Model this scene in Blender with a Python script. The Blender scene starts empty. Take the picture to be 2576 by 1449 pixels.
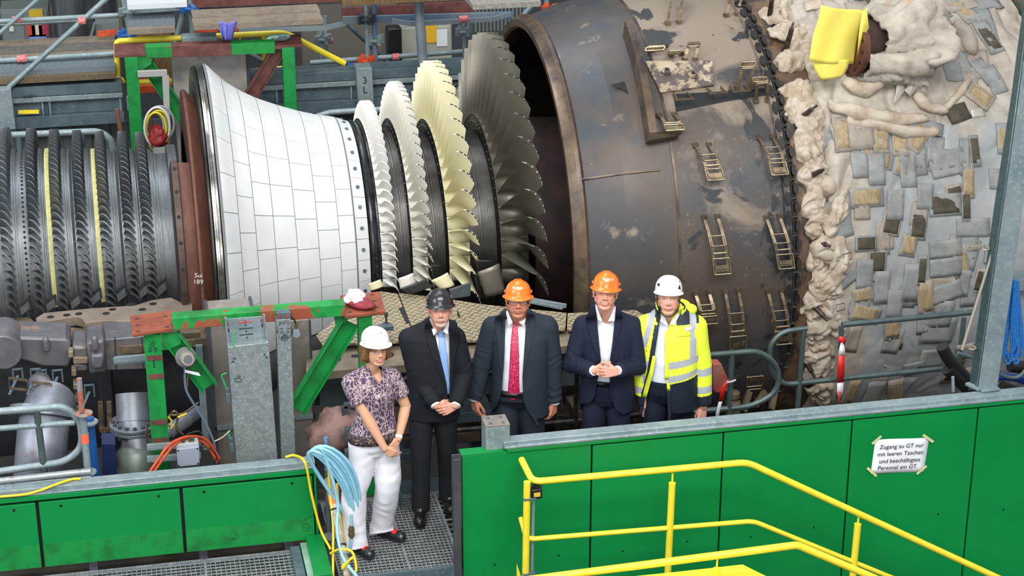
import bpy, bmesh, math, random
import numpy as np
from mathutils import Vector, Matrix, noise
from mathutils.bvhtree import BVHTree
random.seed(7)
PI=math.pi
sc=bpy.context.scene
col=sc.collection
# ---------------------------------------------------------------- camera model (metres, z up, x along the machine axis)
FW,FH=2576.,1449.
FPX=4750.; PITCH=math.radians(21.5); YAW=math.radians(12.2)
CAM=Vector((-1.97484,-12.33441,6.78))
DV=Vector((math.sin(YAW)*math.cos(PITCH),math.cos(YAW)*math.cos(PITCH),-math.sin(PITCH)))
RV=Vector((math.cos(YAW),-math.sin(YAW),0)); UV=RV.cross(DV)
def ray(px,py): return DV+RV*((px-FW/2)/FPX)-UV*((py-FH/2)/FPX)
def P(px,py,x=None,y=None,z=None):
    "point of the place seen at a photo position, on the plane x=, y= or z="
    v=ray(px,py)
    if x is not None: t=(x-CAM.x)/v.x
    elif y is not None: t=(y-CAM.y)/v.y
    else: t=(z-CAM.z)/v.z
    return CAM+v*t
cd=bpy.data.cameras.new('camera'); cam=bpy.data.objects.new('camera',cd); col.objects.link(cam)
cam.location=CAM
cam.rotation_euler=Matrix((RV,UV,-DV)).transposed().to_euler()
cd.sensor_width=36; cd.lens=FPX/FW*36; cd.clip_end=200; cd.clip_start=.1
sc.camera=cam
sc.view_settings.view_transform='Standard'; sc.view_settings.look='None'; sc.view_settings.gamma=1; sc.view_settings.exposure=.12
sc.view_settings.use_curve_mapping=False

# ---------------------------------------------------------------- object helpers
def tag(o,label=None,cat=None,group=None,kind=None):
    if label: o['label']=label
    if cat: o['category']=cat
    if group: o['group']=group
    if kind: o['kind']=kind
    return o
def empty(name,loc,label=None,cat=None,group=None):
    o=bpy.data.objects.new(name,None); col.objects.link(o); o.location=loc; o.empty_display_size=.1
    return tag(o,label,cat,group)
def wloc(o):
    v=Vector((0,0,0))
    while o is not None: v+=o.location; o=o.parent
    return v
def finish(me,smooth=.6):
    me.polygons.foreach_set('use_smooth',[True]*len(me.polygons))
    if smooth is not None and smooth<3: me.set_sharp_from_angle(angle=smooth)
def frame_of(d,up=None):
    d=Vector(d).normalized()
    up=Vector(up) if up is not None else (Vector((0,0,1)) if abs(d.z)<.95 else Vector((0,1,0)))
    s=d.cross(up).normalized(); u=s.cross(d).normalized()
    return d,s,u
class MB:
    def __init__(s): s.v=[];s.f=[];s.m=[];s.cm=0
    def add(s,vs,fs):
        n=len(s.v); s.v+= [Vector(a) for a in vs]; s.f+=[tuple(i+n for i in f) for f in fs]; s.m+=[s.cm]*len(fs); return s
    def hexa(s,c):
        "8 corners: bottom 0-3 ccw, top 4-7"
        return s.add(c,[(3,2,1,0),(4,5,6,7),(0,1,5,4),(1,2,6,5),(2,3,7,6),(3,0,4,7)])
    def box(s,lo,hi):
        x0,y0,z0=lo;x1,y1,z1=hi
        return s.hexa([(x0,y0,z0),(x1,y0,z0),(x1,y1,z0),(x0,y1,z0),(x0,y0,z1),(x1,y0,z1),(x1,y1,z1),(x0,y1,z1)])
    def cbox(s,c,size,rot=None):
        c=Vector(c); a,b,h=[q/2 for q in size]
        pts=[Vector((i*a,j*b,k*h)) for k in(-1,1) for (i,j) in((-1,-1),(1,-1),(1,1),(-1,1))]
        if rot is not None: pts=[rot@q for q in pts]
        return s.hexa([c+q for q in pts])
    def bar(s,p0,p1,w,h,up=None):
        "rectangular bar from p0 to p1, w sideways, h along up"
        p0=Vector(p0);p1=Vector(p1); d,sd,u=frame_of(p1-p0,up)
        c=[]
        for p in(p0,p1):
            c+=[p-sd*w/2-u*h/2,p+sd*w/2-u*h/2,p+sd*w/2+u*h/2,p-sd*w/2+u*h/2]
        return s.add(c,[(0,1,2,3),(7,6,5,4),(0,4,5,1),(1,5,6,2),(2,6,7,3),(3,7,4,0)])
    def loft(s,rings,cap=True,closed=True):
        n=len(rings[0]); base=len(s.v); vs=[p for r in rings for p in r]; fs=[]
        for i in range(len(rings)-1):
            for j in range(n if closed else n-1):
                k=(j+1)%n; fs.append((i*n+j,i*n+k,(i+1)*n+k,(i+1)*n+j))
        if cap and closed:
            fs.append(tuple(range(n-1,-1,-1))); fs.append(tuple((len(rings)-1)*n+j for j in range(n)))
        return s.add(vs,fs)
    def tube(s,path,r,seg=10,cap=True,closed=False,fillet=0,up=None):
        path=[Vector(p) for p in path]
        if fillet: path=fillet_path(path,fillet)
        n=len(path); rr=r if isinstance(r,(list,tuple)) else [r]*n
        rings=[]; u=None
        for i,p in enumerate(path):
            if closed: t=(path[(i+1)%n]-path[i-1])
            else: t=path[min(i+1,n-1)]-path[max(i-1,0)]
            t.normalize()
            if u is None:
                _,sd,u=frame_of(t,up)
            u=(u-t*u.dot(t)).normalized(); sd=t.cross(u)
            k=1
            if 0<i<n-1 and not closed:
                a=(path[i]-path[i-1]).normalized(); c=max(.35,math.sqrt(max(0,(1+a.dot((path[i+1]-path[i]).normalized()))/2))); 
            rings.append([p+(sd*math.cos(2*PI*j/seg)+u*math.sin(2*PI*j/seg))*rr[i] for j in range(seg)])
        if closed: rings.append(rings[0])
        return s.loft(rings,cap=cap and not closed)
    def cyl(s,p0,p1,r0,r1=None,seg=16): return s.tube([p0,p1],[r0,r0 if r1 is None else r1],seg)
    def sphere(s,c,r,seg=14,rings=9,scale=(1,1,1),rot=None):
        c=Vector(c); R=[]
        for i in range(rings+1):
            a=PI*i/rings; ring=[]
            for j in range(seg):
                b=2*PI*j/seg; q=Vector((math.sin(a)*math.cos(b)*scale[0],math.sin(a)*math.sin(b)*scale[1],-math.cos(a)*scale[2]))*r
                if rot is not None: q=rot@q
                ring.append(c+q)
            R.append(ring)
        return s.loft(R,cap=False)
    def capsule(s,p0,p1,r0,r1=None,seg=12):
        r1=r0 if r1 is None else r1
        p0=Vector(p0);p1=Vector(p1);d,sd,u=frame_of(p1-p0)
        path=[];rr=[]
        for k in range(5):
            a=PI/2*k/4; path.append(p0-d*r0*math.cos(a)); rr.append(max(1e-4,r0*math.sin(a)))
        for k in range(5):
            a=PI/2*k/4; path.append(p1+d*r1*math.sin(a)); rr.append(max(1e-4,r1*math.cos(a)))
        R=[[p+(sd*math.cos(2*PI*j/seg)+u*math.sin(2*PI*j/seg))*q for j in range(seg)] for p,q in zip(path,rr)]
        return s.loft(R)
    def prism(s,pts,vec):
        n=len(pts); pts=[Vector(p) for p in pts]; vec=Vector(vec)
        return s.add(pts+[p+vec for p in pts],[tuple(range(n-1,-1,-1)),tuple(range(n,2*n))]+[(i,(i+1)%n,n+(i+1)%n,n+i) for i in range(n)])
    def grid(s,rows,thick=None):
        n=len(rows[0]);m=len(rows); vs=[Vector(p) for r in rows for p in r]
        fs=[(i*n+j,i*n+j+1,(i+1)*n+j+1,(i+1)*n+j) for i in range(m-1) for j in range(n-1)]
        return s.add(vs,fs)
    def lathe(s,prof,th0=0,th1=360,seg=96,y0=None,z0=None):
        "profile [(x,r)] about the rotor axis; theta from the top towards the camera"
        full=abs(th1-th0)>=359.9
        y0=Y0 if y0 is None else y0; z0=Z0 if z0 is None else z0
        cols=[]
        for j in range(seg+(0 if full else 1)):
            t=math.radians(th0+(th1-th0)*j/seg)
            cols.append([Vector((x,y0-r*math.sin(t),z0+r*math.cos(t))) for x,r in prof])
        if full: cols.append(cols[0])
        m=len(prof); k=len(cols)
        vs=[p for c in (cols[:-1] if full else cols) for p in c]; nn=len(vs)
        fs=[]
        for j in range(k-1):
            jn=(j+1)%seg if full else j+1
            for i in range(m-1): fs.append((j*m+i,jn*m+i,jn*m+i+1,j*m+i+1))
        return s.add(vs,fs)
    def build(s,name,mat,parent=None,smooth=.6,origin=None,bevel=0,solid=0,loc=None):
        me=bpy.data.meshes.new(name)
        if parent is not None: o0=wloc(parent); ol=Vector(loc) if loc is not None else Vector((0,0,0)); o0=o0+ol
        else:
            if origin is None:
                if s.v:
                    a=np.array([tuple(q) for q in s.v]); origin=((a[:,0].min()+a[:,0].max())/2,(a[:,1].min()+a[:,1].max())/2,a[:,2].min())
                else: origin=(0,0,0)
            o0=Vector(origin); ol=o0
        me.from_pydata([tuple(q-o0) for q in s.v],[],s.f)
        mats=mat if isinstance(mat,(list,tuple)) else [mat]
        for m in mats: me.materials.append(m)
        if len(mats)>1: me.polygons.foreach_set('material_index',s.m)
        bm=bmesh.new(); bm.from_mesh(me); bmesh.ops.recalc_face_normals(bm,faces=bm.faces); bm.to_mesh(me); bm.free()
        me.update(); finish(me,smooth)
        o=bpy.data.objects.new(name,me); col.objects.link(o); o.location=ol
        if parent is not None: o.parent=parent
        if solid:
            md=o.modifiers.new('thickness','SOLIDIFY'); md.thickness=solid; md.offset=0
        if bevel:
            md=o.modifiers.new('edges','BEVEL'); md.width=bevel; md.segments=2; md.limit_method='ANGLE'; md.angle_limit=.7
        return o
def fillet_path(path,r,n=6):
    out=[path[0]]
    for i in range(1,len(path)-1):
        a,b,c=path[i-1],path[i],path[i+1]
        d0=(a-b);d1=(c-b); l=min(r,d0.length*.49,d1.length*.49)
        p0=b+d0.normalized()*l; p1=b+d1.normalized()*l
        for k in range(n+1):
            t=k/n; out.append(p0*(1-t)**2+b*2*t*(1-t)+p1*t*t)
    out.append(path[-1]); return out
def smooth_path(pts,n=8):
    pts=[Vector(p) for p in pts]; q=[pts[0]*2-pts[1]]+pts+[pts[-1]*2-pts[-2]]; out=[]
    for i in range(1,len(q)-2):
        for k in range(n):
            t=k/n; a,b,c,d=q[i-1:i+3]
            out.append(.5*((2*b)+(c-a)*t+(2*a-5*b+4*c-d)*t*t+(3*b-a-3*c+d)*t**3))
    out.append(pts[-1]); return out
def copy_obj(o,parent=None):
    c=o.copy(); col.objects.link(c); c.parent=parent; return c

# ---------------------------------------------------------------- materials
def srgb(h):
    if isinstance(h,str):
        h=h.lstrip('#'); c=[int(h[i:i+2],16)/255 for i in(0,2,4)]
    else: c=list(h)
    return tuple([(x/12.92 if x<=.04045 else ((x+.055)/1.055)**2.4) for x in c]+[1])
MATS={}
def mat(name,c,rough=.5,metal=0.,c2=None,scale=3.,lo=.4,hi=.6,c3=None,scale3=12.,lo3=.55,hi3=.65,bump=0.,bscale=60.,detail=6.,stretch=(1,1,1),rvar=0.,coat=0.,emit=None,spec=None,sub=0.,alpha=1.,trans=0.,extra=None):
    if name in MATS: return MATS[name]
    m=bpy.data.materials.new(name); m.use_nodes=True; nt=m.node_tree; N=nt.nodes; L=nt.links
    b=N['Principled BSDF']; b.inputs['Roughness'].default_value=rough; b.inputs['Metallic'].default_value=metal
    if coat: b.inputs['Coat Weight'].default_value=coat; b.inputs['Coat Roughness'].default_value=.08
    if spec is not None: b.inputs['Specular IOR Level'].default_value=spec
    if sub: b.inputs['Subsurface Weight'].default_value=sub; b.inputs['Subsurface Radius'].default_value=(.02,.008,.004); b.inputs['Subsurface Scale'].default_value=.3
    if trans: b.inputs['Transmission Weight'].default_value=trans
    if alpha<1: b.inputs['Alpha'].default_value=alpha
    if emit: b.inputs['Emission Color'].default_value=srgb(c); b.inputs['Emission Strength'].default_value=emit
    tc=N.new('ShaderNodeTexCoord'); mp=N.new('ShaderNodeMapping'); mp.inputs['Scale'].default_value=stretch; L.new(tc.outputs['Object'],mp.inputs['Vector'])
    colr=None
    def nz(s,d=detail):
        n=N.new('ShaderNodeTexNoise'); n.inputs['Scale'].default_value=s; n.inputs['Detail'].default_value=d; n.inputs['Roughness'].default_value=.62; L.new(mp.outputs[0],n.inputs['Vector']); return n.outputs['Fac']
    def rng(src,a,bb):
        r=N.new('ShaderNodeMapRange'); r.inputs['From Min'].default_value=a; r.inputs['From Max'].default_value=bb; L.new(src,r.inputs['Value']); return r.outputs['Result']
    def mix(f,a,bb):
        x=N.new('ShaderNodeMix'); x.data_type='RGBA'; L.new(f,x.inputs['Factor'])
        for inp,val in((x.inputs['A'],a),(x.inputs['B'],bb)):
            if isinstance(val,tuple): inp.default_value=val
            else: L.new(val,inp)
        return x.outputs['Result']
    base=srgb(c); cur=base
    if c2 is not None: cur=mix(rng(nz(scale),lo,hi),cur,srgb(c2))
    if c3 is not None: cur=mix(rng(nz(scale3),lo3,hi3),cur,srgb(c3))
    if extra: cur=extra(N,L,mp,cur,mix,rng,nz,b)
    if isinstance(cur,tuple): b.inputs['Base Color'].default_value=cur
    else: L.new(cur,b.inputs['Base Color'])
    if rvar:
        r=N.new('ShaderNodeMapRange'); r.inputs['To Min'].default_value=max(0,rough-rvar); r.inputs['To Max'].default_value=min(1,rough+rvar); r.inputs['From Min'].default_value=.3; r.inputs['From Max'].default_value=.7
        L.new(nz(scale*1.7),r.inputs['Value']); L.new(r.outputs[0],b.inputs['Roughness'])
    if bump:
        bp=N.new('ShaderNodeBump'); bp.inputs['Strength'].default_value=bump; bp.inputs['Distance'].default_value=.02; L.new(nz(bscale,3),bp.inputs['Height']); L.new(bp.outputs[0],b.inputs['Normal'])
    MATS[name]=m; return m
galv=mat('galvanised_steel','#8b9a9d',.5,.3,c2='#74858a',scale=5,lo=.35,hi=.65,c3='#9fabad',scale3=30,lo3=.52,hi3=.75,rvar=.1)
galv_dark=mat('dull_galvanised_steel','#5f7077',.55,.3,c2='#475a62',scale=5,lo=.35,hi=.65,c3='#8f9ea3',scale3=45,lo3=.62,hi3=.72,rvar=.1)
green=mat('green_enamel','#00853f',.42,0,spec=.35,c2='#007a39',scale=1.2,lo=.3,hi=.7,c3='#0f6b30',scale3=9,lo3=.68,hi3=.78,rvar=.08)
green_old=mat('worn_green_paint','#06873b',.5,0,c2='#0c6b2d',scale=7,lo=.45,hi=.65,c3='#4b6b3f',scale3=25,lo3=.68,hi3=.76)
redbrown=mat('red_primer','#8f4a32',.65,0,c2='#7a3a28',scale=10,lo=.4,hi=.6)
redbrown_dark=mat('dark_red_primer','#6d3f3a',.6,0,c2='#57302c',scale=9,lo=.4,hi=.6)
yellow=mat('yellow_enamel','#efdb3a',.35,0,c2='#e5cf2c',scale=8,lo=.4,hi=.7,c3='#7a6a1c',scale3=70,lo3=.76,hi3=.8,coat=.3)
black=mat('black_plastic','#15171a',.35)
blackrub=mat('black_rubber','#101214',.6)
dark=mat('dark_void_paint','#16181a',.8)
# ================================================================ the rotor
Y0,Z0=3.5,1.004
def axis_pt(X,R,th):
    t=math.radians(th); return Vector((X,Y0-R*math.sin(t),Z0+R*math.cos(t)))
comp_steel=mat('compressor_steel','#6f7478',.42,.55,c2='#565c60',scale=3,lo=.3,hi=.7,c3='#878a8c',scale3=18,lo3=.55,hi3=.75,stretch=(9,1,1),rvar=.08)
comp_dark=mat('compressor_groove_steel','#3c4247',.5,.5,c2='#2c3135',scale=8)
comp_blade_m=mat('compressor_blade_steel','#7b8084',.38,.6,c2='#53585c',scale=9,lo=.35,hi=.7)
tape_m=mat('yellow_masking_strip','#cfcb86',.6,0,c2='#b9b77a',scale=14)
disc_steel=mat('ribbed_ring_steel','#6c6a67',.4,.7,c2='#494745',scale=4,lo=.35,hi=.65,rvar=.1)
disc_dark=mat('blackened_disc_steel','#3e3c3a',.35,.7,c2='#232221',scale=5,lo=.35,hi=.7,rvar=.1)
black_ring=mat('polished_black_ring','#25282b',.22,.6,c2='#3a3e40',scale=12)
def bladem(name,c,c2,metal,rough): return mat(name,c,rough,metal,c2=c2,scale=2.2,lo=.3,hi=.75,rvar=.05)
b_white=bladem('white_ceramic_coating','#dedcd8','#cfccc6',0,.55)
b_white2=bladem('warm_white_ceramic_coating','#e2dfd6','#d3cfc2',0,.55)
b_cream=bladem('cream_ceramic_coating','#e6e0bf','#d8d1a2',0,.55)
b_grey=bladem('grey_blade_alloy','#8a8478','#6b675e',.55,.42)
cellm=mat('dark_blade_cavity','#1b1a18',.6,.3)
chrome=mat('bright_steel','#b9bcbc',.18,.95,c2='#8d8a7c',scale=7)
rotor=empty('gas_turbine_rotor',(0,Y0,Z0),'long opened gas turbine rotor with bladed discs and white tiled cone','turbine rotor')
def part(mb,name,m,parent=rotor,**k): return mb.build(name,m,parent,**k)
# --- compressor drum (stepped, with grooves)
CR=[(-2.945,1.165),(-2.725,1.145),(-2.535,1.125),(-2.345,1.105),(-2.155,1.085),(-1.965,1.07),(-1.815,1.055)]
def drumR(x): return .955-.07*(x+2.7)/1.0
d=MB(); prof=[(-4.2,1.0)]
for i,(x,r) in enumerate(CR):
    R=drumR(x)
    prof+=[(x-.055,R),(x-.052,R+.018),(x+.072,R+.014),(x+.075,R),(x+.088,R),(x+.090,R-.02),(x+.102,R-.02),(x+.104,R),(x+.116,R)]
prof+=[(-1.70,.875),(-1.698,.86),(-1.60,.86),(-1.595,.93),(-1.52,.93),(-1.5,.5)]
d.lathe(prof,seg=160); part(d,'compressor_drum',comp_steel)
for x in(-2.60,-2.215):
    m=MB(); m.lathe([(x-.018,drumR(x)+.002),(x-.018,drumR(x)+.017),(x+.018,drumR(x)+.017),(x+.018,drumR(x)+.002)],-40,94,seg=60); part(m,'masking_strip',tape_m)
m=MB(); m.lathe([(-1.885,drumR(-1.88)-.01),(-1.885,drumR(-1.88)+.005),(-1.872,drumR(-1.88)+.005),(-1.872,drumR(-1.88)-.01)],-60,94,seg=60); part(m,'drum_gap',comp_dark)
# row of balance holes
hs=MB(); hs.lathe([(-2.825,drumR(-2.8)),(-2.825,drumR(-2.8)+.018),(-2.775,drumR(-2.8)+.018),(-2.775,drumR(-2.8))],-60,94,seg=60)
bb_=part(hs,'balance_band',comp_steel)
for th in np.arange(-30,93,2.6):
    a=axis_pt(-2.80,drumR(-2.8)-.01,th); b=axis_pt(-2.80,drumR(-2.8)+.0195,th); hb=MB(); hb.cyl(a,b,.011,seg=10); hb.build('balance_hole',dark,bb_)
# --- blades
def airfoil(chord,ang,camber,thick,n=9):
    "closed section in (axial, tangential); leading edge upstream-left, tang + = up when facing the camera"
    up=[];lo=[]
    for i in range(n+1):
        t=i/n; tt=t*t*(3-2*t) if 0<t<1 else t
        cam_=camber*4*t*(1-t)*(1-.35*(t-.5)); th=thick*(1.9*math.sqrt(t)*(1-t)+.06*(1-t)+.035)
        up.append((t-.5,cam_+th/2)); lo.append((t-.5,cam_-th/2))
    pts=up+lo[::-1]; c,s=math.cos(ang),math.sin(ang)
    return [(chord*(a*c+b*s),chord*(-a*s+b*c)) for a,b in pts]
def blade_mesh(r0,r1,x0,c0,c1,a0,a1,cam0,cam1,t0,t1,nsec=8,open_tip=False,lean=0.,cells=True):
    "blade about the x axis pointing to theta=0 (+z), axial centre x0"
    mb=MB(); rings=[]
    for k in range(nsec+1):
        s=k/nsec; f=s**.9
        sec=airfoil(c0+(c1-c0)*f,math.radians(a0+(a1-a0)*f),cam0+(cam1-cam0)*f,t0+(t1-t0)*f)
        rad=r0+(r1-r0)*s
        # tangential + (up at the camera side) is towards -theta : +y at theta=0
        rings.append([Vector((x0+a+lean*s,b,rad)) for a,b in sec])
    mb.loft(rings,cap=True)
    if open_tip:
        n=len(rings[-1])//2; R=rings[-1]
        mb.cm=1
        for (i0,i1) in ((1,3),(3,5),(5,7),(7,8)):
            u=[R[i] for i in range(i0,i1+1)]; l=[R[len(R)-1-i] for i in range(i0,i1+1)]
            poly=u+l[::-1]; c=sum(poly,Vector())/len(poly)
            q=[c+(p-c)*.80+Vector((0,0,.0035)) for p in poly]; q=[Vector((p.x,p.y,r1+.003)) for p in q]
            mb.add(q,[tuple(range(len(q)))])
        mb.cm=0
    return mb
def blade_row(name,parent_part,mb,mats,n,th0,th1,label_part='blade',phase=0.):
    me=None; step=360./n; k=math.ceil((th0-phase)/step)
    while phase+k*step<=th1:
        th=phase+k*step
        if me is None:
            o=mb.build(label_part,mats,None,origin=(0,0,0)); me=o.data; o.parent=parent_part
        else:
            o=bpy.data.objects.new(label_part,me); col.objects.link(o); o.parent=parent_part
        o.rotation_euler=(math.radians(th),0,0); o.location=(0,0,0)   # +x rotation carries +z towards -y
        k+=1
for i,(x,r) in enumerate(CR):
    R=drumR(x)+.015
    rd=MB(); rd.lathe([(x-.05,R-.02),(x-.05,R+.004),(x+.06,R+.002),(x+.06,R-.02)],seg=120)
    po=part(rd,'compressor_blade_ring',comp_steel)
    bm_=blade_mesh(R,r,x+.005,.115,.105,26,48,.22,.16,.10,.06,nsec=4)
    blade_row('c',po,bm_,[comp_blade_m],100,-75,93,'compressor_blade',phase=i*.7)
THF=35
# --- brown cover rings between compressor and white cone
rust=mat('rusty_brown_steel','#6e4638',.6,.25,c2='#55342b',scale=3,lo=.35,hi=.7,c3='#7f5646',scale3=14,lo3=.6,hi3=.75,stretch=(2,1,1),rvar=.1)
rust_flange=mat('dark_brown_flange_steel','#51423c',.5,.4,c2='#3a302d',scale=5)
ring=empty('brown_centre_casing_ring',(-1.45,Y0,Z0-1.6),'rust brown conical casing ring standing left of the white tiled cone','casing ring')
m=MB(); m.lathe([(-1.60,.80),(-1.60,1.19),(-1.585,1.30),(-1.535,1.30),(-1.53,1.2),(-1.53,.8),(-1.6,.8)],THF,94,seg=90); m.build('bolted_flange',rust_flange,ring)
hb=MB()
for th in np.arange(THF+4,90,9.5):
    a=axis_pt(-1.56,1.29,th); b=axis_pt(-1.56,1.304,th); hb=MB(); hb.cyl(a,b,.016,seg=12); hb.build('flange_hole',dark,ring)
m=MB(); m.lathe([(-1.53,1.16),(-1.53,1.255),(-1.50,1.262),(-1.45,1.25),(-1.425,1.25),(-1.425,1.15)],THF,94,seg=90); m.build('ring_web',rust,ring)
m=MB(); m.lathe([(-1.44,1.05),(-1.425,1.395),(-1.41,1.40),(-1.40,1.395),(-1.36,1.345),(-1.26,1.31),(-1.20,1.33)],-86,94,seg=100); m.build('conical_shroud',rust,ring,solid=.01)
# --- white tiled cone
tile_w=mat('white_heat_shield_tile','#d2d4d5',.42,0,c2='#c8cbcc',scale=2.5,lo=.4,hi=.6)
tile_joint=mat('tile_joint','#77787a',.8)
CONE=[(-1.235,1.625),(-1.20,1.612),(-1.135,1.54),(-1.05,1.455),(-.93,1.372),(-.78,1.29),(-.59,1.216),(-.41,1.155),(-.25,1.113),(-.12,1.09),(.0,1.045)]
def coneR(x):
    for (a,ra),(b,rb) in zip(CONE,CONE[1:]):
        if a<=x<=b: return ra+(rb-ra)*(x-a)/(b-a)
    return CONE[-1][1]
shell=MB(); shell.lathe([(x,r-.012) for x,r in CONE]+[(.0,.9)],seg=120)
ct=part(shell,'combustor_cone',tile_joint)
cols_=[(-1.215,-1.09),(-1.09,-.955),(-.955,-.80),(-.80,-.615),(-.615,-.43),(-.43,-.25),(-.25,-.115),(-.105,.005)]
ti=0
for ci,(xa,xb) in enumerate(cols_):
    nt_=30; off=(ci%2)*6 if ci<7 else 3; step=360/nt_
    if ci in(3,4): off=0 if ci==3 else 1.2
    if ci==7: step=9.7*1.0; 
    k0=math.ceil((-72-off)/step)
    k=k0
    while off+k*step<112:
        t0=off+k*step; t1=min(t0+step,112)
        g=.0022
        mb=MB(); nx=4; nt2=5
        dt=math.degrees(g/1.2)
        rows=[]
        for a in range(nx+1):
            x=xa+g+(xb-xa-2*g)*a/nx; rows.append([axis_pt(x,coneR(x),t0+dt+(t1-t0-2*dt)*b/nt2) for b in range(nt2+1)])
        mb.grid(rows)
        rim=[rows[0][j] for j in range(nt2+1)]+[rows[i][nt2] for i in range(1,nx+1)]+[rows[nx][j] for j in range(nt2-1,-1,-1)]+[rows[i][0] for i in range(nx-1,0,-1)]
        low=[Vector((p.x,Y0+(p.y-Y0)*.985,Z0+(p.z-Z0)*.985)) for p in rim]
        n=len(rim); mb.add(rim+low,[(i,(i+1)%n,n+(i+1)%n,n+i) for i in range(n)])
        to=mb.build('heat_shield_tile',tile_w,ct,smooth=.5)
        if ci==7:
            bb=MB(); tm=(t0+t1)/2; bb.cyl(axis_pt(-.055,1.05,tm),axis_pt(-.05,1.0755,tm),.016,seg=18); bo_=bb.build('tile_bolt',galv_dark,to)
            bb=MB(); bb.cyl(axis_pt(-.055,1.05,tm),axis_pt(-.05,1.0785,tm),.009,seg=6); bb.build('bolt_socket',dark,to) if False else None
        k+=1
# chrome band at the left of the cone
m=MB(); m.lathe([(-1.305,1.2),(-1.305,1.59),(-1.295,1.612),(-1.285,1.612),(-1.28,1.60),(-1.268,1.60),(-1.262,1.618),(-1.245,1.622),(-1.238,1.60),(-1.238,1.3)],-90,94,seg=140); part(m,'polished_seal_band',chrome)
m=MB(); m.lathe([(-1.33,1.2),(-1.33,1.575),(-1.322,1.60),(-1.307,1.602),(-1.305,1.2)],-90,94,seg=120); part(m,'dark_seal_ring',disc_dark)
# dark ring right of the cone
m=MB(); m.lathe([(.012,.9),(.012,1.03),(.03,1.05),(.045,1.05),(.05,1.035),(.07,1.03),(.085,1.045),(.095,1.045),(.10,.95)],seg=140); part(m,'black_seal_ring',black_ring)
# --- turbine stages: hub face X,R ; tip X,R
ST=[dict(n=84,xh=.095,rh=1.058,rt=1.215,w=.125,m=b_white,ch0=.125,ch1=.105,a0=18,a1=44,open=False,th=.18),
    dict(n=80,xh=.361,rh=1.043,rt=1.372,w=.135,m=b_white2,ch0=.14,ch1=.122,a0=20,a1=52,open=True,th=.17),
    dict(n=57,xh=.678,rh=1.018,rt=1.536,w=.185,m=b_cream,ch0=.19,ch1=.182,a0=20,a1=50,open=True,th=.16),
    dict(n=48,xh=1.129,rh=1.032,rt=1.757,w=.235,m=b_grey,ch0=.25,ch1=.262,a0=20,a1=55,open=True,th=.14)]
for i,s in enumerate(ST):
    x=s['xh'];R=s['rh'];w=s['w']
    m=MB(); m.lathe([(x,.72),(x,R-.012),(x+.004,R-.002),(x+w,R+.02 if i<3 else R+.05),(x+w+.003,R),(x+w+.003,.72)],seg=150)
    po=part(m,'turbine_disc',[disc_dark])
    # coated platform ring, split into shingles by thin slots
    pl=MB(); step=360/s['n']
    for k in range(-int(95/step),int(94/step)+1):
        t0=k*step; gg=.14
        rows=[[axis_pt(x+.006+(w-.010)*a/2,R+.004+(.02 if i<3 else .05)*a/2,t0+gg+(step-2*gg)*b/2) for b in range(3)] for a in range(3)]
        pl.grid(rows)
    pl.build('blade_platform_ring',s['m'],po,solid=.004)
    mb=blade_mesh(R-.005,s['rt'],x+w*.52,s['ch0'],s['ch1'],s['a0'],s['a1'],.26,.17,s['th'],s['th']*.62,nsec=9,open_tip=s['open'],lean=.02 if i<3 else .05)
    blade_row('t',po,mb,[s['m'],cellm],s['n'],-92,93,'turbine_blade',phase=step*.5)
    if i in(1,2,3):   # small bolts on the disc rim face
        for th in np.arange(-60,60,5.5): bb=MB(); bb.cyl(axis_pt(x-.004,R-.05,th),axis_pt(x+.002,R-.05,th),.006,seg=8); bb.build('rim_bolt',chrome,po)
for (xa,xb,r) in((.225,.36,.955),(.50,.677,.893),(.868,1.128,.885)):
    m=MB(); prof=[(xa-.02,r-.1),(xa-.02,r+.006)]; n=int((xb-xa)/.0125)
    for k in range(n):
        u=xa+(xb-xa)*k/n; w=(xb-xa)/n
        mid=abs(u-(xa+xb)/2)<w*.7
        h=.012 if not mid else -.012
        prof+=[(u+w*.15,r),(u+w*.3,r+h),(u+w*.65,r+h),(u+w*.8,r)]
    prof+=[(xb,r),(xb,r-.1)]
    m.lathe(prof,seg=150); part(m,'ribbed_spacer_ring',disc_steel,smooth=.4)
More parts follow.
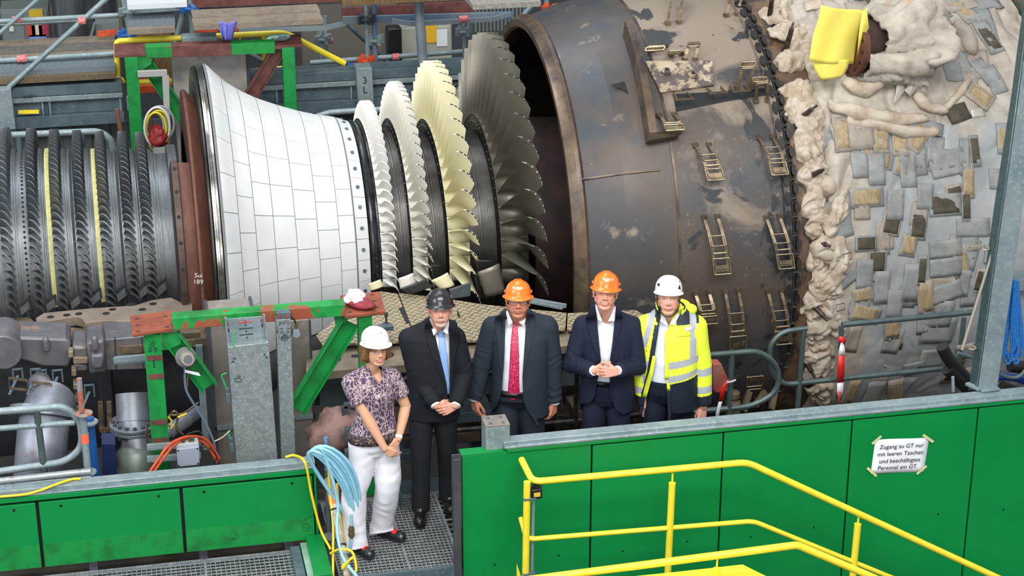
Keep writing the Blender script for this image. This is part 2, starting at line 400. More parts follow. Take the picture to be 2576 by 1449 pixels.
# ================================================================ exhaust casing (right of the rotor)
def heat_extra(N,L,mp,cur,mix,rng,nz,b):
    # scorched patches: beige scale on the hot zone, blue-black bloom, rust; stains of the steel, plus some shade painted into the dark lower part
    sx=N.new('ShaderNodeSeparateXYZ'); tc=N.new('ShaderNodeTexCoord'); L.new(tc.outputs['Object'],sx.inputs[0])
    n=N.new('ShaderNodeTexNoise'); n.inputs['Scale'].default_value=1.6; n.inputs['Detail'].default_value=8; n.inputs['Roughness'].default_value=.6; n.inputs['Distortion'].default_value=.5; L.new(mp.outputs[0],n.inputs['Vector'])
    def ma(op,a,c):
        m=N.new('ShaderNodeMath'); m.operation=op
        for i,v in enumerate((a,c)):
            if isinstance(v,(int,float)): m.inputs[i].default_value=v
            else: L.new(v,m.inputs[i])
        return m.outputs[0]
    # beige scale mostly high on the casing (z) and right of the seam (x)
    k=ma('ADD',ma('MULTIPLY',sx.outputs['Z'],.16),ma('MULTIPLY',sx.outputs['X'],.05))
    f=rng(ma('ADD',n.outputs['Fac'],k),.98,1.10)
    cur=mix(f,cur,srgb('#85786a'))
    n2=nz(4.5,7); cur=mix(rng(ma('ADD',n2,ma('MULTIPLY',sx.outputs['Z'],-.10)),.40,.50),cur,srgb('#383b3f'))  # slate mill scale, denser low down, partly shade worked into the colour
    n3=nz(9,6); cur=mix(rng(ma('ADD',n3,ma('MULTIPLY',sx.outputs['X'],.03)),.68,.76),cur,srgb('#8e6b4d'))
    n4=N.new('ShaderNodeTexNoise'); n4.inputs['Scale'].default_value=2.3; n4.inputs['Detail'].default_value=3; n4.inputs['Distortion'].default_value=1.2; L.new(mp.outputs[0],n4.inputs['Vector'])
    cur=mix(rng(n4.outputs['Fac'],.60,.635),cur,srgb('#2c2d30'))
    cur=mix(rng(nz(17,5),.62,.72),cur,srgb('#7a6450'))
    cur=mix(rng(nz(30,5),.68,.76),cur,srgb('#a89a86'))
    return cur
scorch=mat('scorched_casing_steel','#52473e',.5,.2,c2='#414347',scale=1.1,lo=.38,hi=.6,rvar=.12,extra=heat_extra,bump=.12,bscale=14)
cone_st=mat('heat_tinted_cone_steel','#574b41',.48,.25,c2='#403f41',scale=1.0,lo=.3,hi=.6,c3='#393e45',scale3=1.6,lo3=.5,hi3=.62,rvar=.1,
  extra=lambda N,L,mp,cur,mix,rng,nz,b: mix(rng(nz(5,8),.62,.74),cur,srgb('#84776a')))
rim_st=mat('casing_rim_steel','#75634f',.35,.5,c2='#433a38',scale=5,lo=.35,hi=.65)
inner_st=mat('casing_lining_steel','#3a2723',.6,.3,c2='#241b1a',scale=4)
casing=empty('exhaust_casing',(3.0,Y0,Z0-2.1),'huge heat-stained brown steel casing open towards the bladed rotor','casing')
OC=[(1.60,1.868),(1.65,1.895),(1.70,1.885),(1.78,1.91),(2.0,1.99),(2.2,2.028),(2.42,2.045),(2.44,2.048),(2.9,2.07),(3.33,2.09)]
INS=[(3.60,2.11),(3.75,2.16),(4.0,2.185),(4.5,2.20),(5.0,2.20),(5.55,2.19),(5.75,2.15)]
def prof_r(x,T):
    if x<=T[0][0]: return T[0][1]
    for (a,ra),(b,rb) in zip(T,T[1:]):
        if x<=b: return ra+(rb-ra)*(x-a)/(b-a)
    return T[-1][1]
def casR(x): return prof_r(x,OC+[(3.45,2.1)]+INS)
def oncyl(px,py,off=0.,T=None):
    "where a sight line meets the casing surface: (x, theta degrees)"
    v=ray(px,py).normalized(); t=10.; Rf=(lambda x: prof_r(x,T)) if T else casR
    last=None
    for i in range(4000):
        q=CAM+v*t; r=math.hypot(q.y-Y0,q.z-Z0)-Rf(q.x)-off
        if r<=0: break
        t+=max(.002,r*.4)
    return q.x,math.degrees(math.atan2(-(q.y-Y0),q.z-Z0))
def cyl_frame(x,th,off=0.):
    t=math.radians(th); n=Vector((0,-math.sin(t),math.cos(t))); p=Vector((x,Y0,Z0))+n*(casR(x)+off)
    dn=Vector((0,-math.cos(t),-math.sin(t)))     # down the surface
    return p,Vector((1,0,0)),dn,n
m=MB(); m.lathe(OC[4:7],seg=160); co=m.build('casing_shell',cone_st,casing,smooth=1.2)
m=MB(); m.lathe(OC[2:5],seg=160); m.build('casing_cone',cone_st,casing,smooth=1.2)
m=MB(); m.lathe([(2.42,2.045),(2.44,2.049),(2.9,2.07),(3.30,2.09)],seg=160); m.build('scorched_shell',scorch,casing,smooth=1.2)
m=MB(); m.lathe([(2.405,2.040),(2.41,2.05),(2.43,2.05),(2.435,2.04)],-100,130,seg=120); m.build('weld_seam',rim_st,casing)
m=MB(); m.lathe([(1.70,1.78),(1.60,1.78),(1.575,1.80),(1.572,1.862),(1.60,1.875),(1.64,1.905),(1.675,1.905),(1.70,1.885)],seg=180); m.build('casing_rim',rim_st,casing)
m=MB(); m.lathe([(1.70,1.78),(2.2,1.80),(3.3,1.78),(3.8,1.2),(3.8,.1)],seg=100); m.build('inner_lining',inner_st,casing)
m=MB(); m.lathe([(1.45,.3),(1.45,.97),(1.7,.98),(3.8,.85)],seg=80); m.build('inner_hub',inner_st,casing)
# horizontal split rib
for th in(84,):
    pass
p0=oncyl(1452,452);p1=oncyl(1660,428)
m=MB(); m.tube([cyl_frame(*( (p0[0]+(p1[0]-p0[0])*k/6),(p0[1]+(p1[1]-p0[1])*k/6) ),.004)[0] for k in range(7)],.009,8); m.build('weld_seam',rim_st,casing)
# bolted ring between casing and insulation
brass=mat('tarnished_clamp_steel','#8a7a62',.38,.7,c2='#5d5041',scale=16,lo=.35,hi=.65)
brass_b=mat('bare_clamp_wire','#b0a184',.3,.8,c2='#8c7d64',scale=20)
bolt_dk=mat('blued_bolt_steel','#35322f',.5,.4,c2='#242424',scale=20)
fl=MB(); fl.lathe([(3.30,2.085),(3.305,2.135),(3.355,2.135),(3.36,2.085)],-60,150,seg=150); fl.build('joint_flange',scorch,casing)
band=MB(); band.lathe([(3.36,2.09),(3.42,2.10),(3.75,2.11)],-80,150,seg=120); band.build('scorched_band',mat('rusty_band_steel','#5b4a3f',.55,.3,c2='#7a6044',scale=6,lo=.4,hi=.62,c3='#35322f',scale3=5,lo3=.5,hi3=.6),casing,smooth=1.2)
gapr=MB(); gapr.lathe([(3.358,2.09),(3.36,2.138),(3.375,2.138),(3.377,2.09)],-60,150,seg=150); gapr.build('joint_gap',dark,casing)
fb=None
for k in range(46):
    th=-52+k*4.15
    bm_=MB(); p,ax,dn,n=cyl_frame(3.33,th)
    # scalloped lug and bolt head
    pts=[]
    for j in range(10):
        a=2*PI*j/10; pts.append(p+ax*(.026*math.cos(a))+dn*(.060*math.sin(a))+n*.02)
    bm_.prism(pts,n*.04)
    bm_.cyl(p+ax*.01+n*.035,p+ax*.075+n*.03,.020,seg=6)
    bm_.build('flange_bolt',bolt_dk,casing,smooth=.5)
    if k%1==0 and 8<k<38:
        bm_=MB(); p,ax,dn,n=cyl_frame(3.405,th+2.07); pts=[p+ax*(.022*math.cos(2*PI*j/10))+dn*(.05*math.sin(2*PI*j/10))+n*.01 for j in range(10)]; bm_.prism(pts,n*.04); bm_.build('flange_lug',bolt_dk,casing,smooth=.5)
# ladder shaped insulation clamps
def clamp(px,py,px2,py2,h=.09,legs=True,rungs=3,w=.115):
    "two bent strips and wire frames running from (px,py) to (px2,py2) down the casing"
    x0,t0=oncyl(px,py); x1,t1=oncyl(px2,py2)
    root=None; mb=MB()
    n=4; left=[];right=[]
    for k in range(n+1):
        s=k/n; x=x0+(x1-x0)*s; th=t0+(t1-t0)*s
        hh=h*min(1,s*2.2+.04) 
        for sgn,lst in((-1,left),(1,right)):
            p,ax,dn,nn=cyl_frame(x,th,.006+hh); lst.append(p+ax*sgn*w/2)
    p,ax,dn,nn=cyl_frame((x0+x1)/2,(t0+t1)/2)
    for lst in(left,right):
        for a,b in zip(lst,lst[1:]): mb.bar(a,b,.026,.006,nn)
    top=[cyl_frame(x0,t0,0)[0]+ax*sg*w/2 for sg in(-1,1)]
    for a in top: mb.cbox(a+nn*.01,(.045,.035,.03))
    a_,b_=left[-1].lerp(left[-2],.25),right[-1].lerp(right[-2],.25); mb.bar(a_,b_,.012,.012,nn)
    root=mb.build('insulation_clamp',brass,casing,smooth=.3)
    wb=MB()
    def rect(s0,s1,ww,r=.005):
        q=[]
        for s,sg in((s0,-1),(s0,1),(s1,1),(s1,-1)):
            i=s*n; a=int(min(i,n-1)); f=i-a; pl=left[a].lerp(left[a+1],f); pr_=right[a].lerp(right[a+1],f); mid=(pl+pr_)/2
            q.append(mid+ax*sg*ww/2+nn*.012)
        for a,b in zip(q,q[1:]+q[:1]): wb.cyl(a,b,r,seg=6)
    if rungs>=3: rect(.33,.50,w*1.0)
    if rungs>=2: rect(.72,1.0,w*1.22,.0065)
    rect(.62,.63,w)
    wb.build('wire_frame',brass_b,root)
    pb=MB(); a=left[-1].lerp(left[-2],.5);b=right[-1].lerp(right[-2],.5); pb.bar(a+nn*.008,b+nn*.008,.035,.006,nn); pb.build('cross_strip',brass,root)
for c in [(1765,365,1793,458),(1925,345,1953,445),(1787,545,1808,682),(1943,545,1968,668),(1840,730,1847,865),(1947,730,1962,848),(1765,735,1775,800)]:
    clamp(*c)
for c in [(1693,60,1706,8),(1840,40,1860,2),(1868,222,1873,182),(1915,255,1900,218)]: clamp(*c,rungs=2,h=.12,w=.10)
for c in [(1655,118,1642,146),(1676,290,1692,338)]: clamp(*c,rungs=2,h=.07,w=.13)
for c in [(1700,138,1690,152),(1735,152,1742,125)]: clamp(*c,rungs=1,h=.07,w=.09)
for c in [(1885,1000,1890,925)]: clamp(*c,rungs=2,h=.09)
# slit opening with brackets
slit=[(1693,238),(1865,228),(1930,222),(1930,240),(1830,255),(1700,282)]
def patch(px_pts,off,mb=None,T=None):
    mb=mb or MB(); pts=[cyl_frame(*oncyl(*q,T=T),off)[0] for q in px_pts]; mb.add(pts,[tuple(range(len(pts)))]); return mb
patch(slit,.006).build('service_opening',dark,casing)
for (a,b) in((1715,265),(1800,250),(1858,245),(1905,232)):
    x,t=oncyl(a,b); p,ax,dn,n=cyl_frame(x,t)
    mb=MB()
    for sg in(-1,1): mb.bar(p+ax*sg*.06-dn*.10+n*.02,p+ax*sg*.06+n*.10,.028,.008,ax)
    mb.bar(p-ax*.08+n*.10,p+ax*.08+n*.10,.012,.012)
    mb.build('opening_bracket',brass,casing,smooth=.3)
# bolted pad with two hexagon plugs
pad_m=mat('flaking_scale_plate','#5d5350',.5,.3,c2='#a3937c',scale=9,lo=.5,hi=.56,c3='#b8a991',scale3=5,lo3=.53,hi3=.58)
pads=[(1622,160),(1790,158),(1795,218),(1660,238)]
pts=[]
mb=MB(); lo=[cyl_frame(*oncyl(*q),.0)[0] for q in pads]; hi=[cyl_frame(*oncyl(*q),.03)[0] for q in pads]
mb.hexa(lo+hi); mb.build('plug_pad',pad_m,casing,smooth=.3)
for (a,b) in((1675,184),(1741,193)):
    x,t=oncyl(a,b); p,ax,dn,n=cyl_frame(x,t,.03)
    mb=MB(); mb.cyl(p-n*.01,p+n*.012,.045,seg=24); mb.cyl(p,p+n*.02,.032,seg=24); mb.cm=1; mb.cyl(p+n*.02,p+n*.0215,.02,seg=6); mb.build('hexagon_plug',[pad_m,dark],casing)
# raised plate with bevelled edge, standing off the cone (lug plate)
pl0=[(1578,85),(1640,362)]
xa,ta=oncyl(1572,92); xb,tb=oncyl(1628,352)
mb=MB(); 
strip=[]
for k in range(9):
    s=k/8; x=xa+(xb-xa)*s+.0; th=ta+(tb-ta)*s; strip.append((x,th))
a=[];b=[];c=[];d_=[]
for x,th in strip:
    p,ax,dn,n=cyl_frame(x,th); a.append(p-n*.02-ax*.02); b.append(p+n*.16-ax*.02); c.append(p+n*.16+ax*.045); d_.append(p-n*.02+ax*.045)
rows=[[a[i],b[i],c[i],d_[i]] for i in range(9)]
mb.loft(rows); mb.build('standing_lug_plate',rim_st,casing,smooth=.4)
mb=MB(); p0,ax,dn,n=cyl_frame(strip[-1][0],strip[-1][1]); mb.add([p0-n*.02-ax*.02,p0+n*.16-ax*.02,p0+n*.16+ax*.26,p0-n*.02+ax*.26,p0-n*.02-ax*.02+dn*.03,p0+n*.12-ax*.02+dn*.05,p0+n*.12+ax*.24+dn*.02,p0-n*.02+ax*.24+dn*.02],[(0,1,2,3),(7,6,5,4),(0,4,5,1),(1,5,6,2),(2,6,7,3),(3,7,4,0)]); mb.build('lug_foot',rim_st,casing,smooth=.4)
# dark notch wedge left of the lug
x,t=oncyl(1560,215); p,ax,dn,n=cyl_frame(x,t)
mb=MB(); mb.add([p-ax*.09+n*.012,p+ax*.04-dn*.03+n*.012,p+ax*.05+dn*.10+n*.012,p-ax*.0+dn*.05+n*.012],[(0,1,2,3)]); mb.build('drain_notch',dark,casing)

# ================================================================ insulation mattress
def ins_extra(N,L,mp,cur,mix,rng,nz,b):
    tc=N.new('ShaderNodeTexCoord'); sx=N.new('ShaderNodeSeparateXYZ'); L.new(tc.outputs['Object'],sx.inputs[0])
    # undyed glass cloth near the joint and high up, silver grey coated cloth elsewhere
    def ma(op,a_,c_):
        m_=N.new('ShaderNodeMath'); m_.operation=op
        for i_,v_ in enumerate((a_,c_)):
            if isinstance(v_,(int,float)): m_.inputs[i_].default_value=v_
            else: L.new(v_,m_.inputs[i_])
        return m_.outputs[0]
    e=ma('MAXIMUM',ma('MULTIPLY',ma('ADD',sx.outputs['X'],.55),-2.2),ma('ADD',ma('MULTIPLY',sx.outputs['Z'],.9),-3.05))
    f=rng(ma('ADD',e,ma('MULTIPLY',ma('ADD',nz(2.2,4),-.5),.8)),-.03,.12)
    beige=mix(rng(nz(6,5),.42,.68),srgb('#a59e92'),srgb('#8d8176'))
    return mix(f,cur,beige)
ins_m=mat('insulation_cloth','#9a9d9d',.5,0,c2='#868a8a',scale=3,lo=.35,hi=.65,rvar=.08,extra=ins_extra,bump=.25,bscale=9,sub=0)
strap_m=mat('grey_hook_and_loop_strap','#8a8d8c',.7,0,c2='#757876',scale=9,lo=.35,hi=.65,c3='#9a948a',scale3=5,lo3=.55,hi3=.7,bump=.25,bscale=120)
strap_tan=mat('tan_strap_tape','#9c8c6e',.7,0,c2='#8a7858',scale=40,lo=.4,hi=.6,stretch=(1,1,.1))
strap_dk=mat('dark_hook_tape','#4b4637',.8,0,c2='#3a3528',scale=12)
strap_warm=mat('stained_grey_strap','#9b9288',.7,0,c2='#8a7f73',scale=9,lo=.35,hi=.65,bump=.25,bscale=120)
lump_m=mat('glass_cloth_pillow','#b3a898',.75,0,c2='#9a8873',scale=7,lo=.42,hi=.66,c3='#9c8468',scale3=9,lo3=.66,hi3=.76,bump=.5,bscale=16)
mattress=empty('insulation_mattress',(4.6,Y0,Z0-2.2),'quilted grey and beige insulation mattress wrapped round the right end of the casing','insulation mattress')
def qn(x,y,z): return noise.noise(Vector((x,y,z)))
rows=[]
NX,NT=190,330
for j in range(NT+1):
    th=-70+215*j/NT; row=[]
    for i in range(NX+1):
        x=3.66+2.12*i/NX; R=prof_r(x,INS)
        a=abs(qn(x*2.1,th*.06,3.1)); b=abs(qn(x*4.5,th*.13,7.7)); c=qn(x*1.1,th*.035,1.2)
        # sharp creases between puffed panels
        h=.04*c+.034*min(1,a*7)+.022*min(1,b*6)-.035
        q_=axis_pt(x,R,th); up_=max(.35,min(1,(q_.z-1.2)/1.0+max(0,(4.15-x)*1.2))); h=.04*c+.012+(h-.04*c-.012)*up_*.75
        edge=min(1,(x-3.66)/.12); h=h*edge-.09*(1-edge)**2
        lump=max(0,qn(th*.12,x*3.0,11.))*.10*max(0,1-(x-3.66)/.5)
        upr=max(0,1-((x-4.35)/.55)**2)*max(0,1-((th-22)/26)**2)*.10
        row.append(axis_pt(x,R+h+lump+upr,th))
    rows.append(row)
m=MB(); m.grid(rows); ins=m.build('mattress_cover',ins_m,mattress,smooth=1.0)
# BVH of the cover for placing the straps on it
ins_bvh=BVHTree.FromPolygons([v for v in m.v],m.f)
def onins(px,py):
    v=ray(px,py).normalized(); h=ins_bvh.ray_cast(CAM,v)
    if h[0] is None:
        x,t=oncyl(px,py); p,ax,dn,n=cyl_frame(x,t); return p,n
    n=h[1]; n=n if n.dot(v)<0 else -n
    return h[0],n
def strap(px,py,wpx_,hpx_,ang,m,tapem=None,name='fabric_strap',lift=.012,parent=mattress,thick=.006,bend=.0):
    "flat cloth flap, size given in photo pixels at its depth, ang clockwise degrees in the surface"
    wpx,hpx=wpx_*1.12,hpx_*1.12
    p,n=onins(px,py); n=(n+Vector((0,-.6,.35))).normalized()
    # average normal from cylinder for stability
    x,t=p.x,math.degrees(math.atan2(-(p.y-Y0),p.z-Z0)); tt=math.radians(t); nc=Vector((0,-math.sin(tt),math.cos(tt))); n=(nc*2+n).normalized()
    ax=Vector((1,0,0)); ax=(ax-n*ax.dot(n)).normalized(); dn=n.cross(ax); 
    if dn.z>0: dn=-dn
    a=math.radians(ang); u=ax*math.cos(a)+dn*math.sin(a); v=dn*math.cos(a)-ax*math.sin(a)
    dist=(p-CAM).length; sx_=wpx*dist/FPX; vv=(CAM-p).normalized(); fo=max(.35,vv.dot(nc)); 
    if abs(ang)%180<45 or abs(ang)%180>135: sw,sh=sx_,hpx*dist/FPX/fo
    else: sw,sh=sx_/fo,hpx*dist/FPX
    rows=[];N_=5
    for j in range(N_+1):
        r=[]
        for i in range(N_+1):
            a_=(i/N_-.5)*sw; b_=(j/N_-.5)*sh
            q=p+u*a_+v*b_
            hh=ins_bvh.find_nearest(q)
            base=q
            if hh[0] is not None:
                d=(hh[0]-q).dot(n); base=q+n*max(-.03,min(.05,d))
            curl=bend*((j/N_)**2)
            r.append(base+n*(lift+curl+.004*qn(q.x*9,q.y*9,q.z*9)))
        rows.append(r)
    mb=MB(); mb.grid(rows); o=mb.build(name,m,parent,smooth=1,solid=thick)
    if tapem is not None:
        mb=MB(); rr=[[rows[j][i].lerp((rows[2][2]+rows[3][3])/2,.22)+n*.0045 for i in range(N_+1)] for j in range(N_+1)]
        mb.grid(rr); mb.build('tape_strip',tapem,o,smooth=1,solid=.001)
    return o
S_=strap_m;W_=strap_warm
STR=[ # px,py,w,h,ang,mat,tape
(2118,338,36,72,2,W_,strap_tan),(2165,335,60,65,0,W_,None),(2215,343,38,68,5,W_,strap_tan),(2265,355,38,62,8,W_,strap_tan),(2310,345,40,62,40,W_,strap_tan),(2330,318,80,26,18,S_,None),
(2065,350,50,44,-8,S_,None),(2450,380,22,62,0,S_,strap_dk),(2435,455,26,70,3,W_,strap_tan),(2385,400,75,36,-8,S_,None),(2380,425,74,30,-8,S_,None),
(2163,415,38,52,0,S_,None),(2205,425,38,66,4,S_,None),(2283,430,36,66,2,S_,None),(2425,395,22,74,5,S_,None),
(2095,530,78,34,5,S_,None),(2180,497,80,40,0,S_,strap_tan),(2168,530,36,36,2,W_,None),(2252,515,38,62,6,S_,None),(2327,494,38,52,6,S_,None),(2378,515,78,44,0,S_,strap_dk),(2430,520,20,60,3,S_,strap_dk),
(2103,577,72,42,-14,S_,None),(2178,612,50,32,0,S_,strap_dk),(2448,572,76,36,2,S_,None),(2378,625,76,34,-3,S_,None),(2378,672,74,36,-3,S_,None),(2318,680,20,60,3,S_,strap_dk),
(2173,690,38,60,0,S_,None),(2120,705,60,32,-38,S_,None),(2168,742,46,28,-8,W_,strap_tan),(2217,722,36,64,2,S_,None),(2291,710,36,72,3,S_,None),(2380,735,78,34,-16,S_,None),(2425,712,22,52,4,S_,None),
(2250,765,36,56,2,S_,None),(2328,750,38,68,-8,W_,strap_tan),(2175,787,74,32,16,S_,strap_tan),(2358,790,70,52,4,S_,None),(2160,770,46,30,10,S_,None),
(2360,830,78,50,6,S_,None),(2320,815,26,34,0,S_,None),(2345,900,66,36,4,S_,None),(2300,925,50,24,-12,S_,None),
(2075,865,36,52,-12,lump_m,None),(2085,770,32,28,-30,lump_m,None),(2140,985,30,55,4,W_,strap_tan),(2250,985,34,50,-12,W_,strap_tan),(2195,990,40,46,0,S_,None),(2180,310,60,30,5,W_,None),
(2410,285,50,34,-15,strap_dk,None),(2463,245,62,36,42,W_,strap_tan),(2476,180,36,52,-22,S_,None),(2500,200,36,56,-12,S_,None),(2485,95,36,60,-12,S_,strap_dk),
(2210,45,38,42,-8,W_,None),(2270,20,42,46,-18,W_,None),(2340,15,36,48,-20,W_,None),(2385,8,40,38,-14,W_,None),(2250,155,26,56,-10,W_,None),(2300,180,24,52,6,W_,None),(2285,90,34,18,12,W_,None),
(2435,8,36,24,-14,W_,None),(2160,25,50,30,-4,W_,None),(2045,15,36,18,8,lump_m,None),
(2520,350,26,60,5,S_,strap_tan),(2505,450,30,40,5,S_,None),(2495,640,36,34,3,S_,None),
]
for s_ in STR:
    o=strap(*s_[:6],tapem=s_[6])
random.seed(11)
for (x0_,x1_,y0_,y1_,k_,a0_) in((2160,2470,0,70,20,-12),(2290,2490,60,200,14,10),(2150,2440,330,420,8,2),(2140,2470,440,760,18,2),(2120,2470,780,990,10,0)):
    for k in range(k_):
        a_,b_=random.uniform(x0_,x1_),random.uniform(y0_,y1_); o_=random.random()<.3
        strap(a_,b_,random.uniform(30,44) if not o_ else random.uniform(60,80),random.uniform(46,68) if not o_ else random.uniform(28,36),a0_+random.uniform(-16,16),random.choice([S_,S_,W_]),tapem=random.choice([None,None,None,strap_tan,strap_dk]),lift=.006)
# metal snap buttons and plates on the cloth
for (a,b) in((2297,550),(2302,505),(2440,549),(2340,640),(2448,648),(2238,855),(2339,851),(2227,921),(2190,398)):
    p,n=onins(a,b); mb=MB(); mb.sphere(p+n*.004,.012,10,6); mb.build('snap_button',chrome,mattress)
for (a,b,w_,h_,an) in((2252,870,32,14,0),(2285,605,30,17,0),(2158,283,33,15,3),(2460,283,33,18,-5)):
    strap(a,b,w_,h_,an,brass if b>800 else mat('plate_tag','#aaa79c',.5,.3),name='rating_plate',thick=.002,lift=.006)
# pillow-like lumps along the left edge
LUMPS=[(1960,40,70,60),(1995,85,90,60),(2010,130,70,60),(1990,160,80,50),(1968,20,60,30),(2060,175,60,60),(2015,235,85,70),(2000,280,55,50),(2035,300,70,70),(2040,360,65,70),(2035,395,60,55),(2045,440,60,60),(2058,470,55,50),(2050,520,60,70),(2058,575,60,60),(2080,620,70,60),(2055,665,50,60),(2068,720,60,80),(2060,765,70,70),(2062,820,55,80),(2050,880,60,80),(2060,930,60,70),(2060,985,60,70),(2085,155,55,40),(2100,120,50,50),(2110,655,40,90),(2092,715,50,60),(2095,800,40,90),(2105,540,40,90)]
for i,(a,b,w_,h_) in enumerate(LUMPS):
    x,t=oncyl(a,b); p,ax,dn,n=cyl_frame(x,t,.02); dist=(p-CAM).length
    mb=MB(); sx_=w_*dist/FPX*.56; sz_=h_*dist/FPX*.58
    rot=Matrix((ax,dn,n)).transposed(); ra=random.uniform(-.5,.5); rot=rot@Matrix.Rotation(ra,3,'Z')
    mb.sphere(p,1,46,28,(sx_*1.12,sz_*1.12,.055),rot)
    v2=[]
    for q in mb.v:
        d_=q-p; k=1+.42*noise.noise(q*7+Vector((i,0,0)))+.2*noise.noise(q*16); e=rot.transposed()@d_
        cr=.02*noise.noise(Vector((e.x*14,e.y*14,i*3.1)))-.045*(1-min(1,abs(noise.noise(Vector((e.x*6,e.y*6,i*3.1))))*7))-.02*(1-min(1,abs(noise.noise(Vector((e.x*13,e.y*13,i*1.7))))*6))
        v2.append(p+d_*k+n*cr)
    mb.v=v2; mb.build('cloth_pillow',lump_m,mattress,smooth=3)
# folded hood round the nozzle
noz=onins(2165,150)[0]
# ================================================================ walkway, parapets, deck
def pl(pts,**k): return [P(a,b,**k) for a,b in pts]
def plate(pts,vec,name,m,parent=None,bevel=0,smooth=.5,**k):
    mb=MB(); mb.prism(pl(pts,**k),vec); return mb.build(name,m,parent,bevel=bevel,smooth=smooth)
def struct(o): o['kind']='structure'; return o
def weave(N,L,mp,cur,mix,rng,nz,b):
    ck=N.new('ShaderNodeTexChecker'); ck.inputs['Scale'].default_value=1/.054; 
    r=N.new('ShaderNodeMapping'); r.inputs['Rotation'].default_value=(0,0,math.radians(45)); L.new(mp.outputs[0],r.inputs['Vector']); L.new(r.outputs[0],ck.inputs['Vector'])
    ws=[]
    for d in('X','Y'):
        w=N.new('ShaderNodeTexWave'); w.bands_direction=d; w.inputs['Scale'].default_value=5.8; L.new(r.outputs[0],w.inputs['Vector']); ws.append(w.outputs['Fac'])
    m=N.new('ShaderNodeMix'); L.new(ck.outputs['Fac'],m.inputs['Factor']); L.new(ws[0],m.inputs['A']); L.new(ws[1],m.inputs['B'])
    f=rng(m.outputs['Result'],.45,.75)
    bp=N.new('ShaderNodeBump'); bp.inputs['Strength'].default_value=.8; bp.inputs['Distance'].default_value=.004; L.new(f,bp.inputs['Height']); L.new(bp.outputs[0],b.inputs['Normal'])
    return mix(f,cur,srgb('#b3a78c'))
checker=mat('checker_plate','#756a58',.45,.35,c2='#93856c',scale=3,lo=.35,hi=.65,extra=weave)
flange_m=mat('scuffed_flange_steel','#9b8d78',.5,.35,c2='#786b5c',scale=5,lo=.35,hi=.65,c3='#5a4f46',scale3=14,lo3=.62,hi3=.7)
case_grey=mat('grey_casing_casting','#77757a',.45,.35,c2='#5c5d63',scale=3,lo=.35,hi=.65,c3='#8f7a66',scale3=5,lo3=.58,hi3=.7,rvar=.1)
case_dark=mat('dark_casing_steel','#50545a',.5,.25,c2='#393d42',scale=3,lo=.35,hi=.65,c3='#5d4b40',scale3=4,lo3=.6,hi3=.7)
case_blue=mat('blue_grey_casing_steel','#5d686b',.5,.25,c2='#485256',scale=4,c3='#6d4f45',scale3=9,lo3=.62,hi3=.7)
brown_flange=mat('brown_flange_face','#6f614f',.5,.35,c2='#54493d',scale=6,lo=.35,hi=.65,c3='#8a7752',scale3=5,lo3=.55,hi3=.68)
# -- ground and shell of the hall
m=MB(); m.box((-14,-14,-2.6),(16,16,-2.5)); struct(m.build('floor',mat('hall_floor','#2c2b29',.7,c2='#3a3833',scale=2)))
m=MB(); m.box((-14,13,-2.5),(16,13.2,9)); struct(m.build('wall_back',mat('hall_wall','#3b4042',.8,c2='#303436',scale=.6)))
m=MB(); m.box((-4,-.05,-.45),(-.75,1.35,-.36)); m.box((-.75,.52,-.45),(4.7,1.35,-.36)); struct(m.build('floor_machine_pit',mat('pit_floor','#35312c',.8,c2='#4a4033',scale=3)))
# -- grating: two walkway panels and the lower left ones
grate_m=mat('grating_steel','#b0b6b9',.4,.4,c2='#868d92',scale=20,lo=.35,hi=.65)
def grating(x0,x1,y0,y1,z,name,label,cat='grating',pitch=.031):
    mb=MB(); n=int(round((x1-x0)/pitch)); k=int(round((y1-y0)/(pitch*1.3)))
    for i in range(n+1):
        x=x0+(x1-x0)*i/n; mb.box((x-.0022,y0,z-.03),(x+.0022,y1,z))
    for j in range(k+1):
        y=y0+(y1-y0)*j/k; mb.box((x0,y-.0026,z-.012),(x1,y+.0026,z-.001))
    for a,b,c,d in((x0,y0,x1,y0+.005),(x0,y1-.005,x1,y1),(x0,y0,x0+.005,y1),(x1-.005,y0,x1,y1)): mb.box((a,b,z-.035),(c,d,z+.002))
    return tag(mb.build(name,grate_m,smooth=.3),label,cat,'steel gratings of the walkway')
grating(-.70,-.20,-.70,.44,0,'floor_grating','steel grating under the woman in white trousers, left half')
grating(-.195,.17,-.70,.44,0,'floor_grating','steel grating under the black shoes, beside the green wall end')
for (a,b,l) in((.175,1.15,'behind the green wall left end'),(1.155,2.3,'behind the middle of the green wall'),(2.305,4.6,'behind the right part of the green wall')):
    grating(a,b,-.62,.44,0,'floor_grating','steel walkway grating hidden '+l,pitch=.06)
grating(-3.3,-1.62,-1.6,-.20,-.02,'floor_grating','steel grating below the green parapet at the lower left',pitch=.034)
grating(-1.615,-.99,-1.6,-.20,-.02,'floor_grating','smaller steel grating left of the two grey channels',pitch=.034)
m=MB()
for x in(-3.2,-2.4,-1.62,-1.0,-.2,.17,1.15,2.3,3.4,4.5): m.box((x-.03,-1.6 if x<-.9 else -.7,-.16),(x+.03,.5,-.04))
m.box((-3.4,.44,-.2),(4.7,.5,-.005)); tag(m.build('walkway_beam_frame',case_dark),'dark steel beams carrying the walkway gratings','beam')
kick=MB(); kick.box((-.115,.445,.0),(4.6,.455,.11)); kick.box((-.118,.22,0),(-.108,.455,.11)); tag(kick.build('kick_plate',galv_dark),'galvanised kick plate along the rear edge of the walkway grating','kick plate')
mb=MB(); mb.box((-.70,-.735,-.10),(.16,-.705,.004)); tag(mb.build('edge_channel',galv_dark),'galvanised edge strip at the front of the walkway grating','steel strip')
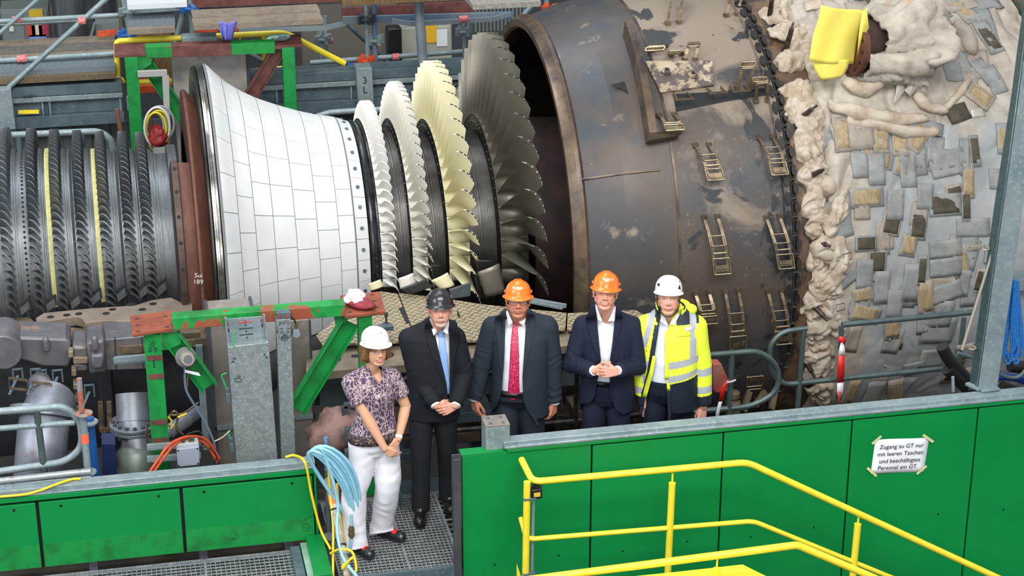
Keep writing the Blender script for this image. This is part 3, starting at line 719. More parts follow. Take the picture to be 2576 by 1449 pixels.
# machinery below the gratings, dimly seen
m=MB(); m.cyl((-3.2,-1.0,-.9),(-.8,-1.0,-.9),.16,seg=20); tag(m.build('drain_pipe',case_grey),'thick grey pipe under the lower left grating','pipe')
m=MB(); m.box((-2.0,-1.3,-1.3),(-1.7,-.5,-.5)); tag(m.build('blue_support_block',mat('blue_paint','#1f4fa0',.4),bevel=.01),'blue steel block beneath the lower left grating','steel block')
# -- left parapet
YL=-.14
def wall_panel(mb,x0,x1,y,z0,z1): mb.box((x0,y,z0),(x1,y+.03,z1))
lp=empty('green_parapet',(-1.9,YL,0),'low green panelled parapet at the lower left, holes along its top','parapet')
seamL=[-3.6,P(101,1345,y=YL).x,P(461,1310,y=YL).x,-.80]
for a,b in zip(seamL,seamL[1:]):
    mb=MB(); wall_panel(mb,a+.012,b-.012,YL,.02,.53); o=mb.build('parapet_panel',green,lp,bevel=.003)
    hb=MB()
    for x in(a+.16,b-.16):
        hb=MB(); hb.cyl((x,YL-.002,.49),(x,YL+.01,.49),.011,seg=10); hb.build('panel_hole',blackrub,o)
    mb=MB(); mb.box((a+.012,YL-.004,.02),(b-.012,YL,.20)); mb.build('kick_strip',green_old,o)
mb=MB(); mb.box((-3.7,YL+.035,.0),(-.80,YL+.06,.57)); mb.build('backing_sheet',dark,lp)
mb=MB(); mb.box((-3.7,YL-.008,.553),(-.785,YL+.12,.590)); mb.build('parapet_lip',green,lp,bevel=.003)
mb=MB(); mb.box((-3.7,YL-.005,.592),(-.785,YL+.02,.602)); mb.box((-3.7,YL+.015,.592),(-.785,YL+.115,.638)); mb.build('top_rail',galv,lp,bevel=.004)
mb=MB(); mb.box((-.80,YL+.0,-.5),(-.782,YL+.12,.552)); mb.build('end_post',green,lp,bevel=.003)
mb=MB(); mb.box((-.88,YL-.60,-.6),(-.755,YL-.01,.06)); mb.build('end_web',green,lp,bevel=.003)
# channels below the end
mb=MB(); 
a=P(735,1372,z=0); b=P(762,1449,z=-.03); mb.box((-1.0,-1.6,-.10),(-.93,-.18,-.0)); mb.box((-.925,-1.6,-.12),(-.86,-.18,.015)); mb.build('stringer_channel',galv_dark,lp,bevel=.003)
mb=MB(); mb.box((-.925,-1.6,.017),(-.87,-.18,.02)); mb.build('stringer_cover',mat('pale_green_paint','#6f9a82',.6,c2='#86a596',scale=8),lp)
# -- right parapet
YR=-.72
rp=empty('green_wall_panels',(2.3,YR,-1.6),'tall green panelled wall in front of the four men with galvanised top rail','green wall')
seamR=[.175]+[P(a,b,y=YR).x for a,b in((1488,1200),(1818,1150),(2138,1150),(2450,1150))]+[5.2]
for i,(a,b) in enumerate(zip(seamR,seamR[1:])):
    mb=MB(); wall_panel(mb,a+.007,b-.007,YR,-1.6,.852 if i else .868); o=mb.build('wall_panel',green,rp,bevel=.003)
    for (u,w_) in((.25,-.02),(.75,.0),(.5,-.62)): 
        x=a+(b-a)*u; hb=MB(); hb.cyl((x,YR-.002,w_),(x,YR+.008,w_),.008,seg=10); hb.build('screw_hole',blackrub,o)
mb=MB(); mb.box((.175,YR+.034,-1.6),(5.2,YR+.06,.85)); mb.build('backing_sheet',dark,rp)
mb=MB(); mb.box((.175,YR-.001,.869),(.60,YR+.10,.877)); mb.build('end_cap_strip',green,rp)
x0=P(1275,1142,y=YR).x
mb=MB(); mb.box((x0,YR-.012,.868),(5.2,YR+.10,.893)); mb.build('parapet_lip',green,rp,bevel=.003)
mb=MB(); mb.box((x0-.02,YR-.015,.895),(5.2,YR+.02,.915)); mb.box((x0-.02,YR+.015,.895),(5.2,YR+.115,.938)); mb.build('top_rail',galv,rp,bevel=.005)
mb=MB(); mb.box((.115,YR-.03,-1.6),(.165,YR+.03,.86)); mb.box((.105,YR-.005,.3),(.175,YR+.005,.89)); mb.build('end_post',case_dark,rp,bevel=.003)
# square stub column with bolted cap
sx0,sx1=.36,.53
sc_=empty('square_stub_column',(.445,-.60,.3),'square galvanised stub column with four bolts on its brown cap','stub column')
mb=MB(); mb.box((sx0,-.68,0),(sx1,-.51,1.05)); mb.build('column_shaft',galv,sc_,bevel=.006)
mb=MB(); mb.box((sx0-.002,-.682,1.051),(sx1+.002,-.508,1.062)); mb.build('cap_plate',mat('brown_grey_cap','#8c8078',.5,.2,c2='#77706c',scale=9),sc_,bevel=.003)
for a in(.04,.13):
    for b in(.04,.13):
        mb=MB(); mb.cyl((sx0+a,-.68+b,1.062),(sx0+a,-.68+b,1.067),.012,seg=12); mb.build('cap_bolt',galv_dark,sc_)
# sign
paper_m=mat('white_paper','#e9ebf2',.7,c2='#dfe2ea',scale=4)
tape_mm=mat('beige_masking_tape','#cfcf9a',.6,c2='#c3c28c',scale=20)
ink=mat('black_marker_ink','#20232e',.8)
c4=pl([(2202,1107),(2338,1100),(2323,1186),(2190,1192)],y=YR-.004)
sg=empty('paper_notice',(c4[0]+c4[2])/2,'white paper notice with four lines of text taped to the green wall','notice')
mb=MB(); rows=[]
for j in range(9):
    r=[]
    for i in range(9):
        u=i/8;v=j/8; q=(c4[0]*(1-u)+c4[1]*u)*(1-v)+(c4[3]*(1-u)+c4[2]*u)*v
        r.append(q+Vector((0,-.004*math.sin(PI*u)*math.sin(PI*v)-.003*math.sin(7*u)*v,.003*math.sin(6*u)*(1 if v<.1 or v>.9 else 0))))
    rows.append(r)
mb.grid(rows); mb.build('paper_sheet',paper_m,sg,smooth=2,solid=.0008)
ux=(c4[1]-c4[0]).normalized(); 
def text_mesh(s,size,origin,xdir,zdir,name,m,parent,align='CENTER',depth=.0004,shear=0.,offset=0.):
    cu=bpy.data.curves.new(name,'FONT'); cu.body=s; cu.size=1; cu.align_x=align; cu.extrude=0; cu.shear=shear; cu.resolution_u=3; cu.offset=offset
    to=bpy.data.objects.new('tmp',cu); col.objects.link(to); dg=bpy.context.evaluated_depsgraph_get(); me=bpy.data.meshes.new_from_object(to.evaluated_get(dg)); bpy.data.objects.remove(to); bpy.data.curves.remove(cu)
    xd=Vector(xdir).normalized(); zd=Vector(zdir); zd=(zd-xd*zd.dot(xd)).normalized()
    o0=wloc(parent) if parent is not None else Vector(origin)
    for v in me.vertices: v.co=Vector(origin)-o0+xd*v.co.x*size+zd*v.co.y*size
    me.materials.clear(); me.materials.append(m)
    me.name=name; o=bpy.data.objects.new(name,me); col.objects.link(o)
    if parent is not None: o.parent=parent
    else: o.location=o0
    return o
for i,(t,px_,py_) in enumerate((('Zugang zu GT nur',2268,1127),('mit leeren Taschen',2265,1145),('und beschäftigtes',2263,1163),('Personal am GT.',2258,1180))):
    o_=P(px_,py_,y=YR-.013); text_mesh(t,.047,o_,ux+Vector((0,0,.0)),Vector((.12,0,1)),'text_line',ink,sg,shear=.04,offset=.004)
for (a,b,c,d) in((2194,1117,2217,1097),(2322,1094,2348,1112),(2182,1177,2205,1198),(2306,1193,2331,1172)):
    p0=P(a,b,y=YR-.012);p1=P(c,d,y=YR-.012); mb=MB(); mb.bar(p0,p1,.0007,.02,(p1-p0).cross(Vector((0,1,0)))); mb.build('tape_piece',tape_mm,sg)
# -- yellow stair railing in front of the wall
yr=empty('yellow_stair_railing',P(1330,1440,y=-1.05),'yellow tubular stair railing along the green wall, sloping down to the right','railing')
def tubeo(name,pts,r,m,parent,seg=12,fillet=0,closed=False,smooth=1.2,**k):
    mb=MB(); mb.tube(pts,r,seg,fillet=fillet,closed=closed); return mb.build(name,m,parent,smooth=smooth,**k)
YY=-1.05
def py(q,y=YY): return P(*q,y=y)
tubeo('handrail',[P(1312,1156,y=-.78),py((1340,1212)),py((1880,1163)),py((2640,1513))],.024,yellow,yr,fillet=.07)
tubeo('mid_rail',[P(1310,1303,y=-.9),py((1325,1357)),py((1895,1311)),py((2300,1476))],.018,yellow,yr,fillet=.06)
tubeo('rail_post',[py((1326,1212)),py((1322,1449))],.025,yellow,yr)
tubeo('rail_post',[py((1691,1215)),py((1676,1520))],.025,yellow,yr)
tubeo('post_pin',[py((1692,1190)),py((1691,1215))],.008,yellow,yr,seg=8)
tubeo('rail_post',[py((2158,1318)),py((2140,1500))],.026,yellow,yr)
tubeo('post_pin',[py((2160,1300)),py((2158,1318))],.008,yellow,yr,seg=8)
plate([(1300,1418),(1310,1449),(1300,1449)],(0,.006,0),'gusset',yellow,yr,y=YY-.0)
nr=empty('yellow_near_railing',P(1803,1449,y=-1.9),'nearer yellow stair handrail crossing the bottom of the view','railing')
Y2=-1.9
tubeo('handrail',[py((1180,1478),Y2),py((2005,1371),Y2),py((2380,1531),Y2)],.026,yellow,nr,fillet=.03)
tubeo('post_pin',[py((1805,1400),Y2),py((1803,1432),Y2)],.007,yellow,nr,seg=8)
tubeo('rail_post',[py((1803,1430),Y2),py((1800,1600),Y2)],.026,yellow,nr)
zt=P(1700,1430,y=-1.6).z
mb=MB(); mb.prism(pl([(1600,1449),(1716,1437),(1868,1420),(2000,1485),(1700,1600),(1500,1600)],z=zt),(0,0,-.02)); tag(mb.build('yellow_landing',yellow),'flat yellow landing plate at the bottom edge under the near handrail','landing')
# switch box on the yellow post
sb=empty('limit_switch_box',py((1345,1255)),'black switch box with yellow label on the yellow railing post','switch box')
p=py((1349,1240)); mb=MB(); mb.cbox(p,(.075,.05,.075)); mb.build('box_body',black,sb,bevel=.006)
mb=MB(); mb.cbox(p+Vector((0,-.027,.0)),(.045,.006,.03)); mb.build('box_label',mat('yellow_label','#cfae3c',.6),sb)
mb=MB(); mb.cyl(p+Vector((0,0,.035)),p+Vector((0,0,.06)),.02,seg=12); mb.build('box_lever',black,sb)
mb=MB(); mb.cbox(p+Vector((0,.03,.01)),(.10,.006,.09)); mb.build('mounting_plate',galv_dark,sb)
cdt=empty('conduit_pipe',py((1338,1445)),'thin grey conduit under the black switch box','conduit')
tubeo('pipe',[py((1342,1262),-1.03),py((1338,1449),-1.03)],.012,galv,cdt)
for q in((1337,1252),(1335,1440)):
    c=py(q); mb=MB(); mb.box((c.x-.06,c.y-.028,c.z-.008),(c.x+.03,c.y+.03,c.z+.008)); mb.build('pipe_clamp',galv_dark,cdt,bevel=.004)
# -- handrails behind the walkway
hr=mat('weathered_rail_tube','#5c6b6b',.4,.45,c2='#4a5959',scale=7,lo=.35,hi=.65,c3='#93a09e',scale3=38,lo3=.66,hi3=.72)
brassr=mat('worn_bright_rail','#57524c',.3,.7,c2='#3a3734',scale=9)
YH=.5
r1=empty('walkway_railing',P(1270,1090,y=YH),'grey tube railing behind the three suited men','railing')
tubeo('mid_rail',[py((1012,1092),YH),py((1490,1057),YH),py((1660,1038),YH)],.021,brassr,r1)
tubeo('handrail',[P(1005,1010,y=YH),P(1003,975,y=YH),P(1020,950,y=YH),P(1300,935,y=YH),P(1660,900,y=YH)],.021,brassr,r1,fillet=.06)
tubeo('rail_post',[py((1452,922),YH),py((1447,1085),YH)],.02,brassr,r1)
ra=empty('loop_railing',P(1840,1040,y=YH),'galvanised railing with a rounded loop end right of the man in the yellow jacket','railing')
tubeo('loop_tube',[py((1640,905),YH),py((1915,882),YH),py((1960,925),YH),py((1957,985),YH),py((1895,1022),YH),py((1640,1045),YH)],.023,hr,ra,fillet=.15)
tubeo('rail_post',[py((1841,890),YH),py((1833,1050),YH)],.023,hr,ra)
rb=empty('loop_railing',P(2005,1030,y=.62),'galvanised railing with hooked end beside the insulation edge','railing')
YB=.62
tubeo('loop_tube',[py((2030,826),YB),py((1968,834),YB),py((1936,868),YB),py((1940,940),YB),py((1970,968),YB),py((2420,922),YB)],.021,hr,rb,fillet=.14)
tubeo('rail_post',[py((2022,828),YB),py((2005,1045),YB)],.022,hr,rb)
rc=empty('corner_railing',P(2112,1030,y=YB-.05),'galvanised handrail in front of the grey insulation with barrier tape on its post','railing')
tubeo('handrail',[py((2118,817),YB-.05),py((2450,785),YB-.05)],.023,hr,rc)
tubeo('rail_post',[py((2117,820),YB-.05),py((2108,1040),YB-.05)],.02,hr,rc)
tubeo('rail_post',[py((2425,800),YB-.05),py((2400,1010),YB-.05)],.02,hr,rc)
# red-white barrier tapes
redt=mat('red_barrier_tape','#d8281f',.45,c2='#c31f18',scale=12); whit=mat('white_barrier_tape','#d9dbe0',.5)
def ribbon(mb,pts,w,side=Vector((1,0,0))):
    rows=[[p-side*w_/2,p+side*w_/2] for p,w_ in zip(pts,w)]; mb.grid(rows)
bt=empty('barrier_tape',py((2110,1010),.5),'red and white barrier tape hanging from the corner railing post','barrier tape')
yb=.52
mb=MB(); ribbon(mb,[py((2116,846),yb),py((2118,858),yb),py((2121,866),yb)],[.03,.07,.02]); mb.build('tape_knot',redt,bt,solid=.002)
mb=MB(); ribbon(mb,[py((2118,862),yb),py((2118,880),yb),py((2117,895),yb)],[.02,.05,.06]); mb.build('white_section',whit,bt,solid=.002)
mb=MB(); ribbon(mb,[py((2114,960),yb),py((2113,985),yb),py((2112,1000),yb)],[.055,.05,.02]); mb.build('white_section',whit,bt,solid=.002)
mb=MB(); ribbon(mb,[py((2117,895),yb-.005),py((2116,925),yb-.005),py((2114,962),yb-.005)],[.055,.06,.055]); mb.build('red_section',redt,bt,solid=.002)
mb=MB(); ribbon(mb,[py((2112,985),yb-.01),py((2108,1025),yb-.01)],[.02,.006]); mb.build('red_section',redt,bt,solid=.002)
bt=empty('barrier_tape',py((1822,985),.45),'red and white barrier tape tied to the loop railing post beside the yellow jacket','barrier tape')
yb=.46
mb=MB(); ribbon(mb,[py((1833,955),yb),py((1820,975),yb),py((1813,1010),yb)],[.02,.045,.035]); mb.build('red_section',redt,bt,solid=.002)
mb=MB(); ribbon(mb,[py((1813,1008),yb),py((1806,1035),yb),py((1802,1060),yb)],[.03,.03,.03]); mb.build('white_section',whit,bt,solid=.002)
mb=MB(); mb.tube([py((1830,962),yb-.03),py((1840,960),yb-.05),py((1850,956),yb-.02)],.007,6); mb.build('tied_end',whit,bt)
# -- checker plates and horizontal flange of the lower casing
ZD=1.0
def thing_plate(pts,vec,name,m,label,cat,bevel=0,group=None,**k): return tag(plate(pts,vec,name,m,bevel=bevel,**k),label,cat,group)
lc=empty('lower_turbine_casing',(.5,1.6,-.6),'lower half of the turbine casing with wide steel flange behind the people','lower casing')
mb=MB(); mb.prism(pl([(770,885),(860,868),(1050,862),(1250,850),(1430,832),(1640,815),(1640,850),(1430,868),(1250,893),(1040,915),(860,930),(770,940)],z=.96),(0,0,-.07)); mb.build('joint_flange',flange_m,lc,bevel=.004)
for (a,b,r) in((841,903,.052),(972,892,.06),(893,895,.03),(1238,880,.05)):
    c=P(a,b,z=.963); mb=MB(); mb.cyl(c-Vector((0,0,.01)),c,r,seg=24); mb.build('flange_bore',blackrub,lc)
mb=MB(); a=P(770,940,z=.89); b=P(1640,850,z=.89); mb.prism([Vector((-.62,a.y+.03,.88)),Vector((2.4,b.y+.05,.88)),Vector((2.4,b.y+.1,.5)),Vector((-.62,a.y+.1,.52))],(0,.03,0)); mb.build('casing_side_plate',case_blue,lc)
mb=MB(); mb.lathe([(-.62,1.45),(1.5,1.66),(1.57,1.75)],122,200,seg=50); mb.build('lower_shell',case_dark,lc,smooth=1)
for i,(x,c_) in enumerate(((.62,0),(.78,1),(1.02,0),(1.22,1),(1.42,0),(1.75,1),(2.0,0),(2.3,1))):
    mb=MB(); mb.box((x,.75,-.4),(x+.10,1.3,.30+.1*c_)); mb.build('support_rib',[brown_flange,rust_flange][c_],lc,bevel=.006)
for i,(x,z,l) in enumerate(((.35,.42,.35),(.3,.25,.3),(.55,.08,.4),(-.05,.32,.28),(-.1,.12,.25))):
    mb=MB(); mb.box((x,.72,z),(x+l,1.05,z+.09)); mb.build('support_block',[galv_dark,brown_flange][i%2],lc,bevel=.006)
for (pts,l) in (([(795,850),(848,806),(868,790),(958,738),(1000,744),(1046,862),(905,868),(812,874)],'checker plate left of the bald seam, beside the white cone'),
          ([(1003,742),(1090,752),(1225,772),(1425,792),(1422,832),(1190,862),(1050,864)],'long checker plate behind the man with blue tie and the man with red tie'),
          ([(1428,793),(1598,785),(1622,798),(1640,826),(1426,833)],'small checker plate between the two right-hand men')):
    thing_plate(pts,(0,0,.018),'checker_plate',checker,l.replace('bald ',''),'deck plate',z=ZD,group='checker plates on the casing joint')
plate([(1003,775),(1016,773),(1030,812),(1022,814)],(0,0,.004),'deck_slot',blackrub,lc,z=ZD+.02)
plate([(1150,780),(1158,795),(1156,798),(1150,795)],(0,0,.004),'deck_slot',blackrub,lc,z=ZD+.02)
# grey sealing rail under the rim and bracket clamp at deck edge
mb=MB(); mb.bar(P(1335,754,z=1.03),P(1424,770,z=1.03),.03,.03); mb.bar(P(1335,760,z=1.02),P(1415,776,z=1.02),.015,.02); tag(mb.build('seal_rail',galv),'thin bright rail lying at the foot of the casing rim','rail')
cl=empty('deck_clamp',P(960,830,z=1.02),'small beam clamp with upright bolt standing on the checker plate','clamp')
mb=MB(); mb.bar(P(930,828,z=1.12),P(988,822,z=1.12),.07,.035); mb.build('clamp_bar',galv_dark,cl,bevel=.003)
mb=MB(); p=P(972,815,z=1.12); mb.cyl(p,p+Vector((0,0,.07)),.009,seg=10); mb.cbox(p+Vector((0,0,.08)),(.03,.02,.035)); mb.cbox(p,(.06,.04,.012)); mb.build('clamp_bolt',case_dark,cl,bevel=.002)
mb=MB(); mb.cyl(P(967,835,z=1.08),P(967,870,y=P(967,835,z=1.08).y),.012,seg=8); mb.build('clamp_stem',yellow,cl)
# ================================================================ vane segments lying at the split
def vane_seg(pts_face,m,label,fr_pts,y):
    v=empty('guide_vane_segment',P(*fr_pts[0],y=y),label,'guide vane','guide vanes resting at the rotor joint')
    mb=MB(); rows=[]
    c=pl(pts_face,y=y)
    for j in range(7):
        r=[]
        for i in range(7):
            u=i/6;w=j/6; q=(c[0]*(1-u)+c[1]*u)*(1-w)+(c[3]*(1-u)+c[2]*u)*w
            r.append(q+Vector((0,-.035*math.sin(PI*u),.012*math.sin(PI*u))))
        rows.append(r)
    mb.grid(rows); mb.build('vane_airfoil',m,v,smooth=1.5,solid=.014)
    return v
yv=lambda a,b,z: P(a,b,z=z).y
v=vane_seg([(927,714),(956,703),(964,720),(932,731)],b_cream,'small cream vane segment beside the white tiled cone, numbers on it',[(930,731)],2.05)
v=vane_seg([(1003,700),(1038,687),(1046,712),(1008,726)],b_white,'white vane segment lying between first and second blade rows',[(1008,726)],2.02)
mb=MB(); mb.prism(pl([(1010,728),(1070,706),(1090,722),(1030,742)],y=1.95),(0,.03,0)); mb.build('carrier_plate',black_ring,v,bevel=.003)
v=vane_seg([(1085,706),(1125,686),(1143,718),(1110,728)],b_cream,'yellowish vane segment lying between second and third blade rows',[(1100,728)],1.98)
mb=MB(); mb.prism(pl([(1130,730),(1185,712),(1184,745),(1140,752)],y=1.9),(0,.03,0)); mb.build('carrier_plate',case_blue,v,bevel=.003)
mb=MB(); mb.prism(pl([(1086,668),(1108,668),(1114,690),(1090,700)],y=2.1),(0,.03,0)); mb.build('carrier_frame',disc_dark,v,bevel=.004)
v=vane_seg([(1202,684),(1255,663),(1270,735),(1222,748)],b_grey,'broad grey vane segment lying left of the red-tie man in orange helmet',[(1222,748)],1.9)
mb=MB(); mb.prism(pl([(1197,656),(1240,656),(1245,665),(1204,682)],y=1.97),(0,.03,0)); mb.build('carrier_frame',disc_dark,v,bevel=.004)
mb=MB(); mb.prism(pl([(1202,690),(1218,750),(1208,750),(1196,700)],y=1.95),(0,.03,0)); mb.build('vane_root',disc_dark,v,bevel=.003)
# diamond shaped vane feet along the compressor joint
for i,(a,b) in enumerate(((60,782),(125,775),(187,768),(238,758),(302,750),(358,742),(404,735))):
    v=empty('compressor_vane_foot',P(a,b,y=2.35),'dark angular vane foot at the compressor joint, '+['leftmost of the seven','second from the left edge','third, right of the first yellow strip','middle one of the seven','third from the right end','next to last, left of the brown flange','rightmost of the seven'][i],'vane foot','compressor vane feet')
    y=P(a,b,z=1.0).y
    mb=MB(); mb.prism(pl([(a-10,b-8),(a+12,b-26),(a+16,b-6),(a-6,b+12)],y=y),(0,.05,0)); mb.build('foot_block',comp_steel,v,bevel=.003)
    mb=MB(); mb.prism(pl([(a-14,b-12),(a+12,b-32),(a+12,b-27),(a-11,b-9)],y=y-.01),(0,.03,0)); mb.prism(pl([(a+12,b-32),(a+16,b-31),(a+20,b-8),(a+16,b-6)],y=y-.01),(0,.03,0)); mb.build('foot_rim',comp_dark,v)
# ================================================================ lower compressor casing on the left
cc=empty('lower_compressor_casing',(-2.6,2.0,-.8),'grey lower half of the compressor casing with holed flanges at the left','compressor casing')
mb=MB(); mb.prism(pl([(90,800),(110,787),(230,775),(340,768),(380,755),(430,748),(455,760),(484,762),(484,800),(430,803),(330,808),(262,806),(215,812),(205,800),(190,796),(95,812)],z=1.0),(0,0,-.08)); mb.build('upper_flange',mat('dusty_flange_top','#8b7d70',.6,.2,c2='#73685e',scale=6,lo=.35,hi=.65,c3='#5f6468',scale3=9,lo3=.6,hi3=.68),cc,bevel=.004)
mb=MB(); mb.prism(pl([(-60,802),(75,797),(92,816),(215,826),(225,812),(330,806),(520,796),(520,850),(330,870),(182,872),(170,848),(-60,838)],z=.93),(0,0,-.07)); mb.build('lower_flange',brown_flange,cc,bevel=.004)
for (a,b,r,z) in((127,797,.03,1.0),(168,792,.03,1.0),(198,789,.03,1.0),(267,788,.03,1.0),(283,778,.03,1.0),(358,778,.03,1.0),(385,764,.03,1.0),(330,765,.04,1.0),(33,824,.026,.93),(75,827,.028,.93),(117,831,.035,.93),(160,834,.037,.93),(100,843,.025,.93),(131,843,.016,.93),(234,843,.022,.93),(284,836,.068,.93)):
    c=P(a,b,z=z+.002); mb=MB(); mb.cyl(c-Vector((0,0,.01)),c,r,seg=24); mb.build('flange_bore',blackrub,cc)
YC=1.55
def cblock(pts,name,m,d=.35,y=YC,bevel=.02,parent=None): 
    return plate(pts,(0,d,0),name,m,parent or cc,bevel=bevel,y=y)
cblock([(-40,845),(165,852),(178,862),(180,905),(172,925),(105,923),(75,912),(45,905),(-40,905)],'casing_lug',case_grey)
cblock([(182,872),(222,872),(223,912),(184,912)],'joint_block',case_grey,y=1.50)
cblock([(184,900),(221,900),(221,915),(184,915)],'joint_block',flange_m,y=1.46,bevel=.006)
cblock([(185,915),(222,915),(222,935),(190,937)],'joint_block',case_grey,y=1.50)
cblock([(217,862),(262,856),(268,938),(225,942)],'casing_rib',case_grey,y=1.45)
cblock([(228,893),(262,892),(262,922),(256,930),(236,930),(230,920)],'rib_boss',case_grey,y=1.38,bevel=.02)
cblock([(262,855),(335,848),(395,842),(396,928),(330,930),(268,932)],'casing_wall',case_grey,y=1.62,bevel=.008)
for x_ in(288,356): plate([(x_,848),(x_+2,848),(x_+6,930),(x_+4,930)],(0,.01,0),'wall_joint',dark,cc,y=1.60)
for (a,b) in((176,892),(184,938),(188,973),(192,1005),(195,1030)): cblock([(a-4,b-7),(a+8,b-7),(a+8,b+8),(a-4,b+8)],'shim_block',flange_m,y=1.42,bevel=.004,d=.1)
mb=MB(); mb.lathe([(-4.2,1.66),(-2.3,1.66),(-2.28,1.72),(-2.2,1.72),(-2.18,1.66),(-1.45,1.64)],95,175,seg=50); mb.build('lower_shell',case_dark,cc,smooth=1)
mb=MB(); c=P(8,888,y=1.4); mb.cyl(c,c+Vector((0,.4,0)),.14,seg=36); mb.build('round_cover',case_grey,cc,bevel=.01)
for (a,b) in((115,868),(238,865)):
    mb=MB(); mb.capsule(P(a,b-12,y=1.5 if a<200 else 1.42),P(a+2,b+10,y=1.5 if a<200 else 1.42),.026,seg=12); mb.build('cast_groove',case_grey,cc)
for (a,b) in((45,945),(90,945),(105,948),(145,948),(225,985)):
    y=1.35; mb=MB(); p0=P(a,b,y=y)
    for (u,v_,w,z) in((-.035,0,.012,.10),(.035,0,.012,.10)): mb.box((p0.x+u-w/2,y,p0.z-.05),(p0.x+u+w/2,y+.02,p0.z+.05))
    mb.box((p0.x-.04,y,p0.z+.045),(p0.x+.04,y+.02,p0.z+.055)); mb.bar(p0,p0+Vector((-.07,-.12,-.10)),.022,.006); mb.build('lashing_bracket',galv_dark,cc)
for (x0_,x1_,y_) in((22,68,965),(80,130,975)):
    mb=MB(); q=pl([(x0_,y_-14),(x1_,y_-8),(x1_+3,y_+16),(x0_+2,y_+12)],y=1.2)
    for a,b in zip(q,q[1:]+q[:1]): mb.bar(a,b,.006,.02)
    mb.build('clamp_frame',brass,cc)
mb=MB(); mb.tube([P(97,958,y=1.4),P(110,985,y=1.28)],[.085,.095],20); mb.cyl(P(110,985,y=1.28),P(111,988,y=1.26),.05,seg=20); mb.build('stub_nozzle',case_grey,cc)
# pair of vertical clamp bars
mb=MB()
for x_ in(252,274): mb.bar(P(x_,1010,y=1.1),P(x_+2,1080,y=1.1),.035,.02,(0,1,0))
mb.bar(P(250,1082,y=1.08),P(282,1080,y=1.08),.02,.035); mb.bar(P(252,1100,y=1.08),P(282,1098,y=1.08),.01,.012); mb.build('hanger_bar_pair',brass,cc)
mb=MB(); mb.cyl(P(268,1100,y=1.08),P(270,1150,y=1.08),.012,seg=8); mb.build('hanger_bolt',galv,cc)
# -- pipes below
pipe_m=mat('silver_pipe_steel','#8b8f99',.42,.5,c2='#6c707b',scale=4,lo=.35,hi=.65,c3='#7d6a62',scale3=7,lo3=.62,hi3=.72)
pp=empty('bleed_pipe',P(100,1200,y=.9),'large silver bleed pipe with slanted flange at the lower left behind the rail','pipe')
tubeo('pipe_body',smooth_path([P(130,1010,y=1.3),P(112,1060,y=1.05),P(105,1120,y=.9),P(100,1185,y=.85),P(95,1260,y=.85)],5),.19,pipe_m,pp,seg=28)
mb=MB(); mb.cyl(P(110,1035,y=1.12)+Vector((0,0,.03)),P(106,1045,y=1.08)+Vector((0,0,-.02)),.25,seg=36); mb.build('pipe_flange',pipe_m,pp,bevel=.005)
pp=empty('flanged_pipe',P(330,1170,y=.8),'silver flanged pipe with bolts behind the green leg of the front frame','pipe')
a=P(335,990,y=1.15);b=P(338,1060,y=1.05);c=P(345,1090,y=.98);d=P(345,1180,y=.95)
tubeo('upper_spool',[a,b],.135,pipe_m,pp,seg=28)
tubeo('lower_spool',[b,P(342,1085,y=1.0),P(348,1130,y=.95)],[.125,.12,.125],pipe_m,pp,seg=28)
tubeo('bell_end',[P(348,1118,y=.95),P(345,1140,y=.93),P(342,1200,y=.9)],[.10,.155,.165],mat('greenish_pipe_steel','#7d8780',.45,.4,c2='#656f68',scale=5),pp,seg=28)
for k,(zz,rr) in enumerate(((0.,.19),(-.035,.188))):
    mb=MB(); q=b+Vector((0,0,zz)); mb.cyl(q,q+Vector((0,0,-.025)),rr,seg=36); mb.build('pipe_flange',pipe_m,pp,bevel=.003)
for k in range(9):
    t=PI+PI*k/8; q=b+Vector((.16*math.cos(t),.16*math.sin(t),.0)); mb=MB(); mb.cyl(q+Vector((0,0,.02)),q+Vector((0,0,-.09)),.014,seg=6); mb.cyl(q+Vector((0,0,-.06)),q+Vector((0,0,-.09)),.022,seg=6); mb.build('flange_stud',case_dark,pp,smooth=.4)
pp=empty('slanted_pipe_end',P(450,1090,y=.7),'slanting silver pipe stub with yellow cabling beside the green leg','pipe')
tubeo('pipe_body',[P(395,1105,y=.6),P(500,1035,y=1.0)],.05,pipe_m,pp,seg=22); tubeo('pipe_collar',[P(425,1086,y=.7),P(470,1056,y=.87)],.056,pipe_m,pp,seg=22)
wr=empty('pipe_tangle',P(430,1050,y=.7),'tangle of bent brown impulse pipes and yellow ties beside the green leg','impulse pipes')
for pts in ([(420,1060),(436,1035),(448,1045),(444,1075),(462,1095)],[(372,1065),(368,1100),(378,1125),(395,1120)],[(425,1045),(460,1040),(500,1012)],[(380,1060),(392,1050),(392,1045)]):
    tubeo('bent_pipe',smooth_path([P(u,v_,y=.66) for u,v_ in pts]),.009,brass,wr,seg=8)
for pts in ([(423,1048),(432,1058),(428,1068)],[(447,1050),(470,1040)],[(430,1078),(436,1068)]):
    tubeo('yellow_tie',[P(u,v_,y=.65) for u,v_ in pts],.008,yellow,wr,seg=6)
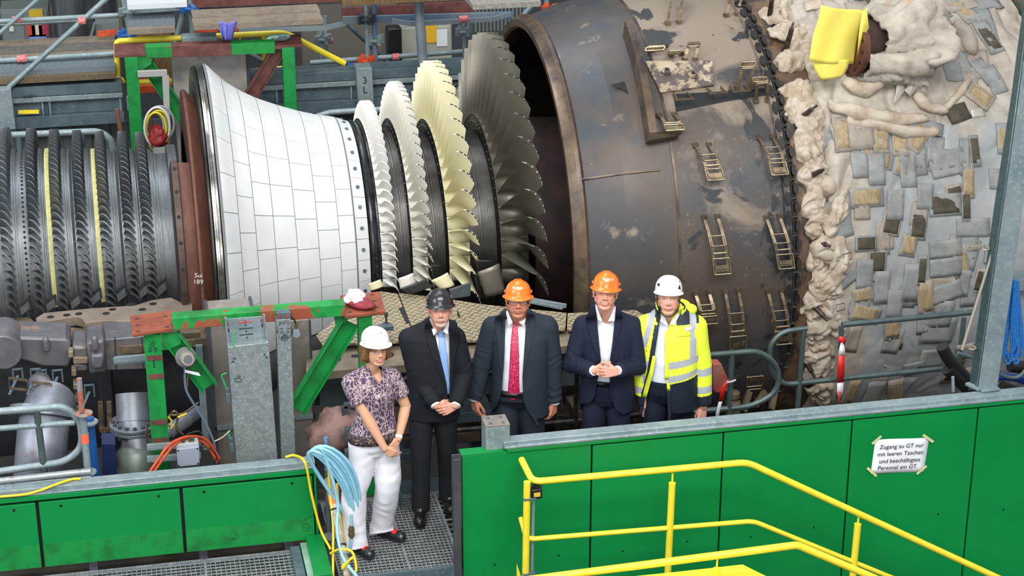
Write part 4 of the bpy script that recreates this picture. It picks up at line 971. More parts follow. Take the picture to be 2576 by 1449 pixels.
# -- front green frame
FM=green_old
ff=empty('green_lifting_frame',P(390,1182,y=.55),'front green steel frame with red-brown corner plates before the white cone','steel frame')
FZ=1.495
def fplate(pts,name,m,z,t=.022,parent=ff): return plate(pts,(0,0,-t),name,m,parent,z=z,bevel=.002)
fplate([(328,795),(432,780),(437,825),(333,841)],'corner_plate',[redbrown],FZ)
fplate([(328,797),(432,782),(438,829),(334,845)],'corner_plate_edge',FM,FZ-.0225,.012)
fplate([(855,743),(955,733),(970,783),(868,795)],'corner_plate',redbrown,FZ)
fplate([(855,745),(956,735),(971,787),(869,799)],'corner_plate_edge',FM,FZ-.0225,.012)
for (a,b) in((345,806),(416,801),(346,823),(347,840),(420,835),(940,741),(945,757),(948,775),(880,779)):
    pass
for (a,b) in((345,802),(346,818),(347,834),(416,796),(420,822),(936,741),(942,757),(947,773),(880,785)):
    c=P(a,b,z=FZ+.001); mb=MB(); mb.cbox(c,(.03,.014,.002)); mb.build('slot_hole',blackrub,ff)
def P2(q,y): return P(q[0],q[1],y=y)
# top beam
yb0=.52
patchy=mat('green_and_primer_paint','#12903e',.5,0,c2='#0c6b2d',scale=7,lo=.45,hi=.65,c3='#8f4a32',scale3=2.4,lo3=.56,hi3=.58)
mb=MB(); a=P(434,815,y=yb0);b=P(868,780,y=yb0); mb.bar(a+Vector((0,.055,0)),b+Vector((0,.055,0)),.12,.09); mb.build('top_beam',patchy,ff,bevel=.003)
mb=MB(); a=P(383,842,y=.54); b=P(407,1195,y=.54); mb.bar(a+Vector((0,.06,0)),Vector((a.x,a.y+.06,-.36)),.125,.12,(0,1,0)); mb.build('leg',FM,ff,bevel=.003)
mb=MB(); a=P(919,792,y=.52); mb.bar(a+Vector((0,.06,0)),Vector((a.x,a.y+.06,-.36)),.10,.12,(0,1,0)); mb.build('leg',FM,ff,bevel=.003)
def brace(a,b,w,name='diagonal_brace',m=FM,y=.55,parent=ff,h=.09,flange=True):
    p0=P(*a,y=y);p1=P(*b,y=y); d,s_,u=frame_of(p1-p0,(0,1,0))
    mb=MB(); mb.bar(p0+Vector((0,.05,0)),p1+Vector((0,.05,0)),w,.012,(0,1,0))
    if flange:
        sd=(p1-p0).normalized().cross(Vector((0,1,0)))
        for k in(-1,1): mb.bar(p0+sd*k*w/2+Vector((0,.02,0)),p1+sd*k*w/2+Vector((0,.02,0)),.010,.09,(0,1,0))
    return mb.build(name,m,parent,bevel=.002)
brace((432,850),(528,978),.12); brace((880,815),(745,1035),.13)
fplate([(408,845),(452,842),(452,880),(412,886)],'gusset_plate',FM,0) if False else plate([(407,840),(455,836),(455,865),(425,880),(409,880)],(0,.012,0),'gusset_plate',FM,ff,y=.56)
plate([(840,795),(885,792),(868,812),(845,822)],(0,.012,0),'gusset_plate',FM,ff,y=.56)
for (b,w) in((902,0),(949,2),(1064,6),(1109,8)):
    plate([(369+w+(b-902)*.03,b-6),(407+w+(b-902)*.03,b-9),(409+w+(b-902)*.03,b+4),(371+w+(b-902)*.03,b+6)],(0,.004,0),'primer_patch',redbrown_dark,ff,y=.534)
text_mesh('1',.09,P(388,925,y=.532),(1,0,0),(0,0,1),'chalk_number',ink,ff)
def scribble(pts,y,name,parent,r=.0022,m=ink):
    mb=MB()
    for s in pts:
        mb.tube([P(u,v_,y=y) for u,v_ in s],r,4)
    return mb.build(name,m,parent,smooth=2)
def ell(cx,cy,rx,ry,n=14,a0=0,a1=360): return [(cx+rx*math.cos(math.radians(a0+(a1-a0)*k/n)),cy+ry*math.sin(math.radians(a0+(a1-a0)*k/n))) for k in range(n+1)]
scribble([ell(384,866,3.5,5),[(378,860),(375,858)],[(384,859),(384,856)],[(390,861),(393,858)],[(378,866),(374,867)],ell(378,879,3.5,6),ell(391,880,3.5,6),[(376,882),(381,882)],[(389,876),(394,876)]],.532,'marker_doodle',ff)
# -- sheet metal columns behind the frame
dusty=mat('dusty_sheet_steel','#8f8983',.55,.25,c2='#7b756f',scale=3,lo=.35,hi=.65,c3='#9d978f',scale3=9,lo3=.55,hi3=.7)
spangle=mat('spangled_zinc_sheet','#8b9695',.45,.3,c2='#7c878a',scale=28,lo=.42,hi=.58,c3='#a9b8bb',scale3=60,lo3=.56,hi3=.66)
du=empty('sheet_metal_duct',P(600,1165,y=1.15),'tall dusty sheet metal duct behind the front green frame','duct')
mb=MB(); a=P(525,825,y=1.15);b=P(640,820,y=1.15); mb.box((a.x+.01,1.15,-.36),(b.x-.01,1.5,1.30)); mb.build('duct_body',dusty,du,bevel=.004)
for x in(a.x,b.x): 
    mb=MB(); mb.box((x-.012,1.12,-.36),(x+.012,1.5,1.31)); mb.build('duct_corner',case_dark,du)
mb=MB(); z=P(570,1075,y=1.13).z; mb.box((a.x,1.12,z-.015),(b.x,1.15,z+.015)); mb.build('joint_strip',galv,du)
du=empty('sheet_metal_duct',P(770,1140,y=1.0),'narrow sheet metal duct behind the right green diagonal','duct')
mb=MB(); a=P(725,825,y=1.0);b=P(778,820,y=1.0); mb.box((a.x,1.0,-.36),(b.x,1.35,1.28)); mb.build('duct_body',dusty,du,bevel=.004)
mb=MB(); mb.box((b.x,.98,-.36),(b.x+.012,1.35,1.28)); mb.build('duct_corner',case_dark,du)
mb=MB(); z=P(750,1050,y=.99).z; mb.box((a.x,.98,z-.015),(b.x+.012,1.0,z+.015)); mb.build('joint_strip',galv,du)
cv=empty('zinc_cable_cover',P(640,1165,y=.45),'broad spangled zinc cable cover with perforated tray showing at its top','cable cover')
mb=MB(); q=pl([(573,873),(676,862),(712,1330),(608,1340)],y=.36); mb.prism(q,(0,.11,0)); mb.build('cover_sheet',spangle,cv,bevel=.004)
mb=MB(); q=pl([(566,803),(666,795),(673,868),(575,877)],y=.47); mb.prism(q,(0,.01,0)); mb.build('perforated_tray',galv,cv,bevel=.002)
mb=MB(); q=pl([(566,803),(570,803),(578,875),(574,877)],y=.42); mb.prism(q,(0,.05,0)); mb.build('tray_edge',galv,cv)
mb=MB(); q=pl([(663,795),(667,795),(676,866),(672,868)],y=.42); mb.prism(q,(0,.05,0)); mb.build('tray_edge',galv,cv)
for i in range(4):
    y_=811+i*15.5; x_=600+i*1.6
    mb=MB(); mb.capsule(P(x_,y_+1,y=.467),P(x_+33,y_-2,y=.467),.0035,seg=6); mb.build('tray_slot',blackrub if i else redt,cv)
    mb=MB(); c=P(x_+18,y_+7,y=.467); mb.sphere(c,.006,8,6); mb.build('tray_hole',blackrub,cv)
for (a,b) in((573,811),(657,803),(659,815),(575,828),(616,806)):
    mb=MB(); mb.capsule(P(a,b,y=.466),P(a+.5,b+6,y=.466),.004,seg=6); mb.build('tray_slot',redt if b<812 else blackrub,cv)
scribble([ell(599,956,9,5,10),[(598,948),(601,944),(604,948),(603,951),(598,951)]],.357,'marker_doodle',cv)
scribble([[(586,903),(590,902),(594,901)],[(663,893),(667,892)],[(582,910),(586,908),(588,912)],[(668,898),(673,899)]],.357,'marker_smudge',cv,r=.004)
# face post
fp=empty('zinc_post',P(715,1160,y=.5),'narrow zinc post with a toothy smiling face drawn in marker','post')
mb=MB(); mb.prism(pl([(695,805),(731,803),(750,1330),(715,1335)],y=.42),(0,.10,0)); mb.build('post_sheet',spangle,fp,bevel=.003)
mb=MB(); mb.prism(pl([(695,788),(731,786),(732,804),(696,806)],y=.43),(0,.06,0)); mb.build('post_cap_bracket',galv_dark,fp,bevel=.002)
for a in(704,722):
    mb=MB(); mb.capsule(P(a,793,y=.427),P(a,800,y=.427),.005,seg=6); mb.build('bolt_slot',redt,fp)
yf=.417
scribble([[(697,822),(699,835),(702,848),(712,857),(722,856),(731,845),(733,830),(731,820)],ell(709,836,3.2,3.2),ell(724,834,3.2,3.2),[(704,828),(708,826),(713,828)],[(720,827),(725,825),(730,828)],[(716,838),(713,843),(718,843),(716,838)],
  [(707,846),(724,843),(725,849),(718,853),(708,852),(707,846)],[(711,846),(711,852)],[(715,845),(715,853)],[(719,844),(719,852)],[(708,849),(724,847)],[(699,834),(696,832),(698,838)],[(732,831),(735,830),(734,836)],
  [(701,820),(705,808),(705,817),(711,806),(712,816),(719,804),(718,816),(725,806),(724,817),(730,810)]],yf,'drawn_face',fp,r=.0017)
# horn / round device on bracket
hn=empty('round_alarm_sounder',P(468,945,y=.7),'grey round alarm sounder with square flange on the front frame brace','alarm sounder')
c=P(467,898,y=.54); dv=Vector((.1,-1,.25)).normalized()
mb=MB(); mb.cyl(c,c+dv*.02,.078,seg=30); mb.build('sounder_flange',case_grey,hn,bevel=.006)
mb=MB(); mb.tube([c+dv*.02,c+dv*.07,c+dv*.12,c+dv*.13],[.058,.055,.05,.044],26); mb.build('sounder_body',mat('warm_grey_cast','#9c958e',.5,.2),hn,smooth=.5)
mb=MB(); mb.tube([c+dv*.128,c+dv*.134],[.035,.033],24); mb.build('sounder_cap',case_grey,hn)
cables=[([(466,925),(465,955),(470,985),(490,1020),(512,1055),(525,1080),(540,1120),(545,1165)],'#5b6c80',.009,.50,'blue-grey cable hanging from the round sounder'),([(474,925),(472,950),(470,985)],'#6b4b3c',.007,.52,'short brown cable below the round sounder')]
for k,(pts,c_,r,y,l) in enumerate(cables): tag(tubeo('hanging_cable',smooth_path([P(u,v_,y=y) for u,v_ in pts]),r,mat('cable_'+c_,c_,.5),None),l,'cable')
tag(plate([(465,930),(500,938),(505,946),(498,945),(466,937)],(0,.003,0),'white_cable_tie',whit,y=.48),'white ribbon tied round the cable under the sounder','ribbon')
# thin grey strut and top bracket left of the tall duct
st=empty('grey_strut',P(515,1090,y=.95),'narrow grey channel strut left of the tall duct','strut')
mb=MB(); mb.bar(P(500,868,y=.95),P(520,1130,y=.95),.05,.03,(0,1,0)); mb.build('strut_body',galv,st,bevel=.002)
mb=MB(); mb.prism(pl([(458,838),(505,835),(505,850),(458,855)],y=.93),(0,.04,0)); mb.build('strut_bracket',brown_flange,st,bevel=.003)
# junction box and orange hoses
jb=empty('junction_box',P(475,1175,y=.2),'grey junction box with four screws below the orange hoses','junction box')
mb=MB(); q=pl([(444,1130),(501,1124),(503,1170),(447,1176)],y=.22); mb.prism(q,(0,.08,0)); mb.build('box_lid',mat('box_lid_grey','#8f98a6',.45),jb,bevel=.006)
mb=MB(); q=pl([(444,1118),(499,1112),(501,1124),(444,1130)],y=.26); mb.prism(q,(0,.08,0)); mb.build('box_body',mat('box_body_grey','#a3aaa9',.45),jb,bevel=.005)
for (a,b) in((448,1134),(497,1129),(450,1172),(499,1166)):
    c=P(a,b,y=.215); mb=MB(); mb.cyl(c,c+Vector((0,.01,0)),.006,seg=8); mb.build('box_screw',black,jb)
for (a,b) in((462,1115),(478,1112),(485,1112)):
    c=P(a,b,y=.28); mb=MB(); mb.cyl(c,c+Vector((0,0,.035)),.012,seg=10); mb.build('cable_gland',brass,jb)
orange_h=mat('orange_hose','#c64f2c',.5,c2='#a8401f',scale=9)
for k,(dx,dy,l) in enumerate(((0,0,'outer orange-red hose arching over the junction box'),(6,7,'inner orange-red hose arching over the junction box'))):
    y0=.12
    tag(tubeo('orange_hose',smooth_path([P(a+dx*(1 if a<450 else -1),b+dy,y=yy) for a,b,yy in ((372,1195,.0),(395,1160,.12),(425,1120,.22),(465,1100,.3),(505,1100,.38),(530,1118,.42),(552,1155,.42))]),.011,orange_h,None),l,'hose')
for pts,l,c_ in (([(505,1122),(530,1130),(545,1148),(538,1168)],'thin black cable right of the junction box','#23262b'),([(462,1110),(468,1095),(482,1088),(500,1085),(512,1095)],'black cable looping up from the junction box','#202327'),([(570,938),(558,945),(565,965),(572,985)],'green earth wire with plug beside the zinc cover','#0fae5c'),([(580,1082),(575,1090),(581,1110)],'short green earth wire low beside the zinc cover','#0fae5c'),([(578,1083),(560,1100),(540,1110)],'beige earth wire near the junction box','#b9b09a'),([(590,833),(589,855),(586,870)],'green wire in the perforated tray','#0fae5c')):
    tag(tubeo('thin_cable',smooth_path([P(u,v_,y=.34) for u,v_ in pts]),.005,mat('wire_'+c_,c_,.5),None,seg=8),l,'cable')
for (a,b,l) in((574,1000,'upper metal plug hanging on the green wire'),(583,1125,'lower metal plug hanging on the green wire')):
    q=P(a,b,y=.34); mb=MB(); mb.cbox(q,(.03,.03,.08)); mb.cyl(q+Vector((0,0,.04)),q+Vector((0,0,.08)),.012,seg=8); tag(mb.build('cable_plug',galv_dark,bevel=.003),l,'plug')
sn=empty('grey_sensor_box',P(748,862,y=.55),'small grey sensor box hanging by black cable on the tall post right side','sensor')
mb=MB(); q=P(746,848,y=.58); mb.prism(pl([(738,832),(752,830),(757,845),(748,852),(735,848)],y=.45),(0,.05,0)); mb.build('sensor_body',mat('sensor_grey','#7f8a92',.5),sn,bevel=.005)
tubeo('sensor_cable',smooth_path([P(730,796,y=.46),P(741,806,y=.46),P(746,825,y=.46)]),.006,black,sn,seg=8); mb=MB(); q=P(746,824,y=.46); mb.cyl(q,q+Vector((0,0,.035)),.012,seg=8); mb.build('sensor_plug',brass,sn)
# unistrut rails crossing the green leg
for k,(b,l) in enumerate(((1125,'upper'),(1155,'lower'))):
    mb=MB(); mb.bar(P(370,b,y=.48),P(505,b-10,y=.48),.04,.04); mb.bar(P(370,b+5,y=.46),P(505,b-5,y=.46),.01,.02); tag(mb.build('mounting_rail',galv),l+' galvanised mounting rail crossing the green leg','mounting rail')
mb=MB(); mb.bar(P(288,905,y=1.1),P(370,898,y=1.0),.04,.04); mb.bar(P(288,912,y=1.1),P(370,905,y=1.0),.012,.03); tag(mb.build('mounting_rail',galv),'galvanised double rail stub left of the green leg','mounting rail')
# red cap and white cloth on the corner plate
redcloth=mat('dark_red_work_glove','#93323c',.7,c2='#7c2630',scale=14,bump=.3,bscale=40); whitecloth=mat('white_rag','#e9e7e8',.8,c2='#d6d2d4',scale=9,bump=.4,bscale=30)
def blob(c,sx,sy,sz,m,label,cat,name,seed=0,amp=.3,rot=0,fr=9):
    mb=MB(); mb.sphere(c,1,28,18,(sx,sy,sz),Matrix.Rotation(rot,3,'Z'))
    v2=[]
    for q in mb.v:
        d=q-c; k=1+amp*noise.noise(d*fr+Vector((seed,0,0)))+amp*.6*noise.noise(d*fr*2.7+Vector((0,seed,0)))
        w=c+d*k; w.z=max(w.z,c.z-sz*.6) ; v2.append(w)
    mb.v=v2; return tag(mb.build(name,m,smooth=3),label,cat)
blob(P(905,762,z=FZ+.03),.13,.075,.035,redcloth,'crumpled dark red glove on the right red-brown corner plate','glove','work_glove',3,.25,-.9)
blob(P(890,748,z=FZ+.06),.075,.09,.05,whitecloth,'white rag lying on the dark red glove','rag','white_rag',5,.5,.3,14)

chalk=mat('white_chalk','#d9d4cc',.8)
o_=text_mesh('Sui\n189',.055,P(499,698,y=2.02),(1,0,-.1),(0,0,1),'chalk_marking',chalk,None); tag(o_,'chalk figures on the rusty brown shroud left of the white cone','marking')
scribble([ell(770,1327,10,9),[(766,1324),(770,1331),(775,1322)],[(766,1308),(785,1298),(800,1292)],[(590,1343),(598,1346),(599,1352),(592,1356),(583,1355)]],YL-.006,'marker_doodle',lp,r=.0015)
# ================================================================ people
def fuse(mb,voxel,smooth=2,name='fused'):
    me=bpy.data.meshes.new(name); me.from_pydata([tuple(v) for v in mb.v],[],mb.f); me.update()
    bm=bmesh.new(); bm.from_mesh(me); bmesh.ops.recalc_face_normals(bm,faces=bm.faces); bm.to_mesh(me); bm.free()
    o=bpy.data.objects.new('tmp',me); col.objects.link(o)
    r=o.modifiers.new('r','REMESH'); r.mode='VOXEL'; r.voxel_size=voxel; r.adaptivity=0
    if smooth:
        s=o.modifiers.new('s','SMOOTH'); s.factor=.5; s.iterations=smooth
    dg=bpy.context.evaluated_depsgraph_get(); out=bpy.data.meshes.new_from_object(o.evaluated_get(dg)); bpy.data.objects.remove(o); bpy.data.meshes.remove(me)
    return out
def mco(me):
    a=np.empty(len(me.vertices)*3); me.vertices.foreach_get('co',a); return a.reshape(-1,3)
def setco(me,a): me.vertices.foreach_set('co',a.ravel()); me.update()
def mno(me):
    a=np.empty(len(me.vertices)*3); me.vertices.foreach_get('normal',a); return a.reshape(-1,3)
def setcol(me,rgb):
    at=me.color_attributes.new('Col','FLOAT_COLOR','POINT'); a=np.ones((len(me.vertices),4)); a[:,:3]=rgb; at.data.foreach_set('color',a.ravel())
def lin(h): return np.array(srgb(h)[:3])
def attr_mat(name,rough=.6,metal=0,sub=0,bump=0,bscale=200,sheen=0,var=.08,vscale=12):
    if name in MATS: return MATS[name]
    m=mat(name,'#ffffff',rough,metal,sub=sub,bump=bump,bscale=bscale); nt=m.node_tree;N=nt.nodes;L=nt.links;b=N['Principled BSDF']
    a=N.new('ShaderNodeAttribute'); a.attribute_name='Col'
    n=N.new('ShaderNodeTexNoise'); n.inputs['Scale'].default_value=vscale; r=N.new('ShaderNodeMapRange'); r.inputs['To Min'].default_value=1-var; r.inputs['To Max'].default_value=1+var; L.new(n.outputs['Fac'],r.inputs['Value'])
    tc=N.new('ShaderNodeTexCoord'); L.new(tc.outputs['Object'],n.inputs['Vector'])
    vm=N.new('ShaderNodeVectorMath'); vm.operation='SCALE'; L.new(a.outputs['Color'],vm.inputs[0]); L.new(r.outputs[0],vm.inputs['Scale']); L.new(vm.outputs[0],b.inputs['Base Color'])
    if sheen: b.inputs['Sheen Weight'].default_value=sheen
    return m
skin_mat=attr_mat('human_skin',.5,sub=.12,var=.06,vscale=30)
skin_mat.node_tree.nodes['Principled BSDF'].inputs['Specular IOR Level'].default_value=.35
hivis_mat=attr_mat('hi_vis_fabric',.55,var=.04,vscale=10)
eye_mat=attr_mat('eyeball',.15,var=0)
def G(a,s): return np.exp(-(a/s)**2)
def sstep(x,a,b):
    t=np.clip((x-a)/(b-a),0,1); return t*t*(3-2*t)
def nz3(co,s,seed=0):
    return np.array([noise.noise(Vector((p[0]*s[0]+seed,p[1]*s[1]+seed*.7,p[2]*s[2]))) for p in co])
class Person:
    def __init__(s,x,y,rot,scale,label):
        s.root=empty('person',(x,y,0.0),label,'person'); s.root.rotation_euler=(0,0,math.radians(rot)); s.root.scale=(scale,)*3
        s.M=Matrix.Translation((x,y,0))@Matrix.Rotation(math.radians(rot),4,'Z')@Matrix.Scale(scale,4); s.I=s.M.inverted()
        s.o=s.I@CAM
    def L(s,px,py,yl):
        d=s.I.to_3x3()@ray(px,py); t=(yl-s.o.y)/d.y; return s.o+d*t
    def add(s,obj_or_mesh,name,m,parent=None,smooth=1.5,solid=0):
        if isinstance(obj_or_mesh,MB):
            mb=obj_or_mesh; me=bpy.data.meshes.new(name); me.from_pydata([tuple(v) for v in mb.v],[],mb.f)
            bm=bmesh.new(); bm.from_mesh(me); bmesh.ops.recalc_face_normals(bm,faces=bm.faces); bm.to_mesh(me); bm.free()
            if isinstance(m,(list,tuple)): me.polygons.foreach_set('material_index',mb.m)
        else: me=obj_or_mesh
        me.materials.clear()
        for q in (m if isinstance(m,(list,tuple)) else [m]): me.materials.append(q)
        if isinstance(obj_or_mesh,MB) and isinstance(m,(list,tuple)): me.polygons.foreach_set('material_index',obj_or_mesh.m)
        me.name=name; finish(me,smooth); o=bpy.data.objects.new(name,me); col.objects.link(o); o.parent=parent or s.root
        if solid: md=o.modifiers.new('t','SOLIDIFY'); md.thickness=solid; md.offset=1
        return o
def ik(sh,wr,hint,l1,l2):
    sh=Vector(sh);wr=Vector(wr);d=wr-sh;D=min(d.length,(l1+l2)*.999); d.normalize()
    a=(l1*l1-l2*l2+D*D)/(2*D); h=math.sqrt(max(0,l1*l1-a*a)); hv=Vector(hint); hv=(hv-d*hv.dot(d)).normalized()
    return sh+d*a+hv*h
def hand(mb,wr,d,n,side,curl=(25,30,20),th=(.55,.65,.35),k=1.,fan=4,rk=1.,tcurl=25):
    "d = pointing direction, n = palm normal, side = +1/-1 so that s=side*(d x n) points to the thumb"
    d=Vector(d).normalized(); n=Vector(n); n=(n-d*n.dot(d)).normalized(); s=d.cross(n)*side
    wr=Vector(wr)
    offs=[.030,.010,-.010,-.029]; mc=[.088,.090,.085,.077]; fl=[.072,.080,.074,.058]
    for i in range(4):
        base=wr+s*offs[i]*.55*k+d*.005; kn=wr+d*mc[i]*k+s*offs[i]*k
        mb.capsule(base,kn,.0145*k,.0115*k,8)
        if i<3: mb.capsule(wr+d*mc[i]*.75*k+s*(offs[i]-.010)*k,wr+d*.03*k+s*(offs[i]-.01)*k*.7,.0115*k,.013*k,8)
        dd=(d+s*math.radians((1.5-i)*fan)).normalized(); p=kn
        for j,(f,c) in enumerate(zip((.46,.30,.24),curl)):
            ax=dd.cross(n).normalized(); dd=(Matrix.Rotation(math.radians(c+(i-1)*2),3,ax)@dd).normalized()
            q=p+dd*fl[i]*f*k; r0=(.0092,.0084,.0076)[j]*k*rk; mb.capsule(p,q,r0,r0*.93,8); p=q
            nn=ax.cross(dd); 
    # thumb
    td=(d*th[0]+s*th[1]+n*th[2]).normalized(); p=wr+s*.018*k+d*.018*k+n*.004
    mb.capsule(p,p+td*.042*k,.0155*k,.0125*k,8); p=p+td*.042*k
    ax=td.cross((d*1.0+n*.3)).normalized() if td.cross(d).length>.05 else n
    for l,r in((.034,.0108),(.026,.0096)):
        td=(Matrix.Rotation(math.radians(tcurl),3,ax)@td).normalized(); q=p+td*l*k; mb.capsule(p,q,r*k,r*.9*k,8); p=q
def head_prims(mb,T,w=1.,jaw=1.,nose=1.,chin=1.,fat=0.):
    "T: head frame (matrix) with origin between the ears at eye height"
    def sp(c,r,sc): 
        m=MB(); m.sphere((0,0,0),1,32,20,tuple(a*1. for a in sc)); mb.add([T@(Vector(c)+q*r) for q in m.v],m.f)
    def cp(a,b,r0,r1,seg=12):
        m=MB(); m.capsule(Vector(a),Vector(b),r0,r1,seg); mb.add([T@q for q in m.v],m.f)
    sp((0,.012,.030),1,(.076*w,.096,.100))
    sp((0,-.022,-.030),1,(.067*w,.074,.090)); sp((0,-.010,-.055),1,(.060*w*jaw,.062,.058))
    for s_ in(-1,1):
        cp((s_*.046*w*jaw,.004,-.050),(s_*.016,-.058,-.095*chin),.024+fat*.6,.022)
        cp((s_*.036*w,-.058,-.026),(s_*.046*w,-.035,-.012),.022,.020)
        sp((s_*.028*w,-.056,-.052),1,(.024+fat,.022,.032))
        cp((s_*.012,-.084,.024),(s_*.045,-.072,.026),.0105,.0095)
        # ear
        sp((s_*(.076*w+.004),.008,-.008),1,(.0075,.018,.032)); cp((s_*(.080*w+.006),.020,.014),(s_*(.082*w+.006),.020,-.010),.0065,.0055,8); cp((s_*(.077*w+.004),.002,-.030),(s_*(.078*w+.005),.008,-.036),.0075,.007,8)
        sp((s_*.0125*nose,-.099,-.036),1,(.0085*nose,.011,.009))
    sp((0,-.060,-.100*chin),1,(.026*jaw,.024,.020))
    cp((0,-.089,.012),(0,-.106*1,-.020),.0075*nose,.0095*nose); sp((0,-.110,-.029),1,(.0125*nose,.013,.0115))
    sp((0,-.078,-.066),1,(.028,.018,.022))
    return mb
def sculpt_head(co,T,smile=.5,mouth_open=0.,lips='#b5695c',skin='#c9967e',brow='#7d6a58',hair='#77706a',stubble=None,stub=.5,hairline=True,cheek=.25,older=.3,mouthw=1.,lipfull=1.,browk=1.):
    "move vertices for sockets, mouth, folds; return colours (albedo only)"
    Ti=np.array(T.inverted()); h=co@Ti[:3,:3].T+Ti[:3,3]
    X,Y,Z=h[:,0],h[:,1],h[:,2]
    front=sstep(-Y,.035,.06)*(np.abs(Z+.02)<.14)
    d=np.zeros_like(h)
    for s_ in(-1,1):
        ex=(X-s_*.0315)
        d[:,1]+=front*.0085*G(ex,.017)*G(Z-.001,.0085)
        d[:,1]-=front*.0022*G(ex,.020)*G(Z+.0145,.006)         # bag under the eye
        d[:,1]+=front*.0022*older*G(ex-s_*.002,.02)*G(Z+.022,.004)
        # smile fold
        fx=s_*(.021+.016*np.clip((-.030-Z)/.045,0,1)); m=((Z<-.028)&(Z>-.088)).astype(float)
        d[:,1]+=front*m*(.0008+.0014*smile)*G(X-fx,.0042)
        d[:,1]-=front*(.0030*smile)*G(X-s_*.037,.016)*G(Z+.034,.018)
    mz=-.0685+smile*.12*X*X/.03   # mouth line curves up at the corners
    mw=.0245*mouthw*(1+.22*smile)
    inm=sstep(mw+.004-np.abs(X),0,.006)
    lipU=.0042*lipfull*(1-.35*G(X,.003))*(1-(np.clip(np.abs(X)/mw,0,1))**2); lipD=.0058*lipfull*(1-(np.clip(np.abs(X)/mw,0,1))**2)
    up=inm*front*G(Z-(mz+.0025+mouth_open*.5+lipU*.5),.0032); dn=inm*front*G(Z-(mz-.0025-mouth_open*.5-lipD*.5),.0038)
    d[:,1]-=.0028*up+.0032*dn
    d[:,1]+=inm*front*(.003+mouth_open*.5)*G(Z-mz,.0016+mouth_open*.5)
    d[:,1]+=front*.0025*G(Z+.086,.005)*G(X,.02)
    d[:,1]-=front*.0022*G(X,.004)*G(Z+.055,.006)*0
    h2=h+d; Tm=np.array(T); out=h2@Tm[:3,:3].T+Tm[:3,3]
    w=(np.abs(X)<.12)&(np.abs(Y)<.16)&(Z>-.16)&(Z<.16)
    co2=np.where(w[:,None],out,co)
    base=np.tile(lin(skin),(len(co),1))
    def mixc(mask,c): 
        nonlocal base; mask=np.clip(mask,0,1)[:,None]; base=base*(1-mask)+lin(c)*mask
    red=np.clip(lin(skin)*np.array([1.08,.72,.68]),0,1)
    for s_ in(-1,1):
        m=(cheek*G(X-s_*.042,.02)*G(Z+.032,.018)*front)[:,None]; base=base*(1-m)+red*m
    m=(.30*G(X,.014)*G(Z+.030,.012)*front*(Y<-.09))[:,None]; base=base*(1-m)+red*m
    m=(.22*sstep(np.abs(X),.072,.080)*(np.abs(Z)<.05)*w)[:,None]; base=base*(1-m)+red*m
    if stubble:
        r=front*sstep(-Z,.048,.060)*(Z>-.14)*(1-.8*G(X,.012)*G(Z+.078,.010))+sstep(np.abs(X),.048,.06)*sstep(-Z,.03,.05)*(Z>-.125)*(Y<.01)
        mixc(np.clip(r,0,1)*stub*w,stubble)
    lm=front*(np.abs(X)<mw+.001)*np.maximum(sstep(Z,mz-.001,mz+.001)*sstep(-(Z-(mz+mouth_open*.5+lipU+.0035)),-.001,.002),sstep(-Z,-mz-.001,-mz+.001)*sstep(Z-(mz-mouth_open*.5-lipD-.0035),-.001,.002))
    mixc(lm*.8,lips)
    mixc(front*inm*G(Z-mz,.0016)*.8,'#4a2822')
    for s_ in(-1,1):
        bx=(s_*X-.0335); bz=.0215+.10*(.010-np.abs(bx))*.6
        mixc(1.1*browk*front*(np.abs(bx)<.022)*G(Z-bz,.0046),brow)
        mixc(.35*front*G(X-s_*.0315,.016)*G(Z-.008,.0035),'#8a5a48')
    if hairline:
        hm=w*(Z>-.028)*(sstep(Y,-.052,-.040)*(Z>.012)+sstep(Y,-.012,-.004)*(np.abs(X)>.045)*(Y<.0)+(Y>.03))*(~((np.abs(X)>.0745)&(Y<.04)&(Z<.035)))
        mixc(np.clip(hm,0,1)*.9,hair)
    return co2,base,front
def eyes(P_,T,bodyo,iris='#5b6f7c',closed=.06,dz=0):
    for s_ in(-1,1):
        c=Vector((s_*.0315,-.0705,.0)); mb=MB(); m=MB(); m.sphere((0,0,0),.0125,20,14)
        pts=[T@(c+q) for q in m.v]; mb.add(pts,m.f)
        me=bpy.data.meshes.new('eye'); me.from_pydata([tuple(v) for v in mb.v],[],mb.f)
        loc=np.array([tuple(q) for q in m.v]); r=np.hypot(loc[:,0]+.0006*0,loc[:,2]-.0006); fr=loc[:,1]<0
        c_=np.tile(lin('#c9beb6'),(len(loc),1)); c_[(r<.0066)&fr]=lin(iris); c_[(r<.0030)&fr]=lin('#0c0c0e'); setcol(me,c_)
        P_.add(me,'eye',eye_mat,bodyo)
        # lids
        mb=MB()
        for (z0,rr,sg) in((.0064,.0034,1),(-.0066,.0028,-1)):
            path=[T@(c+Vector((x,-.0125*math.sqrt(max(0,1-(x/.0165)**2))-.0002,sg*abs(z0)*(1-(x/.0165)**2)**.8*(1-closed)))) for x in np.linspace(-.0155,.0155,9)]
            mb.tube(path,[rr*.5]+[rr]*7+[rr*.5],8)
        yield mb
